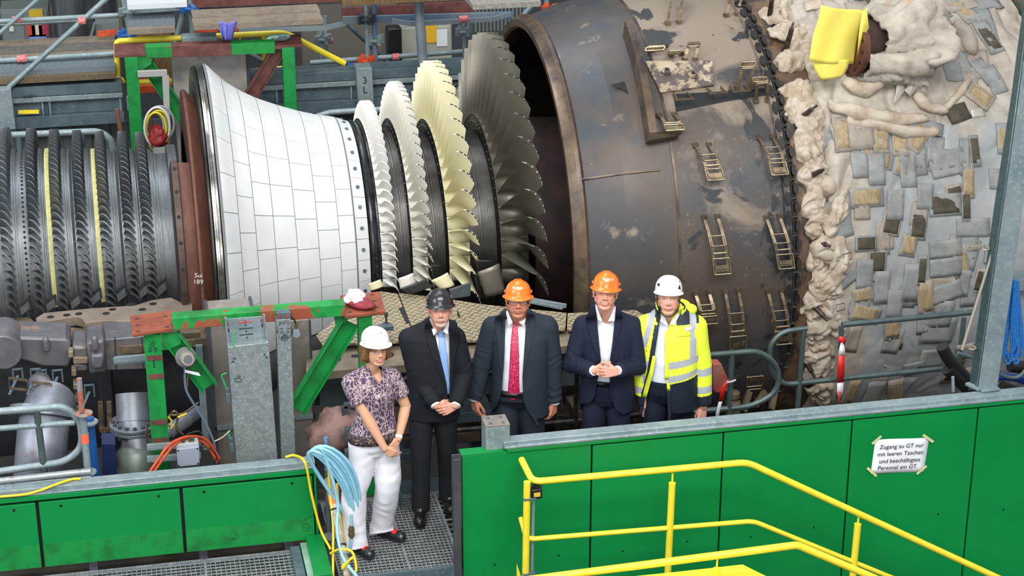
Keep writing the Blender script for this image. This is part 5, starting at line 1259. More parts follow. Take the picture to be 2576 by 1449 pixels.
def helmet_shell(mb,T,sx=.112,sy=.140,sz=.118,brim=.03,ridge=.006,side=.006,z0=.040,style='std',brimdrop=.012,back=.015):
    rings=[];seg=64
    prof=[(r_,(1-r_**2.35)**(1/2.35)) for r_ in (.02,.15,.3,.45,.6,.72,.82,.90,.95,.985)]+[(1.0,.10),(1.0,.0),(1.01,-.05)]
    for r,z in prof:
        ring=[]
        for j in range(seg):
            a=2*PI*j/seg; x=math.sin(a)*sx*r; y=-math.cos(a)*sy*r; f=max(0,math.cos(a))
            zz=z*sz
            rd=ridge*(sstep(np.array([abs(x)]),.030,.022)[0])*(1 if z>.05 else 0)*min(1,z*2)
            zz+=rd; 
            if style=='climb': zz+=.003*math.cos(6*a)*(1-r)*r
            ring.append(T@Vector((x*(1+side*5*(1-abs(z)) if z<.3 else x and 1),y,z0+zz)) if False else T@Vector((x,y,z0+zz)))
        rings.append(ring)
    for (dr,dz) in((.30,-.10),(.75,-.35),(1.0,-.62),(1.0,-.80),(.7,-.78)):
        ring=[]
        for j in range(seg):
            a=2*PI*j/seg; f=max(0,math.cos(a))**1.6; bk=max(0,-math.cos(a)); sd=abs(math.sin(a))**3
            ext=(.007+brim*f+side*sd)*dr; x=math.sin(a)*(sx*1.02+ext); y=-math.cos(a)*(sy*1.02+ext)
            ring.append(T@Vector((x,y,z0-.006+dz*(.014+brimdrop*f+back*bk))))
        rings.append(ring)
    mb.loft(rings,cap=False)
    # inner liner surface
    ring2=[[T@((T.inverted()@p)*.965+Vector((0,0,.001))) for p in r] for r in rings[:11]]
    mb.loft(ring2,cap=False)
    return mb
def torso_rings(T_,n=40,p=2.4):
    rings=[]
    for (z,hw,df,db,yc,xc) in T_:
        ring=[]
        for j in range(n):
            a=2*PI*j/n; c,s=math.cos(a),math.sin(a); e=2/p
            x=hw*(abs(c)**e)*(1 if c>0 else -1); y=(db if s>0 else df)*(abs(s)**e)*(1 if s>0 else -1)
            ring.append(Vector((xc+x,yc+y,z)))
        rings.append(ring)
    return rings
def interp_edge(L,z):
    "L: list of (x,z) descending z"
    if z>=L[0][1]: return L[0][0]
    for a,b in zip(L,L[1:]):
        if z>=b[1]: 
            t=(a[1]-z)/(a[1]-b[1]); return a[0]+(b[0]-a[0])*t
    return L[-1][0]
def bvh_of(me):
    return BVHTree.FromPolygons([v.co.copy() for v in me.vertices],[tuple(p.vertices) for p in me.polygons])
def ribbon_on(bvh,L,R,off=.004,rows=14,cols=6,ymax=-.02,default=-.12):
    "patch between two front view edges, laid on a surface"
    mb=MB(); out=[]
    def at_(E,t):
        k=t*(len(E)-1); i=min(int(k),len(E)-2); f=k-i; return Vector((E[i][0]+(E[i+1][0]-E[i][0])*f,0,E[i][1]+(E[i+1][1]-E[i][1])*f))
    last=default
    for r in range(rows+1):
        a=at_(L,r/rows);b=at_(R,r/rows); row=[]
        for c in range(cols+1):
            q=a.lerp(b,c/cols); h=bvh.ray_cast(Vector((q.x,-1,q.z)),Vector((0,1,0)))
            y=h[0].y if h[0] is not None and h[0].y<ymax else last
            last=y; row.append(Vector((q.x,y-off,q.z)))
        out.append(row)
    # soften depth jumps
    for it in range(2):
        for r in range(1,rows):
            for c in range(cols+1):
                out[r][c].y=(out[r-1][c].y+out[r+1][c].y+2*out[r][c].y)/4
    mb.grid(out); return mb
def cloth_noise(me,amp,s=(6,6,5),seed=0,arm=None,fold=.6):
    co=mco(me); no=mno(me); n1=nz3(co,s,seed); n2=nz3(co,(s[0]*2.3,s[1]*2.3,s[2]*2.3),seed+9)
    f=(1-2*np.abs(n1))*.5+.35*n2; co=co+no*(amp*f)[:,None]; setco(me,co)
def cut_front(me,left,right,ztop,zbot,ymax=0.0):
    "remove the front of a garment between two edges (x as a function of z)"
    bm=bmesh.new(); bm.from_mesh(me); dl=[]
    for f in bm.faces:
        c=f.calc_center_median()
        if c.y<ymax and zbot<c.z<ztop and interp_edge(left,c.z)<c.x<interp_edge(right,c.z): dl.append(f)
    bmesh.ops.delete(bm,geom=dl,context='FACES'); bm.to_mesh(me); bm.free(); me.update()
def hT(pos,pitch=0,yaw=0,roll=0,k=1.):
    return Matrix.Translation(Vector(pos))@Matrix.Rotation(math.radians(yaw),4,'Z')@Matrix.Rotation(math.radians(-pitch),4,'X')@Matrix.Rotation(math.radians(roll),4,'Y')@Matrix.Scale(k,4)
# pitch>0 looks up: front (-y) must rise
def suit_mat(name,c,c2): return mat(name,c,.8,0,c2=c2,scale=160,lo=.35,hi=.65,spec=.25)
shirt_w=mat('white_shirt_cotton','#e6e8f0',.7,0,c2='#dcdfe9',scale=6,sub=0)
leather=mat('black_leather','#121214',.3,0,c2='#1c1c1f',scale=20)
belt_m=mat('black_belt_leather','#131315',.4)
def build_body(p,T,SH,EL,WR,hands,skin,sc,headk,chest,armr=(.048,.042,.030),voxel=.0034,neck=.058,nb=(0,.02,1.44),extra=None):
    "one continuous surface: head, neck, chest, arms, hands"
    mb=MB(); head_prims(mb,T,**headk)
    ht=T@Vector((0,.022,-.055)); mb.capsule(Vector(nb),ht,neck*1.05,neck*.95,20); mb.capsule(Vector(nb)+Vector((0,-.012,-.0)),T@Vector((0,-.010,-.075)),neck*.8,neck*.75,16)
    mb.loft(torso_rings(chest,32,2.2))
    for i,(sh,el,wr) in enumerate(zip(SH,EL,WR)):
        sh=Vector(sh);el=Vector(el);wr=Vector(wr)
        mb.capsule(Vector((0,.01,sh.z-.03)),sh,armr[0]*1.05,armr[0]*1.05,14)
        mb.capsule(sh,el,armr[0],armr[1],16); m=el.lerp(wr,.3); mb.capsule(el,m,armr[1],armr[1]*1.03,16); mb.capsule(m,wr,armr[1]*1.02,armr[2],16)
    for h in hands: hand(mb,**h)
    me=fuse(mb,voxel,4,'body'); co=mco(me)
    co2,base,fr=sculpt_head(co,T,skin=skin,**sc); setco(me,co2); setcol(me,base)
    return p.add(me,'body',skin_mat,smooth=3)
def teeth(p,T,body,w=.018,h=.0042,z=-.0675,curve=.12):
    mb=MB(); rows=[]
    for zz in(h/2,-h/2): rows.append([T@Vector((x,-.0925+.9*x*x/.02*.25,z+zz*(1-(x/w)**2*.75)+curve*x*x/.03)) for x in np.linspace(-w,w,13)])
    mb.grid(rows); return p.add(mb,'teeth',mat('teeth_enamel','#dcd6cc',.3),body)

def wing(p,so,pts,m=None):
    A,B,C,D=[p.L(*q) for q in pts]; mb=MB(); rows=[]
    for r in range(5):
        v=r/4; rows.append([(A*(1-u)+B*u)*(1-v)+(D*(1-u)+C*u)*v+Vector((0,-.006*math.sin(PI*v),0)) for u in (0,.25,.5,.75,1)])
    mb.grid(rows); return p.add(mb,'collar_wing',m or shirt_w,so,solid=.003,smooth=3)
def widen(E,d): return [(x+d,z) for x,z in E]
# ---------------------------------------------------------------- individual people
def std_chest(z0=1.0,k=1.): return [(z0,.12*k,.075*k,.07*k,.01,0),(1.2,.13*k,.08*k,.08*k,.01,0),(1.36,.15*k,.085*k,.08*k,.012,0),(1.43,.12*k,.065*k,.06*k,.015,0),(1.475,.05,.04,.045,.018,0)]
def suit_person(px_head,loc,rot,scale,label,*,T,WRpx,hands,skin,sc,headk,jm,hemz,girth,belly,opening,vtop,buttoned,elbow_hint,hat,shoulder=.170,tie=None,trm=None,beltz=.985,stride=(0,0),foldseed=0,sleeve=(.070,.060,.048),shirt_bottom=.93,chestk=1.,neck=.058,lapel=None,sleeve_end=.93,l1=.30,l2=.262,shz=1.395):
    p=Person(loc[0],loc[1],rot,scale,label)
    SH=[(-shoulder,.02,shz),(shoulder,.02,shz)]
    WR=[Vector(w) for w in WRpx(p)]
    EL=[ik(SH[i],WR[i],elbow_hint[i],l1,l2) for i in range(2)]
    Tm=T(p)
    body=build_body(p,Tm,[Vector(q)*1 for q in SH],EL,WR,hands(p,WR,EL),skin,sc,headk,std_chest(k=chestk),neck=neck)
    for lid in eyes(p,Tm,body,iris=sc.get('iris','#566a77') if isinstance(sc,dict) else '#566a77'): 
        me=bpy.data.meshes.new('eyelid'); me.from_pydata([tuple(v) for v in lid.v],[],lid.f); setcol(me,np.tile(lin(skin)*.93,(len(lid.v),1))); p.add(me,'eyelid',skin_mat,body,smooth=3)
    # shirt
    g=girth
    rings=[(beltz-.06,.155*g,.095*g+belly*.85,.10*g,.01,0),(1.05,.160*g,.105*g+belly*1.05,.10*g,.01,0),(1.2,.165*g,.108*g+belly*.8,.105*g,.01,0),(1.32,.172*g,.105*g+belly*.3,.10*g,.01,0),(1.41,.160,.088,.085,.012,0),(1.455,.115,.066,.070,.016,0),(1.485,.078,.060,.066,.018,0),(1.515,.070,.056,.066,.020,0)]
    mb=MB(); mb.loft(torso_rings(rings,40,2.3)); sme=fuse(mb,.007,3,'shirt')
    # neck opening of the shirt
    cl=vtop['open']; 
    cloth_noise(sme,.003,(5,5,4),foldseed+3)
    if cl: Lc=loc2(p,cl[0],-.09);Rc=loc2(p,cl[1],-.09); cut_front(sme,[(Lc[0][0],1.6)]+Lc,[(Rc[0][0],1.6)]+Rc,1.6,Lc[-1][1],0)
    so=p.add(sme,'shirt',shirt_w,smooth=3,solid=0); sbvh=bvh_of(sme)
    for w_ in vtop['wings']: wing(p,so,w_)
    ncx=(Tm@Vector((0,.022,-.055))).x*.5
    # placket buttons
    if not tie:
        for z in np.arange(1.34,beltz+.05,-.085):
            h=sbvh.ray_cast(Vector((vtop.get('bx',0),-1,z)),Vector((0,1,0)))
            if h[0] is not None: mb=MB(); mb.sphere(h[0]+Vector((0,-.001,0)),.005,8,6,(1,.4,1)); p.add(mb,'shirt_button',mat('button_white','#cfd0d6',.4),so)
    # jacket
    wst=0
    jr=[(hemz,.190*g,.118*g+belly*.7,.135*g,.01,0),(.88,.190*g,.118*g+belly*.9,.138*g,.01,0),(1.0,.183*g,.116*g+belly*1.05,.125*g,.01,0),(1.1,.180*g,.116*g+belly*1.05,.118*g,.01,0),(1.22,.186*g,.118*g+belly*.85,.122*g,.01,0),(1.34,.192*g,.114*g+belly*.3,.115*g,.012,0),(1.41,.182*(.5+.5*g),.102,.102,.014,0),(1.455,.158*(.5+.5*g),.086,.090,.018,ncx*.4),(1.49,.126,.072,.080,.022,ncx*.7),(1.51,.094,.060,.072,.025,ncx),(1.528,.076,.052,.066,.028,ncx)]
    mb=MB(); mb.loft(torso_rings(jr,44,2.35))
    for i in range(2):
        sh=Vector(SH[i]);el=EL[i];wr=WR[i]; sg=-1 if i==0 else 1
        mb.capsule(Vector((sg*.07,.02,1.46)),sh+Vector((-sg*.012,0,.0)),.050,sleeve[0],20)
        mb.capsule(sh,el,sleeve[0],sleeve[1]*1.03,20)
        end=el.lerp(wr,sleeve_end); d=(end-el).normalized(); mb.tube([el-d*.02,el.lerp(end,.5),end],[sleeve[1]*.98,(sleeve[1]+sleeve[2])/2,sleeve[2]],20)
        mb.sphere(el,sleeve[1]*1.03,16,10)
    jme=fuse(mb,.0065,2,'suit_jacket')
    # sleeve folds
    co=mco(jme);no=mno(jme); d_=np.zeros(len(co))
    for i in range(2):
        el=np.array(EL[i]);wr=np.array(WR[i]);sh=np.array(SH[i])
        for a,b,amp,fr in((sh,el,.0022,50),(el,wr,.0030,62)):
            ab=b-a; t=np.clip(((co-a)@ab)/(ab@ab),0,1); pr_=a+t[:,None]*ab; dist=np.linalg.norm(co-pr_,axis=1); m=(dist<.10)*((t>.02)&(t<.97))*np.exp(-((t-(.85 if amp<.004 else .12))/.35)**2)
            d_+=m*amp*np.sin(t*fr*np.linalg.norm(ab)*1.6+9*nz3(co,(7,7,7),foldseed+i*3))
    co=co+no*d_[:,None]; setco(jme,co); cloth_noise(jme,.007,(4.5,4.5,3.2),foldseed)
    bv0=bvh_of(jme)
    Lf,Rt=opening(p)
    cut_front(jme,widen(Lf,-.008),widen(Rt,.008),1.6,-1 if not buttoned else min(Lf[-1][1],Rt[-1][1]),-.02)
    jo=p.add(jme,'suit_jacket',jm,smooth=3,solid=.006)
    # lapels
    lap=lapel(p)
    for (Le,Re) in lap:
        mb=ribbon_on(bv0,Le,Re,.012,18,6); p.add(mb,'lapel',jm,jo,solid=.004,smooth=3)
    if not buttoned:
        for E,sg in((Lf,-1),(Rt,1)):
            mb=ribbon_on(bv0,E,widen(E,sg*.022),.007,26,3); p.add(mb,'front_edge',jm,jo,solid=.004,smooth=3)
    # jacket collar behind the neck
    mb=MB(); rows=[]
    for k in range(4):
        z=1.485+.012*k; rr=.080-.003*k; rows.append([Vector((ncx+rr*math.sin(a)*1.0,.020+(rr-.008)*math.cos(a),z+.014*math.cos(a)-.006*abs(a))) for a in np.linspace(-1.45,1.45,24)])
    mb.grid(rows); p.add(mb,'jacket_collar',jm,jo,solid=.007,smooth=3)
    # cuffs
    for i in range(2):
        el=EL[i];wr=WR[i]; d=(wr-el).normalized(); e=el.lerp(wr,sleeve_end); mb=MB(); mb.tube([e-d*.03,e+d*.022],[.036,.035],20); p.add(mb,'shirt_cuff',shirt_w,so,solid=.002)
    # tie
    if tie: tie(p,sbvh,so)
    # belt + trousers
    mb=MB(); tw=[(beltz+.02,.168*g,.106*g+belly*1.0,.110*g,.01,0),(beltz-.06,.174*g,.110*g+belly*.8,.118*g,.01,0),(.84,.175*g,.105*g+belly*.3,.120*g,.01,0),(.78,.165*g,.09*g,.11*g,.012,0)]
    mb.loft(torso_rings(tw,36,2.3))
    for s_ in(-1,1):
        sy=stride[0 if s_<0 else 1]
        mb.tube([Vector((s_*.088,.01,.88)),Vector((s_*.092,sy*.25,.70)),Vector((s_*.098,-.015+sy*.55,.50)),Vector((s_*.10,.01+sy*.85,.28)),Vector((s_*.105,.01+sy,.06))],[.088*g,.088*g,.073*g,.067,.070],22)
    tme=fuse(mb,.008,2,'trousers'); cloth_noise(tme,.006,(7,7,3),foldseed+5); to=p.add(tme,'trousers',trm or jm,smooth=3)
    mb=MB(); z=beltz; br=torso_rings([(z-.018,.173*g,.108*g+belly*1.0,.114*g,.01,0),(z+.018,.171*g,.108*g+belly*1.0,.113*g,.01,0)],40,2.3); mb.loft(br,cap=False); bo=p.add(mb,'belt',belt_m,to,solid=.004)
    yb=-(.108*g+belly*1.0)+.008
    mb=MB(); mb.cbox((.0,yb-.006,z),(.05,.006,.036)); bu=p.add(mb,'belt_buckle',mat('dark_buckle','#3b3b3e',.25,.8),to,smooth=.4)
    for s_ in(-1,1):
        sy=stride[0 if s_<0 else 1]
        mb=MB(); mb.capsule(Vector((s_*.105,.05+sy,.045)),Vector((s_*.118,-.145+sy,.042)),.046,.044,18); mb.capsule(Vector((s_*.108,.04+sy,.07)),Vector((s_*.11,-.03+sy,.075)),.047,.042,16); mb.box((s_*.108-.042,-.16,.0),(s_*.108+.042,.09,.018)) if False else None
        sh_=fuse(mb,.006,2,'shoe'); c=mco(sh_); c[:,2]=np.maximum(c[:,2],.004); setco(sh_,c); so_=p.add(sh_,'shoe',leather,smooth=3)
        mb=MB(); mb.prism([Vector((s_*(.112)+.046*math.cos(a)*(1.0),-.05+sy+.142*math.sin(a),.001)) for a in np.linspace(0,2*PI,24,endpoint=False)],(0,0,.014)); p.add(mb,'shoe_sole',blackrub,so_)
        for k in range(4):
            y=-.03-.022*k+sy; mb=MB(); mb.tube([Vector((s_*.113-.022,y,.078-.006*k)),Vector((s_*.113,y-.003,.090-.007*k)),Vector((s_*.113+.022,y,.078-.006*k))],.003,6); p.add(mb,'shoelace',blackrub,so_)
    hat(p,Tm,body)
    return p,jo,bv0
def loc2(p,pts,yl): return [(q.x,q.z) for q in (p.L(a,b,yl) for a,b in pts)]
def hard_hat(p,T,m,name='hard_hat',**k):
    mb=MB(); helmet_shell(mb,T,**k); return p.add(mb,name,m,smooth=1.0)
orange_p=mat('orange_helmet_plastic','#ff7a18',.25,0,coat=.5,c2='#fb7010',scale=5)
white_p=mat('white_helmet_plastic','#efeeea',.3,0,coat=.4)
black_p=mat('black_helmet_plastic','#1a1c1f',.28,0,coat=.5)
logo_w=mat('white_print','#f3efe9',.5); logo_o=mat('orange_print','#ee7420',.5)
def on_helmet(T,hat_bvh,u,v):
    "point and normal on the front of the helmet; u right, v up, in helmet metres"
    o=T@Vector((u,-.6,v)); d=(T.to_3x3()@Vector((0,1,0))).normalized(); h=hat_bvh.ray_cast(o,d)
    if h[0] is None: h=hat_bvh.find_nearest(T@Vector((u,-.06,v)))
    return h[0],h[1]
def badge(p,T,hat,text,u,v,w,h,box=True,colr=logo_w,box_m=None,square=True):
    bv=bvh_of(hat.data); 
    def patch_(u0,u1,v0,v1,off,m,name):
        mb=MB(); rows=[]
        for j in range(4):
            r=[]
            for i in range(7):
                q,n=on_helmet(T,bv,u0+(u1-u0)*i/6,v0+(v1-v0)*j/3)
                if q is None: return
                if n.y>0: n=-n
                r.append(q+n*off)
            rows.append(r)
        mb.grid(rows); return p.add(mb,name,m,hat)
    if square: patch_(u,u+h,v,v+h,.0008,colr,'logo_square'); patch_(u+h*.3,u+h*.7,v+h*.3,v+h*.7,.0014,logo_o,'logo_mark')
    if box_m:
        t=.0012
        for a in((u+h,u+w,v,v+t),(u+h,u+w,v+h-t,v+h),(u+w-t,u+w,v,v+h)): patch_(*a,.0008,colr,'logo_frame')
    if text:
        q,n=on_helmet(T,bv,u+(h if square else 0)+(w-(h if square else 0))/2,v+h*.30)
        xd=T.to_3x3()@Vector((1,0,0)); zd=T.to_3x3()@Vector((0,0,1))
        # write each letter on the curved shell
        cu=bpy.data.curves.new('t','FONT'); cu.body=text; cu.size=1; cu.align_x='CENTER'; cu.resolution_u=2
        to=bpy.data.objects.new('tmp',cu); col.objects.link(to); me=bpy.data.meshes.new_from_object(to.evaluated_get(bpy.context.evaluated_depsgraph_get())); bpy.data.objects.remove(to)
        xs=[v_.co.x for v_ in me.vertices]; tw=max(xs)-min(xs); ww=(w-(h if square else 0))*.84; sc_=ww/tw
        cx=u+(h if square else 0)+(w-(h if square else 0))/2
        for v_ in me.vertices:
            q,n=on_helmet(T,bv,cx+v_.co.x*sc_,v+h*.28+v_.co.y*sc_)
            if q is None: q=T@Vector((0,-.14,.1)); n=Vector((0,-1,0))
            if n.y>0: n=-n
            v_.co=q+n*.0012
        p.add(me,'logo_lettering',colr if colr is not logo_w else logo_w,hat)
def glasses(p,T,m,body,w=.024,h=.018,z=-.004,thick=.0016,rim=True):
    g=None
    lens=mat('clear_lens','#eef2f3',.05,0,alpha=.10)
    mb=MB()
    for s_ in(-1,1):
        path=[T@Vector((s_*.033+w*math.cos(a),-.095+.02*(abs(s_*.033+w*math.cos(a))/.06)**2*.6,z+h*math.sin(a)*(1.05 if math.sin(a)<0 else .9))) for a in np.linspace(0,2*PI,20,endpoint=False)]
        if rim: mb.tube(path,thick,6,closed=True)
        mb.tube([T@Vector((s_*(.033+w),-.088,z+.006)),T@Vector((s_*.078,-.04,z+.008)),T@Vector((s_*.083,.01,z+.004))],thick,6)
    mb.tube([T@Vector((-.010,-.096,z+.003)),T@Vector((0,-.099,z+.005)),T@Vector((.010,-.096,z+.003))],thick,6)
    g=p.add(mb,'glasses',m,None)
    for s_ in(-1,1):
        mb=MB(); path=[T@Vector((s_*.033+w*.97*math.cos(a),-.0952+.02*(abs(s_*.033+w*math.cos(a))/.06)**2*.6,z+h*.97*math.sin(a)*(1.05 if math.sin(a)<0 else .9))) for a in np.linspace(0,2*PI,20,endpoint=False)]
        mb.add(path,[tuple(range(20))]); p.add(mb,'lens',lens,g)
    return g
def make_tie(mt,px_l,px_r,knot,yl=-.12,blade_bottom=None):
    def f(p,bvh,so):
        L_=loc2(p,px_l,yl);R_=loc2(p,px_r,yl)
        mb=ribbon_on(bvh,L_,R_,.010,16,6); to=p.add(mb,'tie',mt,None,solid=.006,smooth=3)
        k0=loc2(p,knot[0],yl+.035);k1=loc2(p,knot[1],yl+.035); mb=MB(); rows=[]
        for r in range(5):
            t=r/4; a=Vector((k0[0][0],0,k0[0][1])).lerp(Vector((k0[1][0],0,k0[1][1])),t); b=Vector((k1[0][0],0,k1[0][1])).lerp(Vector((k1[1][0],0,k1[1][1])),t)
            row=[]
            for c in range(7):
                q=a.lerp(b,c/6); h=bvh.ray_cast(Vector((q.x,-1,min(q.z,1.49))),Vector((0,1,0))); y=h[0].y if h[0] is not None and h[0].y<0 else -.05
                row.append(Vector((q.x,min(y,-.045)-.012-.010*math.sin(PI*c/6),q.z)))
            rows.append(row)
        mb.grid(rows); p.add(mb,'tie_knot',mt,to,solid=.008,smooth=3)
    return f
# ===== man 2: black suit, light blue tie, black helmet
suit2=suit_mat('black_suit_wool','#1d2127','#15181d'); suit3=suit_mat('dark_grey_blue_suit_wool','#2b343f','#212931'); suit4=suit_mat('navy_suit_wool','#1f2539','#171c2e')
tie2=mat('light_blue_tie_silk','#8fb4ea',.4,0,c2='#86abe2',scale=200)
def tie3x(N,L,mp,cur,mix,rng,nz,b):
    v=N.new('ShaderNodeTexVoronoi'); v.inputs['Scale'].default_value=130; L.new(mp.outputs[0],v.inputs['Vector'])
    return mix(rng(v.outputs['Distance'],.30,.18),cur,srgb('#e3a9bd'))
tie3=mat('crimson_patterned_tie_silk','#c2184a',.4,0,c2='#a81040',scale=60,extra=tie3x)
def hat2(p,T,body):
    h=hard_hat(p,T,black_p,sx=.094,sy=.118,sz=.102,brim=.012,ridge=.002,z0=.046,style='climb',back=.03,brimdrop=.016)
    bv=bvh_of(h.data)
    mb=MB(); rows=[]
    for j in range(5):
        r=[]
        for i in range(7):
            w_=.020*(1-.35*j/4); q,n=on_helmet(T,bv,-w_+2*w_*i/6,.118+.034*j/4); 
            if n.y>0:n=-n
            r.append(q+n*.002)
        rows.append(r)
    mb.grid(rows); p.add(mb,'front_vent',mat('grey_mesh','#5c6064',.5,c2='#1e2022',scale=600),h,solid=.002)
    for s_ in(-1,1):
        mb=MB(); mb.capsule(T@Vector((s_*.084,-.052,.085)),T@Vector((s_*.082,-.02,.105)),.012,.009,12); p.add(mb,'side_vent',black_p,h)
def lap_pair(pl_,pr_,yl=-.13):
    "lapel outlines in photo pixels: inner edge list, outer edge list for each side"
    def f(p):
        out=[]
        for inner,outer in (pl_,pr_): out.append((loc2(p,inner,yl),loc2(p,outer,yl)))
        return out
    return f
def op(px_l,px_r,yl=-.13):
    def f(p): return loc2(p,px_l,yl),loc2(p,px_r,yl)
    return f
def headT(eye,yl,pitch,yaw,roll,k=1.):
    def f(p):
        R=Matrix.Rotation(math.radians(yaw),4,'Z')@Matrix.Rotation(math.radians(-pitch),4,'X')@Matrix.Rotation(math.radians(roll),4,'Y')@Matrix.Scale(k,4)
        t=p.L(eye[0],eye[1],yl); o=t-R@Vector((0,-.085,0)); return Matrix.Translation(o)@R
    return f
skin2='#d89e88'; skin3='#c08068'; skin4='#dc9f88'; skin5='#e2a996'; skinw='#d3a283'
CPT=dict(w=1.,jaw=1.)
# --- man 2
def V2(a,b): return (a,b)
m2VL=[(1080,800),(1093,843),(1103.5,884),(1116,934),(1124,969),(1127,1003)]; m2VR=[(1129,803),(1130,828),(1131,899),(1132,969),(1129,1003)]
p2=suit_person(None,(.13,.16),-9,1.0,'bearded man in black suit, light blue tie and black helmet, hands folded',
 T=headT((1108,783.5),-.135,15,1,-1,1.04),
 WRpx=lambda p:[p.L(1096,1020,-.17),p.L(1146,1020,-.185)],
 hands=lambda p,WR,EL:[dict(wr=WR[1],d=(-1,-.10,-.40),n=(-.1,1,-.15),side=-1,curl=(22,38,25),th=(.75,.35,.5),k=1.06,tcurl=12),dict(wr=WR[0]+Vector((0,.015,0)),d=(.9,-.05,-.50),n=(0,1,0),side=1,curl=(25,40,30),k=1.0)],
 skin=skin2,sc=dict(smile=.35,brow='#a58974',hair='#8f7f72',stubble='#b5a596',stub=.62,lips='#b8665a',cheek=.45),headk=dict(w=.94,jaw=1.02,fat=.002),
 jm=suit2,hemz=.775,girth=1.0,belly=.01,opening=op(m2VL,m2VR),vtop=dict(open=None,wings=[[(1079,803,-.03),(1083,801,-.035),(1100,834,-.10),(1091,845,-.112)],[(1130,806,-.03),(1127,804,-.035),(1114,834,-.10),(1127,841,-.112)]]),
 buttoned=True,elbow_hint=[(-.6,1,-.2),(.6,1,-.2)],hat=hat2,stride=(-.13,.05),tie=make_tie(tie2,[(1104,847),(1105,870),(1106.5,900),(1112,930),(1122,975),(1126,1003)],[(1117,846),(1121,868),(1125,900),(1128,940),(1132,975),(1131,1003)],([(1097,834),(1104,850)],[(1117,834),(1118,850)])),
 foldseed=2,lapel=lap_pair((m2VL,[(1070,806),(1068,838),(1073,861),(1089,903),(1111,950),(1126,1003)]),(m2VR,[(1147,806),(1160,845),(1146,907),(1137,965),(1132,1003)])),neck=.062)
for i,(a,b) in enumerate(((1126,1008),)):
    q=p2[0].L(a,b,-.15); h=p2[2].ray_cast(Vector((q.x,-1,q.z)),Vector((0,1,0)))
    if h[0] is not None: mb=MB(); mb.sphere(h[0]-Vector((0,.006,0)),.010,12,8,(1,.4,1)); p2[0].add(mb,'jacket_button',black,p2[1])
# --- man 3
m3VL=[(1274,780),(1271,825),(1269,887),(1266,928),(1264,950),(1261,987),(1255,1010),(1247,1030),(1236,1052),(1225,1075)]; m3VR=[(1326,783),(1324,825),(1319,877),(1315,928),(1314,945),(1316,1003),(1326,1030),(1341,1052),(1352,1075)]
def hat_orange(tilt_text):
    def f(p,T,body):
        h=hard_hat(p,T,orange_p,sx=.089,sy=.115,sz=.098,brim=.014,ridge=.006,side=.011,z0=.044,back=.004,brimdrop=.018)
        badge(p,T,h,'VERBUND',-.040+tilt_text,.092,.072,.015,box_m=True)
        for s_ in(-1,1):
            mb=MB(); mb.cbox((0,0,0),(.008,.028,.016)); M_=T@Matrix.Translation((s_*.092,.0,.064)); mb.v=[M_@q for q in mb.v]; p.add(mb,'side_clip',orange_p,h,smooth=.4)
    return f
p3=suit_person(None,(.80,.22),-11,1.0,'stout man with glasses, orange helmet, crimson tie and grey-blue suit',
 T=headT((1304,760),-.150,13,0,1,1.06),
 WRpx=lambda p:[p.L(1193,1003,-.02),p.L(1395,1012,-.02)],
 hands=lambda p,WR,EL:[dict(wr=WR[0],d=(.12,-.14,-1),n=(.75,.6,0),side=1,curl=(28,38,25),th=(.8,.30,.45),k=1.08,tcurl=10,fan=2),dict(wr=WR[1],d=(-.15,-.14,-1),n=(-.75,.6,0),side=-1,curl=(28,38,25),th=(.8,.30,.45),k=1.08,tcurl=10,fan=2)],
 skin=skin3,sc=dict(smile=.45,brow='#8a6a55',hair='#7d6657',stubble=None,lips='#a85a4c',cheek=.45,mouth_open=.002),headk=dict(w=.97,jaw=1.06,fat=.007,nose=1.1),
 jm=suit3,hemz=.72,girth=1.14,belly=.055,opening=op(m3VL,m3VR,-.15),vtop=dict(open=None,wings=[[(1273,783,-.03),(1277,781,-.04),(1290,811,-.105),(1279,820,-.118)],[(1326,786,-.03),(1322,784,-.04),(1305,811,-.105),(1318,821,-.118)]]),
 buttoned=False,elbow_hint=[(-1,.7,0),(1,.7,0)],hat=hat_orange(.0),tie=make_tie(tie3,[(1293,823),(1289,840),(1285,870),(1282,930),(1279,975),(1277,997),(1290,1008)],[(1301,823),(1304,850),(1306,900),(1306,950),(1307,985),(1308,999),(1292,1008)],([(1288,810),(1293,824)],[(1306,810),(1301,824)]),-.16),
 foldseed=11,lapel=lap_pair((m3VL[:5],[(1262,785),(1245,812),(1248,846),(1254,908),(1264,950)]),(m3VR[:5],[(1338,788),(1348,812),(1345,845),(1332,885),(1315,945)]),-.15),neck=.072,beltz=.925,shoulder=.198,sleeve=(.080,.068,.053),chestk=1.1,sleeve_end=.96,shz=1.395)
glasses(p3[0],headT((1304,760),-.150,13,0,1,1.06)(p3[0]),mat('tortoise_frame','#33241e',.35),None,thick=.0013,h=.0165)
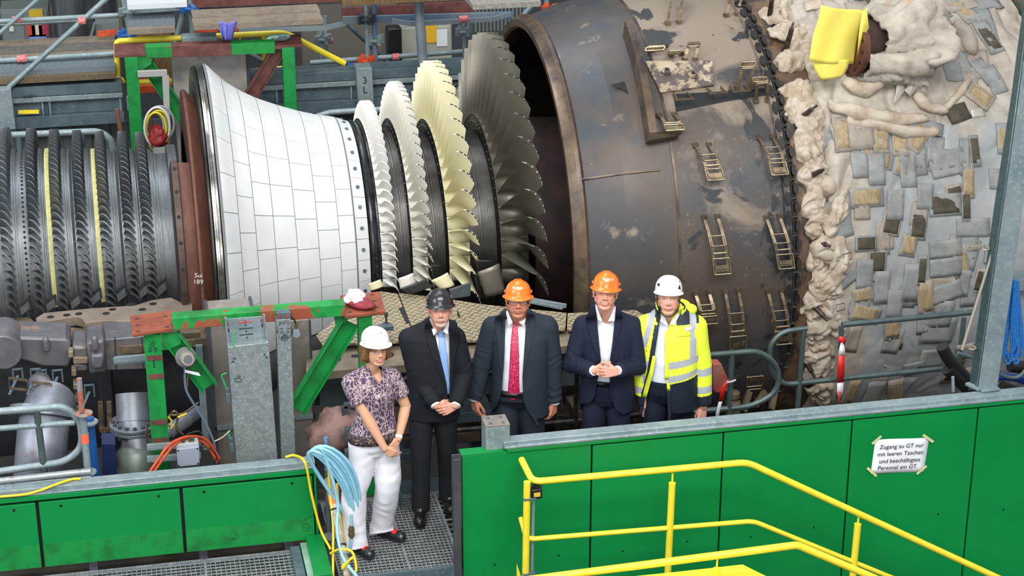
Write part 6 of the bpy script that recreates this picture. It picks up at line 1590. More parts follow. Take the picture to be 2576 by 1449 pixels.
# --- man 4
m4VL=[(1497,764),(1500.4,794),(1503.5,827),(1507.7,869),(1512,905),(1508,935),(1501,965),(1496,999),(1485,1015),(1464,1027)]; m4VR=[(1549,768),(1548,802),(1545,827),(1540,869),(1534,905),(1534,935),(1534,965),(1537,999),(1549,1031),(1562,1046)]
p4=suit_person(None,(1.44,.10),-14,1.0,'smiling man in navy suit and open white shirt, orange helmet, clasped hands',
 T=headT((1523.5,739),-.145,15,0,4,1.08),
 WRpx=lambda p:[p.L(1493,932,-.235),p.L(1553,932,-.235)],
 hands=lambda p,WR,EL:[dict(wr=WR[0]+Vector((0,.01,0)),d=(1,-.25,-.05),n=(.15,.9,-.25),side=1,curl=(35,45,30),th=(.6,.55,.25),k=1.08,tcurl=15),dict(wr=WR[1]+Vector((0,-.02,.0)),d=(-1,-.25,.02),n=(-.2,.9,-.2),side=-1,curl=(40,50,30),th=(.6,.6,.2),k=1.08,tcurl=18)],
 skin=skin4,sc=dict(smile=.95,brow='#b09078',hair='#8e8378',stubble=None,lips='#bf6f63',cheek=.55,mouth_open=.006),headk=dict(w=.95,jaw=1.05,fat=.003,nose=1.05),
 jm=suit4,hemz=.74,girth=1.04,belly=.02,opening=op(m4VL,m4VR),vtop=dict(open=([(1501,770),(1510,798),(1521,817)],[(1546,774),(1537,800),(1521,817)]),wings=[[(1496,765,-.03),(1501,767,-.04),(1516,809,-.108),(1504,806,-.110)],[(1550,769,-.03),(1546,771,-.04),(1529,809,-.108),(1546,808,-.110)]],bx=.0),
 buttoned=False,elbow_hint=[(-.75,.9,-.35),(.75,.9,-.35)],hat=hat_orange(.012),foldseed=21,lapel=lap_pair((m4VL[:5],[(1485,772),(1473,802),(1477,830),(1490,873),(1510,908)]),(m4VR[:5],[(1560,775),(1568,802),(1560,835),(1546,877),(1536,908)])),neck=.066,shoulder=.178,sleeve=(.073,.062,.050),sleeve_end=.95)
teeth(p4[0],headT((1523.5,739),-.145,15,0,4,1.08)(p4[0]),None,w=.021,h=.0075,z=-.066)
# --- man 5 : hi-vis jacket
p=Person(1.90,.02,-12,1.0,'man in yellow hi-vis jacket with grey bands and white climbing helmet')
T5=headT((1682.5,752.5),-.13,13,-3,1,1.06)(p)
SH=[(-.185,.02,1.385),(.185,.02,1.385)]; WR=[p.L(1622,1020,-.02),p.L(1769,1022,-.04)]; EL=[ik(SH[0],WR[0],(-1,.5,0),.30,.265),ik(SH[1],WR[1],(1,.5,0),.30,.265)]
body=build_body(p,T5,SH,EL,WR,[dict(wr=WR[1],d=(-.12,-.12,-1),n=(-.5,.8,0),side=-1,curl=(30,45,30),th=(.8,.35,.4),k=1.05,fan=2),dict(wr=WR[0],d=(.1,-.1,-1),n=(.6,.7,0),side=1,curl=(30,45,30),k=1.05)],skin5,dict(smile=.4,brow='#c7a184',hair='#b09a84',stubble='#c99a83',stub=.4,lips='#c4796e',cheek=.7,mouth_open=0),dict(w=.95,jaw=1.06,fat=.005,nose=1.05),std_chest())
for lid in eyes(p,T5,body,iris='#6c7f86'):
    me=bpy.data.meshes.new('eyelid'); me.from_pydata([tuple(v) for v in lid.v],[],lid.f); setcol(me,np.tile(lin(skin5)*.93,(len(lid.v),1))); p.add(me,'eyelid',skin_mat,body,smooth=3)
g=1.08;belly=.045
mb=MB(); mb.loft(torso_rings([(.93,.165*g,.10*g+belly*.8,.10*g,.01,0),(1.0,.165*g,.105*g+belly*1.1,.10*g,.01,0),(1.15,.168*g,.108*g+belly*1.0,.105*g,.01,0),(1.32,.172*g,.105*g+belly*.3,.10*g,.01,0),(1.41,.16,.088,.085,.012,0),(1.455,.115,.066,.07,.016,0),(1.485,.078,.06,.066,.018,0),(1.515,.07,.056,.066,.02,0)],40,2.3)); sme=fuse(mb,.007,3,'shirt'); cloth_noise(sme,.005,(6,6,4),7)
Lc=loc2(p,[(1669,788),(1676,810),(1684,829)],-.09);Rc=loc2(p,[(1706,786),(1690,808),(1684,829)],-.09); cut_front(sme,[(Lc[0][0],1.6)]+Lc,[(Rc[0][0],1.6)]+Rc,1.6,Lc[-1][1],0)
so=p.add(sme,'shirt',mat('pale_shirt_cotton','#dfe2f0',.7,c2='#d3d7e8',scale=7),smooth=3); sbvh=bvh_of(sme)
bx=loc2(p,[(1672,900)],-.16)[0][0]
for z in np.arange(1.36,.95,-.08):
    h=sbvh.ray_cast(Vector((bx*min(1,(1.42-z)*3+.2),-1,z)),Vector((0,1,0)))
    if h[0] is not None: mb=MB(); mb.sphere(h[0],.005,8,6,(1,.4,1)); p.add(mb,'shirt_button',mat('button_white','#cfd0d6',.4),so)
for w_ in ([(1664,789,-.03),(1670,789,-.045),(1682,823,-.112),(1661,808,-.10)],[(1716,778,-.03),(1709,781,-.045),(1685,814,-.105),(1695,819,-.115)]): wing(p,so,w_)
mb=MB(); mb.loft(torso_rings([(.755,.215,.16,.15,.01,.01),(.9,.215,.165,.15,.01,.01),(1.05,.208,.172,.14,.01,0),(1.2,.208,.168,.135,.01,0),(1.33,.21,.145,.125,.012,0),(1.41,.198,.114,.11,.014,0),(1.45,.175,.096,.10,.018,0),(1.485,.145,.082,.094,.02,0),(1.51,.115,.074,.090,.024,0),(1.535,.098,.070,.088,.026,0)],44,2.35))
for i in range(2):
    sh=Vector(SH[i]);el=EL[i];wr=WR[i]; sg=-1 if i==0 else 1
    mb.capsule(Vector((sg*.07,.02,1.455)),sh,.055,.082,20); mb.capsule(sh,el,.082,.074,20); end=el.lerp(wr,.93); mb.sphere(el,.076,16,10); mb.tube([el,el.lerp(end,.5),end],[.074,.068,.056],22)
jme=fuse(mb,.005,3,'hi_vis_jacket'); cloth_noise(jme,.010,(5,5,3.4),31)
co=mco(jme); X,Y,Z=co[:,0],co[:,1],co[:,2]
yel=lin('#e0f03c'); gry=lin('#a9afb5'); nav=lin('#18222f')
C5=np.tile(yel,(len(co),1))
armt=np.full(len(co),-1.); 
for i in range(2):
    a=np.array(SH[i]);b=np.array(EL[i]);c=np.array(WR[i])
    for (u,v,base) in((a,b,0),(b,c,1)):
        ab=v-u; t=((co-u)@ab)/(ab@ab); d=np.linalg.norm(co-(u+np.clip(t,0,1)[:,None]*ab),axis=1); m=(d<.10)&(t>-.02)&(t<1.1)&(np.abs(X)>.165+.04*(Z<1.1)*0)&((np.abs(X)>.205)|(Z>1.33))
        armt[m]=base+np.clip(t[m],0,1.2)
def setm(mask,c): C5[mask]=c
zz=lambda px,py: p.L(px,py,-.16).z
xx=lambda px,py: p.L(px,py,-.16).x
tor=armt<0
def band(zl0,zr0,zl1,zr1): 
    "tilted band between left/right pixel heights"
    x0,x1=xx(1677,930),xx(1755,930); t=(X-x0)/(x1-x0); top=zl0+(zr0-zl0)*t; bot=zl1+(zr1-zl1)*t; return tor&(Z<top)&(Z>bot)
low=zz(1678,968); 
t_=(X-xx(1678,968))/(xx(1756,953)-xx(1678,968)); lowl=zz(1678,968)+(zz(1756,953)-zz(1678,968))*np.clip(t_,-3,1.2)
setm(tor&(Z<np.where(X<-.02,-9,lowl)),nav)
setm(band(zz(1678,912),zz(1755,904),zz(1678,930),zz(1755,920)),gry); setm(band(zz(1678,948),zz(1756,936),zz(1678,965),zz(1756,949)),gry)
xs0,xs1=xx(1736,870),xx(1753,870); yoke=(Z>zz(1740,829))&(X>.03); setm(yoke&(X<.20),nav); setm((Z>zz(1757,800))&(X>.03)&(X<xx(1722,800)+.0),yel)
yokeL=(Z>zz(1640,815))&(X<-.02); setm(yokeL&(X>-.13),nav)
setm(tor&(X>xs0)&(X<xs1)&(Z>zz(1740,908)),gry); setm((X>xs0)&(X<xs1)&(Z>zz(1740,829)),gry)
xl0,xl1=xx(1616,850),xx(1630,850); tl=(Z-zz(1620,880))/(zz(1640,800)-zz(1620,880)); cx=xl0+(xx(1640,800)-xl0)*np.clip(tl,0,1.3); setm((X>cx)&(X<cx+.045)&(Z>zz(1620,885))&(X<0),gry)
for lo_,hi_ in((1.05,1.22),(1.47,1.63)): setm((armt>lo_)&(armt<hi_),gry)
setm(armt>1.70,nav)
edge=(Y<-.02)&(Z<1.50)
JL=[(1666,775),(1665,794),(1661,820.5),(1657,843),(1651,874),(1646.5,900),(1640,946),(1637,962),(1626,1000),(1620,1040),(1617,1060)]; JR=[(1714,775),(1706,800),(1693,813),(1684,830),(1681,860),(1677,908),(1676,953),(1678,981),(1680,1044),(1680,1070)]
Lf=loc2(p,JL,-.16);Rt=loc2(p,JR,-.16)
xe=np.array([interp_edge(Lf,z) for z in Z]); setm((X>xe-.030)&(X<xe)&(Y<-.02)&(Z<zz(1660,830)),nav)
setcol(jme,C5); bv5=bvh_of(jme)
cut_front(jme,widen(Lf,-.008),widen(Rt,.008),1.6,-1,-.02); jo=p.add(jme,'hi_vis_jacket',hivis_mat,smooth=3,solid=.006)
# raised collar, navy inside, yellow outside, and rolled hood
mb=MB(); rows=[]
for k in range(5):
    z=1.475+.020*k; rr=.090+.004*k; rows.append([Vector((rr*math.sin(a)*1.08,.022+(rr-.004)*math.cos(a),z+.016*math.cos(a)-.004*abs(a))) for a in np.linspace(-2.45,2.45,34)])
mb.grid(rows); hy=mat('hi_vis_yellow','#e0f03c',.55); hn_=mat('navy_lining','#18222f',.7)
p.add(mb,'jacket_collar',hy,jo,solid=.008,smooth=3)
mb=MB(); rows=[]
for k in range(5):
    z=1.473+.0195*k; rr=.081+.004*k; rows.append([Vector((rr*math.sin(a)*1.08,.022+(rr-.004)*math.cos(a),z+.016*math.cos(a)-.004*abs(a))) for a in np.linspace(-2.5,2.5,34)])
mb.grid(rows); p.add(mb,'collar_lining',hn_,jo,solid=.003,smooth=3)
mb=MB(); mb.tube(smooth_path([Vector((.13,.04,1.50)),Vector((.10,.10,1.53)),Vector((0,.135,1.53)),Vector((-.10,.10,1.52))]),.034,14); mb.sphere((.15,.045,1.515),.040,14,10); h=fuse(mb,.008,3,'hood'); cloth_noise(h,.01,(12,12,12),4); p.add(h,'rolled_hood',hy,jo,smooth=3)
for E_,sg_,m_ in((Lf,-1,mat('navy_lining','#18222f',.7)),(Rt[:-2]+[(Rt[-3][0],Rt[-3][1])],1,hy),(Rt[-3:],1,mat('navy_lining','#18222f',.7))):
    mb=ribbon_on(bv5,E_,widen(E_,sg_*.024),.006,26,3); p.add(mb,'front_edge',m_,jo,solid=.004,smooth=3)
for (Le,Re,m_,n_) in (([(1643,899),(1636,935),(1628,965),(1618,1010)],[(1651,899),(1645,935),(1638,965),(1628,1008)],hy,'front_facing'),([(1674,840),(1673,900),(1672,953)],[(1684,835),(1682,900),(1681,953)],hy,'zip_flap')):
    mb=ribbon_on(bv5,loc2(p,Le,-.16),loc2(p,Re,-.16),.006,10,4); p.add(mb,n_,m_,jo,solid=.004,smooth=3)
nb=ribbon_on(bv5,loc2(p,[(1726,833),(1726,841)],-.16),loc2(p,[(1743,833),(1743,841)],-.16),.010,4,4); nbo=p.add(nb,'name_badge',paper_m,jo,solid=.002)
q=p.L(1734.5,838.5,-.16); h=bv5.ray_cast(Vector((q.x,-1,q.z)),Vector((0,1,0)))
if h[0] is not None:
    cu=bpy.data.curves.new('t','FONT'); cu.body='Verbund'; cu.size=.010; cu.align_x='CENTER'; to=bpy.data.objects.new('tmp',cu); col.objects.link(to); me=bpy.data.meshes.new_from_object(to.evaluated_get(bpy.context.evaluated_depsgraph_get())); bpy.data.objects.remove(to)
    for v in me.vertices: v.co=Vector((h[0].x+v.co.x,h[0].y-.0145,h[0].z+v.co.y-.003))
    p.add(me,'badge_lettering',mat('blue_print','#5d7fc0',.6),nbo)
mb=ribbon_on(bv5,loc2(p,[(1706,846),(1706,851)],-.16),loc2(p,[(1738,848),(1738,853)],-.16),.007,3,6); p.add(mb,'chest_pocket_flap',hy,jo,solid=.006)
for (a,b) in((1646,849),(1629.5,892)):
    q=p.L(a,b,-.16); h=bv5.ray_cast(Vector((q.x,-1,q.z)),Vector((0,1,0)))
    if h[0] is not None: mb=MB(); mb.sphere(h[0]-Vector((0,.003,0)),.008,10,6,(1,.4,1)); p.add(mb,'press_stud',black,jo)
mb=MB(); mb.loft(torso_rings([(1.0,.175*g,.113*g+belly*1.15,.115*g,.01,0),(.9,.178*g,.11*g+belly*.9,.12*g,.01,0),(.80,.172*g,.10*g,.12*g,.012,0)],36,2.3))
for s_ in(-1,1): mb.tube([Vector((s_*.092,.01,.88)),Vector((s_*.096,0,.7)),Vector((s_*.10,-.005,.5)),Vector((s_*.105,.01,.28)),Vector((s_*.11,.01,.06))],[.095,.094,.078,.07,.072],22)
tme=fuse(mb,.008,2,'trousers'); cloth_noise(tme,.006,(7,7,3),5); p.add(tme,'trousers',suit_mat('navy_work_trousers','#1a2234','#141a28'),smooth=3)
for s_ in(-1,1):
    mb=MB(); mb.capsule(Vector((s_*.11,.05,.047)),Vector((s_*.12,-.13,.045)),.045,.042,18); sh_=fuse(mb,.006,2,'shoe'); p.add(sh_,'shoe',leather,smooth=3)
h5=hard_hat(p,T5,white_p,sx=.095,sy=.118,sz=.106,brim=.004,ridge=0,side=.001,z0=.048,style='climb',back=.03,brimdrop=.004)
bv=bvh_of(h5.data)
badge(p,T5,h5,'Verbund',-.028,.070,.052,.015,square=False,colr=mat('blue_print','#5d7fc0',.6))
for pts,nm in (([(.058,.076),(.076,.068),(.068,.100)],'side_vent'),([(-.078,.086),(-.066,.086),(-.064,.104),(-.076,.102)],'side_vent')):
    mb=MB(); q=[on_helmet(T5,bv,u,v) for u,v in pts]; mb.add([a+ (n if n.y<0 else -n)*.0015 for a,n in q],[tuple(range(len(q)))]); p.add(mb,nm,black,h5,solid=.003)
mb=MB(); q,n=on_helmet(T5,bv,.068,.118); 
if q: mb.sphere(q,.005,8,6); p.add(mb,'rivet',black,h5)
st=[[(-.078,-.012,.050),(-.080,-.015,.0),(-.072,-.030,-.060),(-.035,-.062,-.115),(0,-.070,-.126),(.035,-.062,-.115),(.072,-.030,-.060),(.080,-.015,0),(.078,-.012,.050)]]
mb=MB(); mb.tube(smooth_path([T5@Vector(a) for a in st[0]],6),.0045,8); cs=p.add(mb,'chin_strap',blackrub,h5)
mb=MB(); mb.cbox(T5@Vector((.081,-.028,-.050)),(.010,.012,.020)); p.add(mb,'strap_buckle',mat('amber_buckle','#f0b020',.4),cs)
p5=p
# --- woman
def wpat(N,L,mp,cur,mix,rng,nz,b):
    v=N.new('ShaderNodeTexVoronoi'); v.inputs['Scale'].default_value=25; v.inputs['Randomness'].default_value=.9
    m2=N.new('ShaderNodeMapping'); m2.inputs['Scale'].default_value=(1.35,1.35,.85); L.new(mp.outputs[0],m2.inputs['Vector'])
    n=N.new('ShaderNodeTexNoise'); n.inputs['Scale'].default_value=14; L.new(m2.outputs[0],n.inputs['Vector'])
    ad=N.new('ShaderNodeMix'); ad.data_type='RGBA'; ad.blend_type='ADD'; ad.inputs['Factor'].default_value=.10; L.new(m2.outputs[0],ad.inputs['A']); L.new(n.outputs['Color'],ad.inputs['B'])
    L.new(ad.outputs['Result'],v.inputs['Vector'])
    e=N.new('ShaderNodeTexVoronoi'); e.feature='DISTANCE_TO_EDGE'; e.inputs['Scale'].default_value=25; e.inputs['Randomness'].default_value=.9; L.new(ad.outputs['Result'],e.inputs['Vector'])
    c=mix(rng(e.outputs['Distance'],.12,.05),srgb('#4a3450'),srgb('#ab999d'))
    c=mix(rng(nz(55,4),.60,.68),c,srgb('#d9cfc8'))
    c=mix(rng(nz(90,3),.62,.68),c,srgb('#2c2033'))
    c=mix(rng(nz(16,3),.64,.70),c,srgb('#cdbfae'))
    return c
blouse_m=mat('purple_cream_print_fabric','#3b2a3e',.75,0,extra=wpat)
hem_m=mat('dark_border_print_fabric','#2a2026',.75,0,c2='#7f6a5a',scale=60,lo=.52,hi=.60)
whitetr=mat('white_linen','#dadae0',.8,0,c2='#cfcfd8',scale=5,bump=.08,bscale=60)
p=Person(-.375,-.27,4,.945,'woman with white hard hat, patterned purple top and white trousers, hands folded')
TW=headT((955.3,883.5),-.115,9,9,3,1.04)(p)
SH=[(-.168,-.005,1.385),(.160,.02,1.385)]
WR=[p.L(968,1128,-.165),p.L(1003,1103,-.10)]
EL=[ik(SH[0],WR[0],(-1,-.7,0),.27,.25),ik(SH[1],WR[1],(1,.6,0),.27,.25)]
chest=[(1.0,.12,.08,.08,.01,0),(1.2,.125,.10,.08,.01,0),(1.30,.135,.105,.08,.012,0),(1.39,.125,.085,.075,.014,0),(1.44,.085,.058,.06,.018,0),(1.47,.05,.045,.045,.02,0)]
body=build_body(p,TW,SH,EL,WR,[dict(wr=WR[0],d=(.75,-.12,-.62),n=(.25,.9,0),side=1,curl=(20,28,20),th=(.8,.35,.4),k=.93,rk=.9),dict(wr=WR[1],d=(-.62,-.15,-.75),n=(-.15,.95,0),side=-1,curl=(25,35,20),th=(.8,.3,.4),k=.92,rk=.9)],skinw,dict(smile=1.0,brow='#6d4f38',hairline=False,lips='#b9565a',cheek=.35,mouth_open=.005,lipfull=1.25,browk=.8,older=.1),dict(w=.96,jaw=.90,nose=.88,chin=.96),chest,armr=(.050,.040,.026),neck=.046,nb=(0,.02,1.42))
for lid in eyes(p,TW,body,iris='#5a4636'):
    me=bpy.data.meshes.new('eyelid'); me.from_pydata([tuple(v) for v in lid.v],[],lid.f); setcol(me,np.tile(lin('#8d6350'),(len(lid.v),1))); p.add(me,'eyelid',skin_mat,body,smooth=3)
teeth(p,TW,body,w=.019,h=.0070,z=-.0665)
glasses(p,TW,mat('thin_metal_frame','#8a6c5a',.3,.6),None,thick=.0009,h=.014,w=.023,rim=True)
# hair
hairm=mat('brown_highlighted_hair','#6b4a2c',.45,0,c2='#9a7448',scale=26,lo=.42,hi=.66,c3='#3f2a1a',scale3=18,lo3=.55,hi3=.7,stretch=(1.6,1.6,.35),spec=.3)
mb=MB()
def cpH(a,b,r0,r1): m=MB(); m.capsule(Vector(a),Vector(b),r0,r1,14); mb.add([TW@q for q in m.v],m.f)
m=MB(); m.sphere((0,0,0),1,32,20,(.094,.108,.100)); mb.add([TW@(Vector((0,.024,.034))+q) for q in m.v],m.f)
m=MB(); m.sphere((0,0,0),1,32,20,(.092,.072,.092)); mb.add([TW@(Vector((0,.055,-.03))+q) for q in m.v],m.f)
for s_ in(-1,1):
    cpH((s_*.070,-.035,.055),(s_*.088,-.008,-.055),.026,.024); cpH((s_*.080,.02,.02),(s_*.080,.022,-.075),.030,.026); cpH((s_*.078,-.02,-.01),(s_*.085,-.012,-.062),.018,.014)
for k,(x0,x1) in enumerate(((-.020,-.068),(-.004,-.05),(.018,.030),(.035,.062),(.05,.074))):
    cpH((.012+x0*.5,-.072,.066),(x1,-.078+abs(x1)*.45,.030),.014,.009)
hme=fuse(mb,.0045,1,'hair'); co=mco(hme);no=mno(hme); Ti=np.array(TW.inverted()); h_=co@Ti[:3,:3].T+Ti[:3,3]
st=nz3(h_,(75,75,9),3)*.004+nz3(h_,(28,28,6),8)*.007; setco(hme,co+no*st[:,None]); p.add(hme,'hair',hairm,smooth=3)
# blouse
mb=MB(); mb.loft(torso_rings([(.905,.188,.135,.135,.01,0),(.96,.180,.132,.130,.01,0),(1.04,.152,.118,.112,.01,.01),(1.13,.138,.116,.10,.01,.015),(1.22,.142,.130,.10,.01,.015),(1.28,.148,.134,.098,.01,.01),(1.35,.158,.110,.09,.012,0),(1.42,.142,.084,.08,.016,0),(1.46,.100,.060,.066,.018,.01),(1.478,.075,.053,.060,.02,.015)],40,2.25))
for i in range(2):
    sh=Vector(SH[i]);el=EL[i]; sg=-1 if i==0 else 1; mb.capsule(Vector((sg*.06,.02,1.435)),sh,.045,.059,18); e=sh.lerp(el,.62); mb.tube([sh,sh.lerp(e,.6),e],[.059,.063,.064],20)
me=fuse(mb,.0065,2,'blouse'); cloth_noise(me,.008,(6,6,4.5),17)
bw=bvh_of(me)
vl=loc2(p,[(916,910),(929,929),(943,953),(957,969)],-.10); vr=loc2(p,[(976,910),(968,930),(966,950),(958,969)],-.10)
cut_front(me,[(vl[0][0],1.6)]+vl,[(vr[0][0],1.6)]+vr,1.7,vl[-1][1],0.02)
bl=p.add(me,'blouse',blouse_m,smooth=3,solid=.003)
for E,sg in((vl,-1),(vr,1)):
    mb=ribbon_on(bw,widen(E[1:],-sg*.004),widen(E[1:],sg*.012),.004,16,3,ymax=.03,default=-.06); p.add(mb,'neckline_facing',blouse_m,bl,solid=.003,smooth=3)
mb=MB(); mb.loft(torso_rings([(.895,.191,.139,.138,.01,0),(.93,.189,.138,.137,.01,0),(.975,.181,.135,.132,.01,0)],40,2.25),cap=False); p.add(mb,'border_band',hem_m,bl,solid=.003)
# watch
d=(WR[1]-EL[1]).normalized(); c=EL[1].lerp(WR[1],.93); mb=MB(); mb.tube([c-d*.010,c+d*.010],[.030,.030],20); wo=p.add(mb,'wristwatch',mat('white_watch_strap','#e6e6e8',.5),None,solid=.002)
mb=MB(); mb.cbox(c+Vector((.026,-.016,0)),(.014,.026,.032)); p.add(mb,'watch_case',black,wo,smooth=.5)
q=p.L(995,1152,-.20); 
# trousers
an=[p.I@P(893,1368,z=.07),p.I@P(960,1332,z=.07)]
kn=[Vector((an[0].x*.6-.055,-.03,.50)),Vector((an[1].x*.55+.055,-.05,.50))]
mb=MB(); mb.loft(torso_rings([(.985,.160,.115,.12,.01,0),(.93,.176,.125,.135,.01,0),(.84,.182,.120,.138,.01,0),(.78,.17,.10,.12,.012,0)],36,2.2))
for i,s_ in enumerate((-1,1)):
    mb.tube(smooth_path([Vector((s_*.088,.01,.88)),Vector((s_*.095,-.005,.70)),kn[i],an[i].lerp(kn[i],.45)+Vector((0,.01,0)),an[i]+Vector((0,.0,.03)),an[i]+Vector((0,-.015,-.02))],3),[.104]*3+[.102]*3+[.092]*3+[.088]*3+[.094]*3+[.100],22)
me=fuse(mb,.007,2,'trousers'); cloth_noise(me,.007,(7,7,2.6),41); co=mco(me); 
co[:,1]-=.002*np.sin(co[:,2]*38+6*nz3(co,(6,6,6),2)); setco(me,co); p.add(me,'trousers',whitetr,smooth=3)
toes=[p.I@P(922,1392,z=.035),p.I@P(998,1350,z=.035)]
redp=mat('red_shoe_patch','#d3231c',.45)
for i in range(2):
    a=an[i]+Vector((0,.03,-.025));a.z=.042;t=toes[i];t.z=.040
    dd=(t-a); dd.z=0; dd=dd.normalized()*.185; t=a+dd
    mb=MB(); mb.capsule(a,t,.042,.045,18); mb.capsule(a.lerp(t,.6),t,.046,.044,16)
    sm=fuse(mb,.005,2,'shoe'); c=mco(sm); c[:,2]=np.maximum(c[:,2],.003); setco(sm,c); bv_=bvh_of(sm); so_=p.add(sm,'shoe',black_p,smooth=3)
    sd=Vector((0,0,1)).cross(dd.normalized()); mb=MB(); rows=[]
    for j in range(6):
        r=[]
        for k in range(7):
            q=a+dd*(.60+.22*j/5)+sd*(-.032+.064*k/6); h=bv_.ray_cast(Vector((q.x,q.y,.3)),Vector((0,0,-1))); r.append((h[0] if h[0] is not None else q)+Vector((0,0,.002)))
        rows.append(r)
    mb.grid(rows); p.add(mb,'red_tongue',redp,so_,solid=.002)
hw=hard_hat(p,TW,white_p,sx=.098,sy=.124,sz=.104,brim=.024,ridge=.003,side=.003,z0=.056,back=.02,brimdrop=.008)
badge(p,TW,hw,'NESS',-.080,.088,.038,.012,square=False,colr=mat('teal_print','#4fa9bf',.5)); badge(p,TW,hw,'ENER',-.072,.076,.028,.008,square=False,colr=mat('pink_print','#d99ac0',.5)); badge(p,TW,hw,'TALU',.030,.105,.030,.008,square=False,colr=mat('grey_print','#8d9096',.5))
mb=MB(); q,n=on_helmet(TW,bvh_of(hw.data),.012,.132); mb.sphere(q,.004,8,6); p.add(mb,'vent_hole',black,hw)
# ================================================================ behind the machine
def tagged(o,l,c,g=None): return tag(o,l,c,g)
# -- rear green frame
YG=5.6
gf=empty('green_lifting_frame',P(345,385,y=YG),'rear green steel frame with dark red plates behind the white cone','steel frame')
GZ=P(290,138,y=YG).z
def gpl(pts,name,m,z,t=.03): return plate(pts,(0,0,-t),name,m,gf,z=z,bevel=.002)
gpl([(287,110),(364,107),(368,134),(288,138)],'corner_plate',redbrown_dark,GZ)
gpl([(287,112),(364,109),(368,138),(288,142)],'corner_plate_edge',FM,GZ-.031,.012)
gpl([(682,94),(755,85),(761,111),(692,117)],'corner_plate',redbrown_dark,GZ)
gpl([(682,96),(755,87),(761,115),(692,121)],'corner_plate_edge',FM,GZ-.031,.012)
patchy2=mat('green_and_dark_primer_paint','#128538',.5,0,c2='#6d3f3a',scale=1.6,lo=.50,hi=.53,c3='#0c6b2d',scale3=9,lo3=.5,hi3=.7)
a=P(366,128,y=YG+.08);b=P(690,116,y=YG+.08); mb=MB(); mb.bar(a,b,.14,.11); mb.build('top_beam',patchy2,gf,bevel=.003)
mb=MB(); mb.bar(a.lerp(b,.20),a.lerp(b,.66),.146,.116); mb.build('primer_section',redbrown_dark,gf,bevel=.003)
for (x,y0,y1,w) in((329,142,395,.12),(724,118,272,.12)):
    mb=MB(); a=P(x,y0,y=YG+.03); mb.bar(a,Vector((a.x,a.y,P(x,y1+30,y=YG+.03).z)),w,.10,(0,1,0)); mb.build('leg',FM,gf,bevel=.003)
plate([(346,141),(381,141),(381,160),(362,175),(347,175)],(0,.012,0),'gusset_plate',FM,gf,y=YG+.02)
brace((372,165),(470,310),.12,y=YG+.05,parent=gf); brace((700,128),(628,248),.12,y=YG+.05,parent=gf,m=redbrown_dark)
# sheet metal duct inside the rear frame
mb=MB(); a=P(432,140,y=6.0);b=P(618,132,y=6.0); mb.box((a.x,6.0,P(432,330,y=6.0).z-.4),(b.x,6.3,a.z)); d_=tagged(mb.build('sheet_metal_duct',mat('pale_sheet_steel','#a9a39d',.5,.2,c2='#8f8a86',scale=3,lo=.4,hi=.65,c3='#7d8088',scale3=6,lo3=.58,hi3=.68),bevel=.004),'wide pale sheet metal duct inside the rear green frame','duct')
mb=MB(); mb.box((b.x,5.98,P(432,330,y=6.0).z-.4),(b.x+.035,6.3,a.z)); mb.build('duct_edge',case_dark,d_)
mb=MB(); mb.prism(pl([(458,95),(545,91),(547,108),(459,113)],y=6.0),(0,.18,0)); tagged(mb.build('cable_tray_end',galv,bevel=.003),'open galvanised cable tray end on top of the rear green frame','cable tray')
# grey aluminium strut inside frame
mb=MB(); mb.prism(pl([(346,180),(420,177),(421,192),(347,195)],y=5.5),(0,.05,0)); mb.prism(pl([(408,192),(425,191),(429,330),(415,332)],y=5.5),(0,.05,0)); tagged(mb.build('grey_bracket',mat('pale_grey_paint','#9c9b98',.5),bevel=.003),'pale grey angled bracket beside the rear frame left leg','bracket')
# glove and crumpled packet on the rear frame
blob(P(700,95,z=GZ+.03),.14,.06,.04,mat('mint_work_glove','#8dbcae',.7,c2='#4c5557',scale=6,lo=.48,hi=.55,bump=.3,bscale=30),'mint and grey work glove lying on the rear red-brown plate','glove','work_glove',8,.3,.3)
mb=MB(); rows=[]
for j in range(9):
    r=[]
    for i in range(9):
        u=i/8;v=j/8; w_=18+12*v; x=572+(u-.5)*2*w_*.75+v*2; y=100-44*v
        q=P(x,y,y=5.6); r.append(q+Vector((0,.03*math.sin(u*14)*(1-.4*v),.012*math.sin(u*9))))
    rows.append(r)
mb.grid(rows); tagged(mb.build('crumpled_packet',mat('blue_foil_packet','#5e5fb4',.3,0,c2='#7f7fd0',scale=7,c3='#b8b8e0',scale3=12,lo3=.62,hi3=.66),smooth=.5,solid=.003),'crumpled blue plastic packet standing on the rear green frame','packet')
# -- yellow rails behind
yl=empty('yellow_back_railing',P(300,200,y=6.3),'yellow tube railing behind the rear green frame, bent down at both ends','railing')
tubeo('handrail',[P(297,215,y=6.35),P(293,108,y=6.35),P(300,103,y=6.35),P(716,82,y=6.35),P(868,160,y=6.35)],.030,yellow,yl,fillet=.08)
tubeo('mid_rail',[P(350,207,y=6.35),P(432,203,y=6.35)],.026,yellow,yl)
tubeo('rail_post',[P(603,92,y=6.36),P(605,108,y=6.36)],.010,yellow,yl); tubeo('rail_post',[P(664,86,y=6.36),P(665,150,y=6.36)],.024,yellow,yl)
yl2=empty('yellow_low_railing',P(700,180,y=6.6),'lower yellow rail glimpsed between the rear frame legs','railing')
tubeo('handrail',[P(624,180,y=6.6),P(735,170,y=6.6),P(778,185,y=6.6)],.028,yellow,yl2,fillet=.08); tubeo('mid_rail',[P(636,188,y=6.6),P(720,184,y=6.6)],.02,yellow,yl2)
tagged(tubeo('blue_pipe_end',[P(872,160,y=6.34),P(902,173,y=6.34)],.026,mat('blue_tape','#24478c',.5),None),'blue wrapped end of the yellow rail','pipe end')
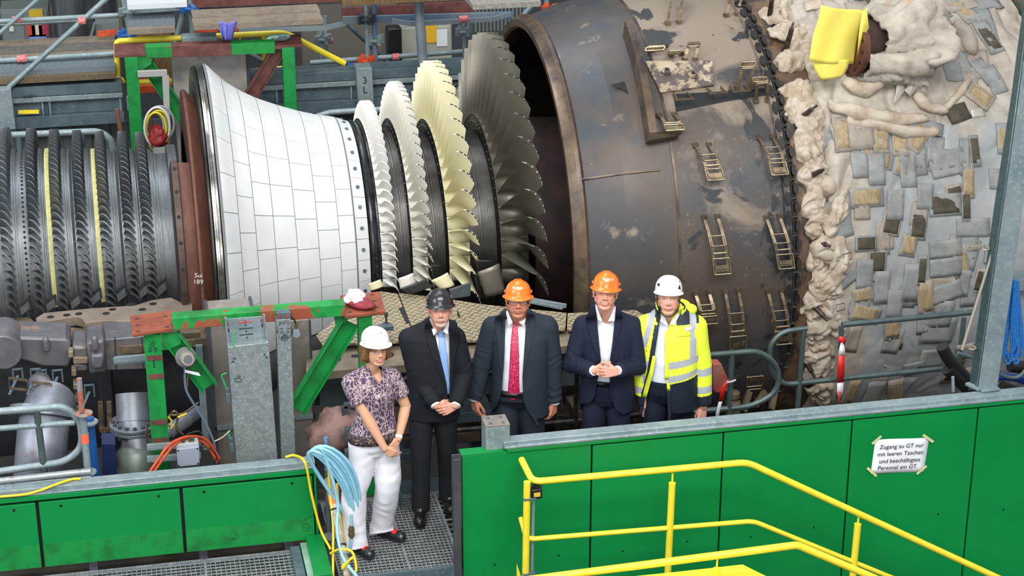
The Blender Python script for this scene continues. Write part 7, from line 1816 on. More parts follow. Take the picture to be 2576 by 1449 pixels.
tagged(tubeo('yellow_cable_coil',smooth_path([P(265,207,y=6.3),P(285,197,y=6.3),P(305,198,y=6.3),P(312,208,y=6.3)]),.018,yellow,None),'yellow cable loop at the left rear yellow rail','cable')
tagged(tubeo('yellow_cable_coil',smooth_path([P(-10,218,y=6.3),P(8,217,y=6.3),P(25,223,y=6.3)]),.018,yellow,None),'yellow cable loop at the far left edge','cable')
# -- long galvanised beams right behind the rotor
YB2=6.1
def beam(x0,yl0,x1,yr0,label,y=YB2):
    "box beam with recessed web; photo heights of its top edge at both ends"
    e=empty('galvanised_beam',P(x0,yl0+90,y=y),label,'beam')
    a=P(x0,yl0,y=y);b=P(x1,yr0,y=y); z=(a.z+b.z)/2
    def bx(z0,z1,y0,y1,m,n,xa=a.x,xb=b.x): mb=MB(); mb.box((xa,y+y0,z-z1),(xb,y+y1,z-z0)); return mb.build(n,m,e,bevel=.004)
    bx(0,.10,0,.3,galv_dark,'top_chord'); bx(.105,.155,-.01,.05,galv,'bright_strip'); bx(.16,.30,.06,.1,galv_dark,'web_plate'); bx(.30,.42,0,.3,galv_dark,'bottom_chord')
    x=a.x+.3
    while x<b.x: 
        bx(.155,.30,.02,.06,galv,'web_rib',x-.03,x-.01); bx(.155,.30,.02,.06,galv,'web_rib',x+.04,x+.06); x+=.75
    return e
beam(28,222,306,206,'dull galvanised beam behind the compressor at the upper left')
beam(624,190,1178,164,'long galvanised beam behind the turbine blades')
mb=MB(); a=P(0,228,y=5.95); mb.prism(pl([(-30,228),(27,224),(40,325),(-30,330)],y=5.95),(0,.2,0)); tagged(mb.build('galvanised_column',galv,bevel=.004),'short galvanised column at the far left edge','column')
mb=MB(); mb.prism(pl([(896,172),(936,170),(941,262),(902,265)],y=5.95),(0,.2,0)); co_=tagged(mb.build('galvanised_column',galv,bevel=.004),'galvanised column marked 3 L behind the blades','column')
text_mesh('3\nL',.10,P(918,210,y=5.94),(1,0,0),(0,0,1),'marker_lettering',ink,co_)
text_mesh('6000 /',.05,P(75,247,y=6.08),(1,0,0),(0,0,1),'marker_lettering',ink,None); o=bpy.data.objects['marker_lettering.001']; tag(o,'handwritten 6000 on the bright strip of the upper left beam','lettering')
mb=MB(); mb.prism(pl([(46,278),(98,277),(98,286),(46,287)],y=6.05),(0,.02,0)); tagged(mb.build('yellow_tag',yellow),'small yellow tag on the upper left galvanised beam','tag')
# grey corrugated panel and loop rails below the beams
mb=MB(); z0=-.5; 
for k in range(60):
    x=P(0,300,y=6.45).x-.3+k*.09; mb.box((x,6.45+(.03 if k%2 else 0),z0),(x+.088,6.5,1.35))
struct(mb.build('wall_rear_cladding',mat('grey_cladding','#5d6468',.6,.2,c2='#50575b',scale=3)))
lr=empty('loop_railing',P(130,380,y=5.6),'galvanised loop railing seen above the compressor blades','railing')
tubeo('loop_tube',[P(-20,342,y=5.6),P(250,330,y=5.6),P(280,350,y=5.6),P(287,390,y=5.6)],.034,galv,lr,fillet=.15); tubeo('rail_post',[P(206,337,y=5.6),P(208,390,y=5.6)],.03,galv_dark,lr); tubeo('rail_post',[P(47,340,y=5.6),P(52,395,y=5.6)],.03,galv_dark,lr)
tagged(tubeo('back_rail',[P(795,293,y=5.6),P(830,283,y=5.6),P(900,278,y=5.6),P(1080,270,y=5.6)],.03,galv,None),'galvanised rail between the white cone and the blades','rail')
tagged(tubeo('rusty_pipe',[P(294,275,y=5.0),P(303,330,y=5.0),P(308,350,y=5.0)],.022,mat('rusty_pipe_steel','#7a4f40',.6,.3),None),'short rusty upright pipe left of the rear frame','pipe')
# fan of cables and red valve behind
rv=blob(P(394,345,y=5.35),.10,.10,.11,mat('red_enamel','#84161a',.5),'red machine part behind the rear frame leg','machine part','red_machine_part',2,.45,0)
for k,(cx_,cy_,rx,ry,c_) in enumerate(((395,320,32,50,'#c9c9c4'),(392,325,26,42,'#d8c520'),(402,312,36,45,'#8d9090'),(398,330,30,52,'#d8c520'),(390,318,22,34,'#b9bab6'))):
    tagged(tubeo('looped_cable',[P(cx_+rx*math.cos(t),cy_+ry*math.sin(t),y=5.3+.03*k) for t in np.linspace(0,2*PI,22,endpoint=False)],.011,mat('cable_'+c_,c_,.5),None,closed=True,seg=6),['outer pale','inner yellow','grey wide','long yellow','small pale'][k]+' cable loop hanging by the rear green leg','cable')
tagged(plate([(384,396),(436,390),(440,470),(396,470)],(0,.3,0),'bearing_housing',mat('greyish_cast_bearing','#84827f',.5,.3,c2='#6a6865',scale=5),y=3.9,bevel=.02),'grey cast housing between compressor and brown ring','housing')
tagged(blob(P(1158,250,y=5.4),.10,.10,.16,black,'','','black_drum',5,.04),'black drum with orange base glimpsed between two blade rows','drum'); 
mb=MB(); q=P(1160,285,y=5.4); mb.box((q.x-.10,5.3,q.z-.10),(q.x+.12,5.5,q.z+.12)); tagged(mb.build('orange_block',mat('orange_red_paint','#d9481f',.5)),'orange block under the black drum behind the blades','base')
# -- scaffold decks
deck_tan=mat('dusty_scaffold_plank','#8d8071',.65,.1,c2='#776b5e',scale=9,lo=.35,hi=.65,bump=.4,bscale=70); deck_gr=mat('ribbed_steel_plank','#77828a',.5,.3,c2='#68757c',scale=30,stretch=(6,.4,1)); deck_br=mat('brown_ribbed_plank','#6f5f48',.6,.1,c2='#5a4c3a',scale=30,stretch=(6,.4,1))
rough_wood=mat('plywood_brown','#6f5a3c',.6,c2='#5f4526',scale=4,stretch=(8,1,1))
def plank(px0,px1,y0,y1,z,m,label,g=None,slope=-.055,name='scaffold_plank'):
    a=P(px0,y0,z=z);b=P(px0,y1,z=z);c=P(px1,y1+(px1-px0)*slope,z=z)
    mb=MB(); mb.box((b.x,min(a.y,b.y),z-.05),(c.x,max(a.y,b.y),z)); n=int((c.x-b.x)/.06)
    for k in range(n): x=b.x+.03+k*.06; mb.box((x,b.y+.02,z),(x+.03,a.y-.02,z+.003))
    return tagged(mb.build(name,m),label,'plank',g)
plank(-40,290,104,119,2.0,deck_tan,'dusty tan scaffold plank at the upper left, farthest one','scaffold planks at the left')
plank(-40,290,120,138,2.0,mat('dark_worn_plank','#5d5d5b',.6,.2,c2='#6f6a60',scale=12),'dark worn scaffold plank, second at the upper left','scaffold planks at the left')
plank(-40,290,140,158,2.0,deck_tan,'tan scaffold plank below the dark one at the upper left','scaffold planks at the left')
plank(-40,290,160,183,2.0,deck_gr,'grey ribbed scaffold plank at the upper left','scaffold planks at the left')
plank(-40,290,186,203,1.95,deck_br,'brown ribbed scaffold plank nearest at the upper left','scaffold planks at the left')
mb=MB(); a=P(-30,203,y=7.2);b=P(290,187,y=7.2); mb.box((a.x,7.2,a.z-.16),(b.x,7.25,a.z)); tagged(mb.build('white_toe_board',mat('dirty_white_board','#b9bcc2',.6)),'dirty white toe board above the upper left beam','board')
plank(320,440,35,57,2.45,deck_gr,'short grey plank beside the blue couplers','scaffold planks at the top'); plank(320,440,58,75,2.40,deck_tan,'short tan plank below the grey one at the top','scaffold planks at the top')
plank(485,805,25,44,2.5,deck_tan,'long tan perforated scaffold plank at the top, rear half','scaffold planks at the top'); plank(487,812,46,64,2.5,deck_tan,'long tan perforated scaffold plank at the top, front half','scaffold planks at the top')
plank(320,470,-12,12,2.6,mat('white_sheet','#c9ced2',.5),'white board lying on the scaffold at the top','scaffold boards',name='white_board')
plank(860,1180,-22,2,2.6,rough_wood,'brown wooden boards on the scaffold at the top right of the pole','scaffold boards',name='wooden_board')
plank(1190,1360,-20,12,2.6,mat('pale_perforated_deck','#a6a39a',.5,.2,c2='#8f8c84',scale=30),'pale perforated deck near the casing top','scaffold boards')
tube_sc=galv
def sc_tube(p0,p1,y,label,r=.024,m=galv,y1=None,cat='scaffold tube',g='scaffold tubes behind the machine',name='scaffold_tube'):
    a_=P(*p0,y=y);b_=P(*p1,y=y if y1 is None else y1); pts_=[a_,b_]
    if 'upright' in label and 'above the casing' not in label: pts_=[a_,Vector((a_.x*.0+b_.x,b_.y,b_.z)),Vector((b_.x,b_.y,-2.5))]
    return tagged(tubeo(name,pts_,r,m,None,seg=12),label,cat,g)
bluep=mat('blue_coupler_paint','#1e64b4',.5,c2='#4b83c0',scale=12); orp=mat('orange_coupler_paint','#d5512a',.55,c2='#b0441f',scale=12)
sc_tube((-20,55),(305,38),7.4,'upper horizontal tube at the upper left',.028); sc_tube((-20,63),(200,52),7.6,'second horizontal tube just below the upper left one',.02); sc_tube((-20,154),(298,134),6.5,'middle horizontal tube crossing the left planks',.028)
sc_tube((275,-10),(20,222),6.15,'long diagonal tube at the upper left',.027,y1=6.05); sc_tube((105,-10),(-20,100),7.2,'short diagonal tube at the top left corner',.024)
sc_tube((300,-20),(322,235),7.3,'dark upright tube left of the yellow rail',.030,m=mat('olive_tube','#5e6154',.5,.3)); sc_tube((308,-20),(330,100),7.1,'pale upright tube beside the dark one',.032)
sc_tube((475,-20),(485,92),6.9,'upright tube with blue couplers at the top',.030); sc_tube((464,20),(440,112),6.95,'slanting tube left of the blue couplers',.030); sc_tube((487,25),(560,80),6.95,'slanting tube right of the blue couplers',.026)
sc_tube((500,17),(870,2),7.1,'long horizontal tube at the top centre',.026); sc_tube((620,132),(770,210),7.0,'diagonal tube behind the rear frame right leg',.026)
sc_tube((540,95),(560,80),6.95,'hidden short stub',.01) if False else None
mb=MB(); a=P(600,78,y=6.9);b=P(820,70,y=6.9);c=P(870,58,y=6.9); mb.bar(a,b,.03,.05); mb.bar(b,c,.03,.05); tagged(mb.build('aluminium_ledger',mat('bright_aluminium','#aab8c2',.35,.6)),'bright aluminium ledger under the top centre planks','ledger')
sc_tube((1052,-20),(1064,162),6.3,'thick grey upright pipe at the top right of the rotor blades',.052,m=mat('smooth_grey_pipe','#87939a',.45,.3,c2='#7a868d',scale=4),cat='pipe',g=None,name='upright_pipe')
sc_tube((921,-20),(925,172),6.6,'upright tube with orange coupler right of centre',.024); sc_tube((940,-20),(944,172),6.65,'upright tube with blue lower end right of centre',.028,m=mat('blue_grey_tube','#4f7fae',.5,.2,c2='#6b7a86',scale=3))
sc_tube((1166,55),(1170,160),6.8,'thin upright tube right of the thick pipe',.022); sc_tube((1188,-10),(1190,150),7.0,'second thin upright tube right of the thick pipe',.02); sc_tube((818,40),(822,165),7.3,'upright tube left of the yellow handrail end',.024); sc_tube((806,80),(812,180),7.2,'upright tube with collar left of the yellow handrail end',.024)
sc_tube((780,158),(1190,128),6.9,'horizontal tube above the long galvanised beam',.028); sc_tube((872,60),(985,165),7.4,'dark diagonal tube near the orange coupler',.022,m=galv_dark); sc_tube((1358,-10),(1308,50),6.4,'diagonal tube meeting the casing rim top',.028); sc_tube((1375,-10),(1376,35),6.6,'upright tube above the casing rim',.026)
sc_tube((1185,-10),(1320,-3),6.6,'x',.02) if False else None
mb=MB(); a=P(862,50,y=6.8);b=P(1290,38,y=6.8); mb.bar(a,b,.04,.07); tagged(mb.build('blue_grey_ledger',mat('blue_grey_ledger_paint','#5f7f9c',.5,.2,c2='#7d8b92',scale=3)),'blue-grey ledger under the wooden boards','ledger')
mb=MB(); a=P(985,52,y=6.7);b=P(1035,60,y=6.7);c=P(1240,48,y=6.7);d=P(1285,35,y=6.7); 
for u,v in((a,b),(b,c),(c,d)): mb.bar(u,v,.03,.05)
tagged(mb.build('aluminium_ledger',MATS['bright_aluminium']),'bright bent aluminium ledger right of the thick pipe','ledger')
mb=MB(); a=P(860,34,y=6.9);b=P(1190,16,y=6.9); mb.bar(a,b,.04,.12); tagged(mb.build('red_brown_beam',redbrown_dark),'red-brown scaffold beam right of centre at the top','beam')
mb=MB(); a=P(440,8,y=6.9);b=P(860,-8,y=6.9); mb.bar(a,b,.04,.10); tagged(mb.build('red_brown_beam',redbrown_dark),'red-brown scaffold beam along the top centre','beam')
# couplers
def coupler(px,py_,y,m,label,r=.075):
    c=P(px,py_,y=y); mb=MB()
    mb.cyl(c-Vector((0,0,.012)),c+Vector((0,0,.012)),r,seg=20)
    for t in range(4): a_=t*PI/2+.4; mb.bar(c+Vector((math.cos(a_)*.03,math.sin(a_)*.03,0)),c+Vector((math.cos(a_)*.10,math.sin(a_)*.10,0)),.035,.09)
    return tagged(mb.build('scaffold_coupler',m,bevel=.004),label,'scaffold coupler','scaffold couplers')
for a in ((476,20,6.88,bluep,'blue coupler on the upright at the top centre-left'),(922,152,6.58,orp,'orange coupler on the upright right of centre'),(322,28,7.08,galv,'grey coupler disc on the upright at the upper left'),(943,100,6.63,galv,'grey coupler disc on the blue-grey upright'),(1167,78,6.78,galv,'grey coupler disc right of the thick pipe'),(812,98,7.2,galv,'grey coupler disc on the thin upright left of the handrail end'),(922,48,6.58,case_dark,'dark coupler on the upright right of centre'),(1384,22,6.4,orp,'orange coupler above the casing rim'),(318,86,7.1,bluep,'blue coupler behind the yellow rail corner')): coupler(*a)
for (a,b,w_,y,l) in((43,49,.09,7.36,'upper left tube'),(55,148,.09,6.46,'middle left tube'),(206,53,.07,6.10,'long diagonal tube'),(1166,48,.09,6.66,'bent aluminium ledger'),(995,143,.07,6.87,'horizontal tube above the beam'),(829,103,.07,7.26,'upright near the handrail end'),(710,0,.14,7.07,'long top centre tube')):
    c=P(a,b,y=y); mb=MB(); mb.cyl(c-Vector((w_/2,0,.0)),c+Vector((w_/2,0,.003)),.036,seg=12); tagged(mb.build('red_tape_band',mat('faded_red_tape','#c8454a',.5,c2='#d88a8a',scale=40)),'red tape band on the '+l,'tape')
for (a,b,c_,d,m,l) in ((340,13,380,16,orp,'orange edge strip under the white board'),(385,12,470,10,bluep,'blue edge strip under the white board'),(315,28,460,20,galv,'grey ledger under the white board'),(245,86,298,82,orp,'orange plank edge at the upper left'),(480,78,600,72,orp,'orange strip below the long tan planks')):
    mb=MB(); u=P(a,b,y=7.3);v=P(c_,d-2,y=7.3); mb.bar(u,v,.03,.06); tagged(mb.build('edge_strip',m),l,'strip')
# -- cabinets far behind
cg=mat('grey_cabinet_paint','#6b7474',.5,.1); cw=mat('pale_cabinet_paint','#a3a69b',.55)
def cabinet(x0,x1,y0,y1,y,m,label,doors=1):
    e=empty('control_cabinet',P((x0+x1)/2,y1,y=y),label,'cabinet'); a=P(x0,y0,y=y);b=P(x1,y1,y=y)
    mb=MB(); mb.box((a.x,y,b.z-1.2),(b.x,y+.5,a.z)); mb.build('cabinet_body',m,e,bevel=.006)
    w=(b.x-a.x)/doors
    for k in range(doors): mb=MB(); mb.box((a.x+w*k+.02,y-.02,b.z-1.15),(a.x+w*(k+1)-.02,y,a.z-.03)); mb.build('cabinet_door',m,e,bevel=.006)
    return e,a,b
e,a,b=cabinet(0,128,25,95,10.5,cg,'grey switch cabinet with coloured stickers at the upper left',2)
for (u,v,w_,h_,c_) in((78,78,.10,.14,'#b0412f'),(93,76,.12,.15,'#c8bba0'),(110,77,.11,.14,'#a03048'),(95,93,.2,.05,'#6a86c8'),(90,34,.16,.10,'#b99a20'),(29,72,.05,.07,'#bfc7b8')):
    c=P(u,v,y=10.46); mb=MB(); mb.box((c.x-w_/2,10.46,c.z-h_/2),(c.x+w_/2,10.475,c.z+h_/2)); mb.build('sticker',mat('sticker_'+c_,c_,.6),e)
e,a,b=cabinet(1001,1137,65,165,9.5,cw,'pale grey cabinet with yellow tag right of the thick pipe',1)
for (u,v,w_,h_,c_) in((1084,85,.14,.22,'#e0b020'),(1112,96,.13,.20,'#d9dee0')):
    c=P(u,v,y=9.46); mb=MB(); mb.box((c.x-w_/2,9.46,c.z-h_/2),(c.x+w_/2,9.475,c.z+h_/2)); mb.build('sticker',mat('sticker_'+c_,c_,.6),e)
mb=MB(); c=P(990,115,y=8.8); mb.box((c.x-.06,8.8,c.z-.3),(c.x+.10,9.0,c.z+.2)); tagged(mb.build('black_device',black,bevel=.01),'black device box with red top left of the pale cabinet','device')
mb=MB(); 
for k in range(16): x=P(1176,60,y=9.2).x+k*.045; mb.box((x,9.2,1.4),(x+.022,9.23,2.9))
tagged(mb.build('louvre_grille',cg),'dark louvre grille behind the last blade row','grille')
mb=MB(); a=P(150,-5,y=10.0); mb.cyl((a.x+.25,10.2,.5),(a.x+.25,10.2,4.5),.38,seg=30); tagged(mb.build('shiny_tank',mat('shiny_duct_steel','#74797c',.25,.8,c2='#5a5f62',scale=2,stretch=(6,6,.3))),'shiny vertical steel tank far behind at the upper left','tank')
mb=MB(); mb.prism(pl([(240,60),(300,55),(300,85),(240,90)],y=9.5),(0,.3,0)); mb.prism(pl([(225,95),(235,60),(240,60),(232,95)],y=9.4),(0,.1,0)); tagged(mb.build('grey_chute',cg),'grey sheet chute far behind at the upper left','chute')
for k,(a,b,c_,d) in enumerate(((330,80,385,235),(385,78,430,235))):
    mb=MB(); mb.prism(pl([(a,b),(c_,b-2),(c_+2,d),(a+8,d)],y=8.6),(0,.05,0)); tagged(mb.build('plywood_panel',rough_wood),['left','right'][k]+' brown plywood panel behind the rear green frame','panel')
mb=MB(); mb.box((P(760,120,y=9).x,9.0,.8),(P(1000,120,y=9).x,9.3,2.2)); tagged(mb.build('grey_housing_wall',mat('grey_brown_panel','#5b5850',.6)),'dim grey-brown housing far behind the handrail end','housing')
mb=MB(); mb.prism(pl([(350,218),(432,212),(434,228),(352,234)],y=7.0),(0,.3,0)); tagged(mb.build('orange_plank',orp),'orange plank edge seen through the rear frame','plank')
# ================================================================ right edge and left foreground
rod_m=mat('dark_stud_steel','#3b332f',.45,.6,c2='#564a42',scale=20)
for i,(b0,b1,t,l) in enumerate((((1935,50),(1942,0),(1945,-20),'dark stud standing at the top of the casing joint'),((1975,132),(1992,72),(1996,57),'long dark stud in front of the upper pillows'),((2013,298),(2042,275),(2055,265),'short bright-tipped stud below the yellow cover'),((2035,445),(2065,430),(2072,427),'dark stud pointing right at mid height'),((2046,607),(2077,615),(2090,620),'brown stud pointing right below mid height'),((2038,760),(2072,795),(2082,808),'brown stud hanging down towards the railing'),((2025,905),(2042,935),(2052,955),'lowest brown stud beside the hooked railing'))):
    x,th=oncyl(*b0); p,ax,dn,n=cyl_frame(x,th)
    yq=p.y-.10
    e=empty('threaded_stud',p,l,'stud','studs along the casing joint')
    q=P(b1[0],b1[1],y=yq-.02); r_=P(t[0],t[1],y=yq-.05)
    mb=MB(); mb.cyl(p,q,.026,.020,12); mb.build('stud_sleeve',rod_m,e); mb=MB(); mb.cyl(q,r_,.014,.012,10); mb.build('stud_tip',chrome if i in(1,2) else rod_m,e); mb=MB(); mb.cyl(p-(q-p).normalized()*.02,p+(q-p).normalized()*.04,.034,seg=12); mb.build('stud_collar',rod_m,e)
# nozzle with brown flange and yellow cover
nz_=empty('inspection_nozzle',P(2165,190,y=2.2),'short brown flanged nozzle sticking out of the insulation','nozzle')
c0=onins(2235,112)[0]; f0=P(2132,118,y=c0.y-.10)
ax_=(f0-c0).normalized()
brn=mat('brown_nozzle_steel','#4a3630',.5,.4,c2='#38302c',scale=6); brf=mat('rust_flange_face','#6f4638',.5,.3,c2='#5a382e',scale=8)
mb=MB(); mb.tube([c0-ax_*.25,f0+ax_*(-.05)],[.22,.22],40); mb.build('nozzle_body',brn,nz_)
mb=MB(); mb.tube([f0-ax_*.06,f0],[.245,.245],44); mb.build('nozzle_flange',brf,nz_,bevel=.004)
d,s_,u_=frame_of(ax_)
for k in range(14):
    a=2*PI*k/14; q=f0+(s_*math.cos(a)+u_*math.sin(a))*.21; mb=MB(); mb.cyl(q-ax_*.001,q+ax_*.002,.016,seg=10); mb.build('flange_hole',blackrub,nz_)
ycl=mat('yellow_plastic_sheet','#efe06a',.5,0,c2='#e8d658',scale=3,sub=0)
rows=[]; corners=[(2065,12),(2182,30),(2150,165),(2033,152)]
y0=f0.y-.20
cy=empty('yellow_plastic_cover',P(2100,205,y=y0),'bright yellow plastic sheet taped over the nozzle flange','plastic cover')
mb=MB()
for j in range(15):
    v=j/14; r=[]
    for i in range(15):
        u=i/14; a=corners[0][0]*(1-u)+corners[1][0]*u; b=corners[0][1]*(1-u)+corners[1][1]*u; c=corners[3][0]*(1-u)+corners[2][0]*u; d_=corners[3][1]*(1-u)+corners[2][1]*u
        px=a*(1-v)+c*v; py_=b*(1-v)+d_*v
        yy=y0-.03-.05*math.sin(PI*u)*(.4+.6*v)+.14*u*u-.015*math.sin(9*u+2*v)
        r.append(P(px+2*math.sin(8*v),py_+3*math.sin(5*u),y=yy))
    rows.append(r)
mb.grid(rows); mb.build('upper_sheet',ycl,cy,smooth=2,solid=.002)
mb=MB(); rows=[]
for j in range(8):
    v=j/7; w_=1-.45*v**2; r=[]
    for i in range(11):
        u=i/10; px=2090+(u-.5)*92*w_+2*v; py_=150+52*v+6*u*0; yy=y0-.01-.03*math.sin(PI*u); r.append(P(px,py_-8*(u-.0)*v,y=yy))
    rows.append(r)
mb.grid(rows); mb.build('lower_sheet',ycl,cy,smooth=2,solid=.002)
tri=[P(a,b,y=y0+.03) for a,b in((2168,30),(2180,20),(2186,70),(2165,110),(2155,150),(2160,90))]; mb=MB(); mb.add(tri,[(0,1,2,3,4,5)]); mb.build('side_fold',ycl,cy,solid=.002)
hood=MB(); rings_=[]
for (t_,r_) in [(.10+.52*k_/17,.245+.215*k_/17) for k_ in range(18)]:
    ring_=[]
    for k in range(90):
        a=2*PI*k/90; n1_=noise.noise(Vector((math.cos(a)*2.2,math.sin(a)*2.2,t_*4))); n2_=noise.noise(Vector((math.cos(a)*6,math.sin(a)*6,t_*8))); w_=.97+.10*math.sin(5*a+t_*9)+.16*min(1,abs(n1_)*5)-.08+.10*min(1,abs(n2_)*5)
        tt=t_+(.10 if math.sin(a)>0 else -.04)
        ring_.append(f0-ax_*tt+(s_*math.cos(a)+u_*math.sin(a))*r_*w_)
    rings_.append(ring_)
hood.loft(rings_,cap=False); hood.build('nozzle_hood',mat('pale_grey_canvas','#aba498',.7,0,c2='#968d82',scale=6,lo=.4,hi=.62,c3='#b08f72',scale3=4,lo3=.62,hi3=.72,bump=.3,bscale=20),mattress,smooth=3,solid=.03)
# hood folds of the mattress round the nozzle: quilted rolls
def roll(pts,r,label_name='quilted_roll',m=lump_m,seed=0):
    path=[]
    for (a,b) in pts: q,n=onins(a,b); path.append(q+n*r*.35)
    path=smooth_path(path,6); n_=len(path); rr=[r*(.55+.45*math.sin(PI*k/(n_-1))**.5) for k in range(n_)]
    mb=MB(); mb.tube(path,rr,14); mb.v=[v+Vector((noise.noise(v*9+Vector((seed,0,0))),noise.noise(v*9+Vector((0,seed,0))),noise.noise(v*9)))*r*.45 for v in mb.v]
    return mb.build(label_name,m,mattress,smooth=3)
roll([(2125,205),(2170,225),(2220,190),(2262,130)],.075,seed=1); roll([(2080,262),(2150,285),(2240,300),(2330,300)],.06,seed=2); roll([(2180,60),(2230,75),(2290,90),(2360,120),(2400,150)],.06,seed=3)
roll([(2130,300),(2200,315),(2290,335),(2360,330)],.05,seed=4); roll([(2400,60),(2430,100),(2440,140)],.07,seed=5,m=strap_warm); roll([(2360,285),(2400,250),(2440,200)],.035,seed=6); roll([(2300,240),(2330,270),(2380,280)],.05,seed=7); roll([(2070,330),(2060,380),(2070,430),(2050,480)],.05,seed=8)
white_can=mat('pale_canvas','#b9b4a8',.7,0,c2='#a39c90',scale=6,bump=.2,bscale=30)
for k,pts in enumerate(([(2245,165),(2262,165),(2268,235),(2252,262),(2232,262),(2250,232)],[(2285,150),(2302,150),(2305,210),(2280,245),(2270,235),(2288,205)],[(2245,80),(2258,75),(2300,125),(2340,140),(2335,150),(2290,130)])):
    q=[]; 
    for (a,b) in pts: h,n=onins(a,b); q.append(h+n*.06+Vector((0,-.03,0)))
    mb=MB(); mb.add(q,[tuple(range(len(q)))]); mb.build('loose_strap_end',white_can,mattress,solid=.006)
for (a,b) in((2265,170),(2268,60),(2318,155),(2125,640),(2110,770)):
    q,n=onins(a,b); u,v=Vector((1,0,.2)).normalized(),Vector((-.2,0,1)).normalized(); c=q+n*.05+Vector((0,-.02,0)); mb=MB(); pts=[c-u*.035-v*.03,c+u*.035-v*.03,c+u*.035+v*.03,c-u*.035+v*.03]
    mb.tube(pts,.004,6,closed=True); mb.build('wire_buckle',case_dark,mattress,smooth=2)
# casing end frame at the right
mb=MB(); mb.lathe([(5.82,1.9),(5.82,2.34),(5.86,2.36),(5.95,2.36),(5.95,1.9)],-70,150,seg=90); er=tag(mb.build('end_ring',mat('green_grey_ring','#5e6d64',.5,.3,c2='#8a6a4a',scale=14,lo=.5,hi=.6,c3='#2f8f58',scale3=9,lo3=.66,hi3=.7)),'narrow green-grey ring closing the insulation at the right edge','ring')
mb=MB(); mb.prism(pl([(2490,-10),(2600,-10),(2600,300),(2560,300),(2530,120)],y=5.2),(0,.1,0)); tag(mb.build('pale_panel',mat('pale_blue_grey_panel','#a9b7ba',.5)),'pale blue-grey panel behind the insulation in the top right corner','panel')
mb=MB(); mb.prism(pl([(2480,690),(2600,690),(2600,730),(2480,735)],y=1.2),(0,.06,0)); tag(mb.build('galvanised_crossbar',galv),'galvanised crossbar behind the leaning post and the blue rope','bar')
mb=MB(); mb.prism(pl([(2520,500),(2600,500),(2600,690),(2520,690)],y=2.3),(0,.05,0)); mb.cm=0; tag(mb.build('stacked_cloth_panel',strap_warm),'stained cloth panel behind the leaning post','panel')
# leaning galvanised post
po=empty('leaning_post',P(2470,985,y=-.55),'heavy galvanised post rising at the right edge from the wall rail','post')
a=P(2485,975,y=-.58); b=P(2558,-40,y=-.58)
top=P(2640,-40,y=-.58)
mb=MB(); mb.prism([P(a_,b_,y=-.60) for a_,b_ in((2457,982),(2509,974),(2576,505),(2650,0),(2655,-30),(2597,-30),(2592,0),(2576,117),(2527,484))],(0,.012,0)); mb.build('bright_flange',galv,po,bevel=.002)
mb=MB(); mb.loft([[P(u0,v0,y=-.60),P(u0+3,v0,y=-.60),P(u1+3,v0,y=-.45),P(u1,v0,y=-.45)] for u0,u1,v0 in((2457,2436,982),(2527,2506,484),(2561,2544,240),(2576,2560,117),(2597,2580,-30))]); mb.build('dark_web',mat('green_grey_web_steel','#4b6468',.5,.35,c2='#3d5559',scale=9,stretch=(1,1,6)),po)
mb=MB(); mb.bar(P(2432,965,y=-.5),P(2466,980,y=-.62),.04,.02); mb.bar(P(2466,982,y=-.62),P(2512,976,y=-.62),.06,.015); mb.build('foot_bracket',galv,po,bevel=.002)
for (x_,y_) in((2478,625),(2445,875)):
    c=P(x_,y_,y=-.5); mb=MB(); mb.tube([c+Vector((.03*math.cos(t),.03*math.sin(t),0)) for t in np.linspace(0,2*PI,14,endpoint=False)],.007,8,closed=True); mb.bar(c+Vector((-.12,.0,.015)),c+Vector((.0,0,.02)),.02,.02); mb.build('pipe_clamp',mat('beige_clamp_steel','#a59a8a',.4,.5),po)
tagr=tag(tubeo('thin_conduit',[P(2511,590,y=-.5),P(2420,880,y=-.55)],.011,mat('beige_grey_conduit','#9b958a',.5,.2),None),'thin beige conduit leaning against the post','conduit')
tag(tubeo('short_tube_stub',[P(2398,985,y=-.55),P(2397,948,y=-.55)],.012,galv,None),'short bright tube stub behind the wall rail','tube')
# blue rope
rope_m=mat('blue_polypropylene_rope','#1d84d6',.5,0,c2='#0f66b8',scale=60,stretch=(1,1,1),bump=.6,bscale=160)
rp_=empty('blue_rope_coil',P(2540,915,y=-.4),'hank of bright blue rope hanging right of the leaning post','rope')
random.seed(3)
for k in range(8):
    x=2540+k*3.3; w_=6+2.2*(k%4); l=915-12*(k%3)-8*(k%2)
    pts=[(2548+k*1.0,703),(x-w_*.7,760+6*k%20),(x-w_-6*(k<3),830),(x-w_*.8-10*(k<4),l-15),(x-4,l),(x+w_*.8,l-22),(x+w_*.6,820+5*k%30),(2552+k*1.2,706)]
    tubeo('rope_strand',smooth_path([P(a,b,y=-.40+.012*k) for a,b in pts],6),.0085,rope_m,rp_,seg=8)
# black ribbed hoses and blue drum in the gap
bh=empty('black_hose_bundle',P(2420,985,y=.1),'thick black hoses lying behind the wall rail at the right','hose bundle')
for pts,r in (([(2370,872),(2385,900),(2410,930),(2440,965),(2470,1000)],.05),([(2385,925),(2420,960),(2450,990)],.06),([(2520,970),(2560,985),(2600,985)],.04),([(2540,920),(2600,930),(2620,960)],.05)):
    tubeo('black_hose',smooth_path([P(a,b,y=.05) for a,b in pts]),r,blackrub,bh,seg=16)
tubeo('blue_hose',smooth_path([P(2440,985,y=.15),P(2500,950,y=.15),P(2570,955,y=.15),P(2620,990,y=.15)]),.03,mat('deep_blue_hose','#163f9c',.4),bh)
tubeo('grey_hose_loop',smooth_path([P(2410,888,y=-.1),P(2460,905,y=-.1),P(2510,940,y=-.1),P(2555,950,y=-.1),P(2580,930,y=-.1),P(2600,890,y=-.1)]),.014,mat('grey_green_hose','#53686c',.5),bh)
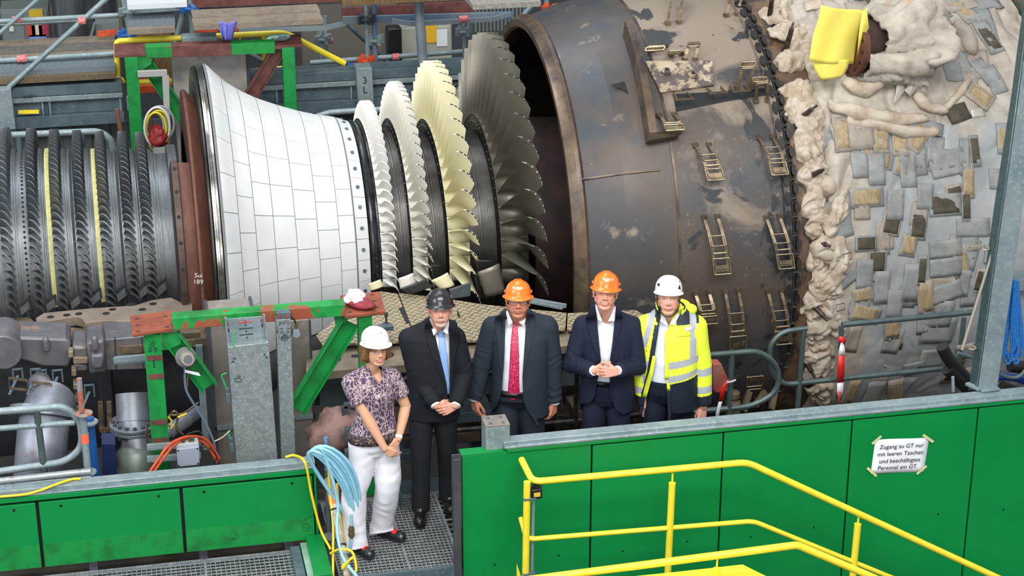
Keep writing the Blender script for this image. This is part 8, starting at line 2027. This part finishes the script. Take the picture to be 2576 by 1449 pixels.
# -- left foreground rails and scaffold
lf=empty('loop_railing',P(112,1210,y=.1),'galvanised loop handrail at the lower left in front of the silver pipe','railing')
YF=.12
tubeo('loop_tube',[py((-30,1037),YF),py((165,1022),YF),py((203,1060),YF),py((208,1125),YF),py((165,1162),YF),py((-30,1190),YF)],.026,galv,lf,fillet=.16)
tubeo('mid_rail',[py((-30,1080),YF),py((188,1063),YF)],.021,galv,lf); tubeo('rail_post',[py((92,1030),YF),py((114,1208),YF)],.024,hr,lf)
mb=MB(); c=py((110,1208),YF); mb.cyl(c-Vector((0,0,.02)),c+Vector((0,0,.025)),.036,seg=14); mb.build('post_clamp',orp,lf)
for k,(y_,l,r) in enumerate(((1208,'upper silver painted scaffold tube above the left parapet rail',.024),(1222,'lower silver painted scaffold tube above the left parapet rail',.022))):
    tag(tubeo('scaffold_tube',[py((-30,y_+5),.0),py((228,y_-23+k*3),.0)],r,mat('silver_painted_tube','#9aa0a4',.4,.5,c2='#7c6a62',scale=30,lo=.55,hi=.7),None),l,'scaffold tube')
ss=empty('scaffold_standard',py((228,1195),.06),'upright scaffold standard with orange paint and rosette discs at the lower left','scaffold standard')
tubeo('spigot',[py((199,952),.06),py((206,1035),.06)],.020,mat('orange_flaked_tube','#b5603f',.5,.3,c2='#8e9599',scale=22,lo=.45,hi=.55),ss)
tubeo('standard_tube',[py((208,1040),.06),py((222,1195),.06)],.026,galv,ss)
mb=MB(); c=py((211,1040),.06); mb.cyl(c-Vector((0,0,.006)),c+Vector((0,0,.006)),.062,seg=24); mb.build('rosette',MATS['orange_flaked_tube'],ss,bevel=.002)
mb=MB(); c=py((220,1188),.06); mb.cyl(c-Vector((0,0,.006)),c+Vector((0,0,.006)),.066,seg=24); mb.build('rosette',galv,ss,bevel=.002)
mb=MB(); c=py((214,1102),.06); mb.cyl(c-Vector((0,0,.035)),c+Vector((0,0,.035)),.028,seg=16); mb.build('orange_tape',mat('fluorescent_orange_tape','#f06a45',.5),ss)
bs=empty('blue_scaffold_standard',py((232,1190),.3),'blue scaffold standard just behind the orange one','scaffold standard')
tubeo('standard_tube',[py((224,1050),.3),py((240,1200),.3)],.034,mat('blue_tube_paint','#1c5aa6',.45,c2='#17488a',scale=6),bs)
mb=MB(); c=py((222,1062),.28); mb.cyl(c-Vector((0,0,.006)),c+Vector((0,0,.006)),.07,seg=24); mb.build('rosette',galv,bs)
tag(plate([(256,1118),(290,1118),(294,1200),(258,1200)],(0,.2,0),'blue_bracket_plate',mat('deep_blue_paint','#0f1f4a',.5),y=.7),'deep blue plate behind the left parapet rail','plate')
ycab=mat('yellow_cable','#e8c81e',.4)
tag(tubeo('yellow_cable',smooth_path([P(-20,1251,z=.612),P(60,1244,z=.614),P(100,1234,z=.62),P(140,1219,z=.652),P(180,1206,z=.65),P(203,1204,z=.65)]),.009,ycab,None),'yellow cable lying on the left parapet top rail','cable')
tag(tubeo('yellow_cable',smooth_path([P(718,1150,z=.65),P(742,1146,z=.66),py((768,1165),-.22),py((783,1240),-.24),py((806,1330),-.26),py((832,1382),-.40)],8),.0095,ycab,None),'yellow cable hanging down in front of the left parapet end','cable')
tag(tubeo('yellow_cable',smooth_path([py((838,1480),-.75),py((838,1400),-.60),py((838,1320),-.45),py((830,1240),-.30),py((826,1170),-.22)],8),.009,ycab,None),'yellow cable running up beside the wrapped pole','cable')
tag(tubeo('yellow_cable',smooth_path([py((832,1392),-.62),py((855,1382),-.70),py((885,1388),-.75),py((896,1425),-.80),py((890,1440),-.82),py((868,1420),-.80),py((862,1430),-.8),py((880,1408),-.82),py((890,1402),-.82)],8),.0095,ycab,None),'yellow cable looped round the foot of the wrapped pole','cable')
tag(tubeo('yellow_cable',smooth_path([py((848,1215),-.2),py((852,1270),-.28),py((860,1330),-.36),py((868,1365),-.42)],8),.009,ycab,None),'yellow cable behind the coil of light blue hose','cable')
# post, blue tube and wrapped pole
tag(tubeo('blue_tube',[py((820,1100),-.1),py((822,1180),-.1)],.016,mat('blue_worn_tube','#2a66a8',.5,c2='#6d92b8',scale=20),None),'short blue tube rising above the light blue hose','tube')
tag(tubeo('scaffold_tube',[py((822,1180),-.1),py((828,1335),-.1)],.020,galv_dark,None),'dark tube standing beside the parapet end','scaffold tube')
mb=MB(); c=py((830,1350),-.12); mb.cyl(c-Vector((0,0,.006)),c+Vector((0,0,.006)),.055,seg=22); mb.tube([c,c-Vector((0,.0,.35))],.026,14); tag(mb.build('rosette_post',galv),'galvanised post with rosette disc below the wrapped pole','scaffold tube')
wp=empty('wrapped_pole',py((860,1449),-.8),'sloping pole wrapped in dirty white cloth tape with cable ties','pole')
wm=mat('dirty_white_wrap','#b9b09c',.8,0,c2='#8f8573',scale=22,lo=.4,hi=.6,bump=.4,bscale=50)
A=py((826,1205),-.16);B=py((880,1475),-.86)
tubeo('wrapped_tube',[A,A.lerp(B,.5),B],.028,wm,wp,seg=16)
for t,m_,n_,h_ in((.21,MATS['fluorescent_orange_tape'],'orange_tape',.035),(.30,blackrub,'cable_tie',.006),(.63,blackrub,'cable_tie',.006)):
    q=A.lerp(B,t); d=(B-A).normalized(); mb=MB(); mb.tube([q-d*h_,q+d*h_],.031 if n_!='cable_tie' else .034,16); mb.build(n_,m_,wp)
# light blue hose coil
hc=empty('blue_hose_coil',py((880,1300),-.3),'coil of light blue air hose hanging over the parapet end','hose coil')
hm=mat('light_blue_hose','#8fc3d8',.3,0,c2='#7fb5cc',scale=8,coat=.3)
for k in range(8):
    cx_,cy_=832+1.6*k,1236-3.2*k; la=112-1.5*k; sb=16+3.4*k; ux_,uy_=.50,.866; pts=[]
    for j in range(26):
        t=2*PI*j/26; lx=la*math.cos(t); ly=sb*math.sin(t)*(1-.25*math.cos(t)); bend=14*(1-math.cos(t)**2)
        x_=cx_+lx*ux_+(ly+bend)*uy_; y_=cy_+lx*uy_-(ly+bend)*ux_; pts.append(P(x_,y_,y=-.34+.05*math.sin(t)*-1-.012*(k%3)))
    tubeo('hose_turn',pts,.0115,hm,hc,seg=10,closed=True)
tubeo('hose_drop',smooth_path([P(810,1130,y=-.5),P(835,1200,y=-.5),P(850,1270,y=-.52),P(848,1330,y=-.6),P(862,1400,y=-.75),P(905,1460,y=-.9)],8),.012,hm,hc,seg=10)
tubeo('hose_tail',[P(884,1295,y=-.5),P(885,1325,y=-.5)],.012,hm,hc,seg=10); tubeo('hose_tail',smooth_path([P(884,1350,y=-.5),P(882,1372,y=-.5),P(876,1390,y=-.5)]),.012,hm,hc,seg=10)
mb=MB(); c=P(884,1322,y=-.5); d=Vector((-.02,0,-1)).normalized(); brs=mat('brass_fitting','#8d7d5e',.35,.8)
for a,b,r in((0,.02,.016),(.02,.045,.023),(.045,.06,.016),(.06,.085,.024),(.085,.10,.014)): mb.cyl(c+d*a,c+d*b,r,seg=10)
mb.build('hose_coupling',brs,hc,smooth=.5)
# insulated pipe wrap behind the woman
bl_=blob(P(850,1085,y=.55),.22,.16,.17,mat('pinkish_brown_wrap','#8d7069',.75,c2='#6e554e',scale=6,bump=.3,bscale=20),'pinkish brown cloth-wrapped valve behind the patterned blouse','wrapped valve','wrapped_valve',4,.30,.2,8)
mb=MB(); mb.bar(P(866,1020,y=.5),P(872,1080,y=.5),.05,.04,(0,1,0)); mb.bar(P(864,1020,y=.5),P(900,1018,y=.5),.04,.04); tag(mb.build('dark_bracket_arm',case_dark,bevel=.003),'dark bracket arm above the wrapped valve','bracket')
mb=MB(); mb.prism(pl([(868,1135),(890,1133),(892,1160),(870,1163)],y=.2),(0,.05,0)); mb.prism(pl([(868,1080),(895,1078),(897,1110),(870,1112)],y=.3),(0,.05,0)); tag(mb.build('steel_plates',galv_dark,bevel=.003),'small steel plates behind the white trousers','plate')
tag(tubeo('white_fitting',[P(840,1163,y=.0),P(868,1156,y=.05)],.014,mat('white_plastic','#d0d3d2',.4),None),'white plastic pipe fitting left of the white trousers','fitting')
# flexible machinery below the red wheel at right: red hand wheel
rw=empty('red_ladle_cover',P(1830,990,y=.9),'red and tan machine cover behind the barrier tape','machine cover')
plate([(1795,915),(1815,915),(1830,950),(1835,985),(1800,990),(1795,980)],(0,.1,0),'cover_plate',mat('faded_red_paint','#a8483f',.55,c2='#8a6a5e',scale=9),rw,y=.9,bevel=.01)
mb=MB(); mb.cyl(P(1845,1000,y=.85),P(1847,985,y=.85),.05,seg=18); mb.cyl(P(1843,1040,y=.8),P(1845,1010,y=.8),.06,seg=18); mb.build('valve_body',brown_flange,rw,bevel=.004)
for i,(a,b,c,d) in enumerate(((1870,1035,1885,985),(1900,1020,1925,985),(1940,1030,1950,980),(1700,1050,1712,1000),(1470,1080,1480,1000),(1560,1060,1572,1010))):
    mb=MB(); mb.bar(P(a,b,y=.95),P(c,d,y=1.05),.05,.03,(0,1,0)); tag(mb.build('brown_bracket',brass),'brown steel bracket under the casing, number %d from the far end'%(i+1) if False else ['brown strut under the loop railing','brown strut right of the loop railing post','brown strut at the loop railing curve','brown strut behind the yellow jacket','brown strut behind the red-tie man','brown strut behind the navy-suit man'][i],'bracket')
# ================================================================ light
w=bpy.data.worlds.new('hall'); sc.world=w; w.use_nodes=True
bg=w.node_tree.nodes['Background']; bg.inputs[0].default_value=(.88,.93,1,1); bg.inputs[1].default_value=.55
def area(name,loc,target,size,sy,power,colr=(1,1,1)):
    l=bpy.data.lights.new(name,'AREA'); l.shape='RECTANGLE'; l.size=size; l.size_y=sy; l.energy=power; l.color=colr
    o=bpy.data.objects.new(name,l); col.objects.link(o); o.location=loc; d=Vector(target)-Vector(loc); o.rotation_euler=d.to_track_quat('-Z','Y').to_euler(); return o
area('skylight_front',(0,-9,13),(1,2,0),14,5,2300,(1,.98,.95))
area('skylight_rear',(-2,6,14),(0,3,0),14,4,1100,(.95,.98,1))
area('front_fill',(-3,-17,8),(1,0,.8),12,3,900,(1,.97,.93))  # fill light added on the camera side to brighten the faces
area('window_left',(-13,-4,8),(0,2,1),7,6,700,(.92,.97,1))
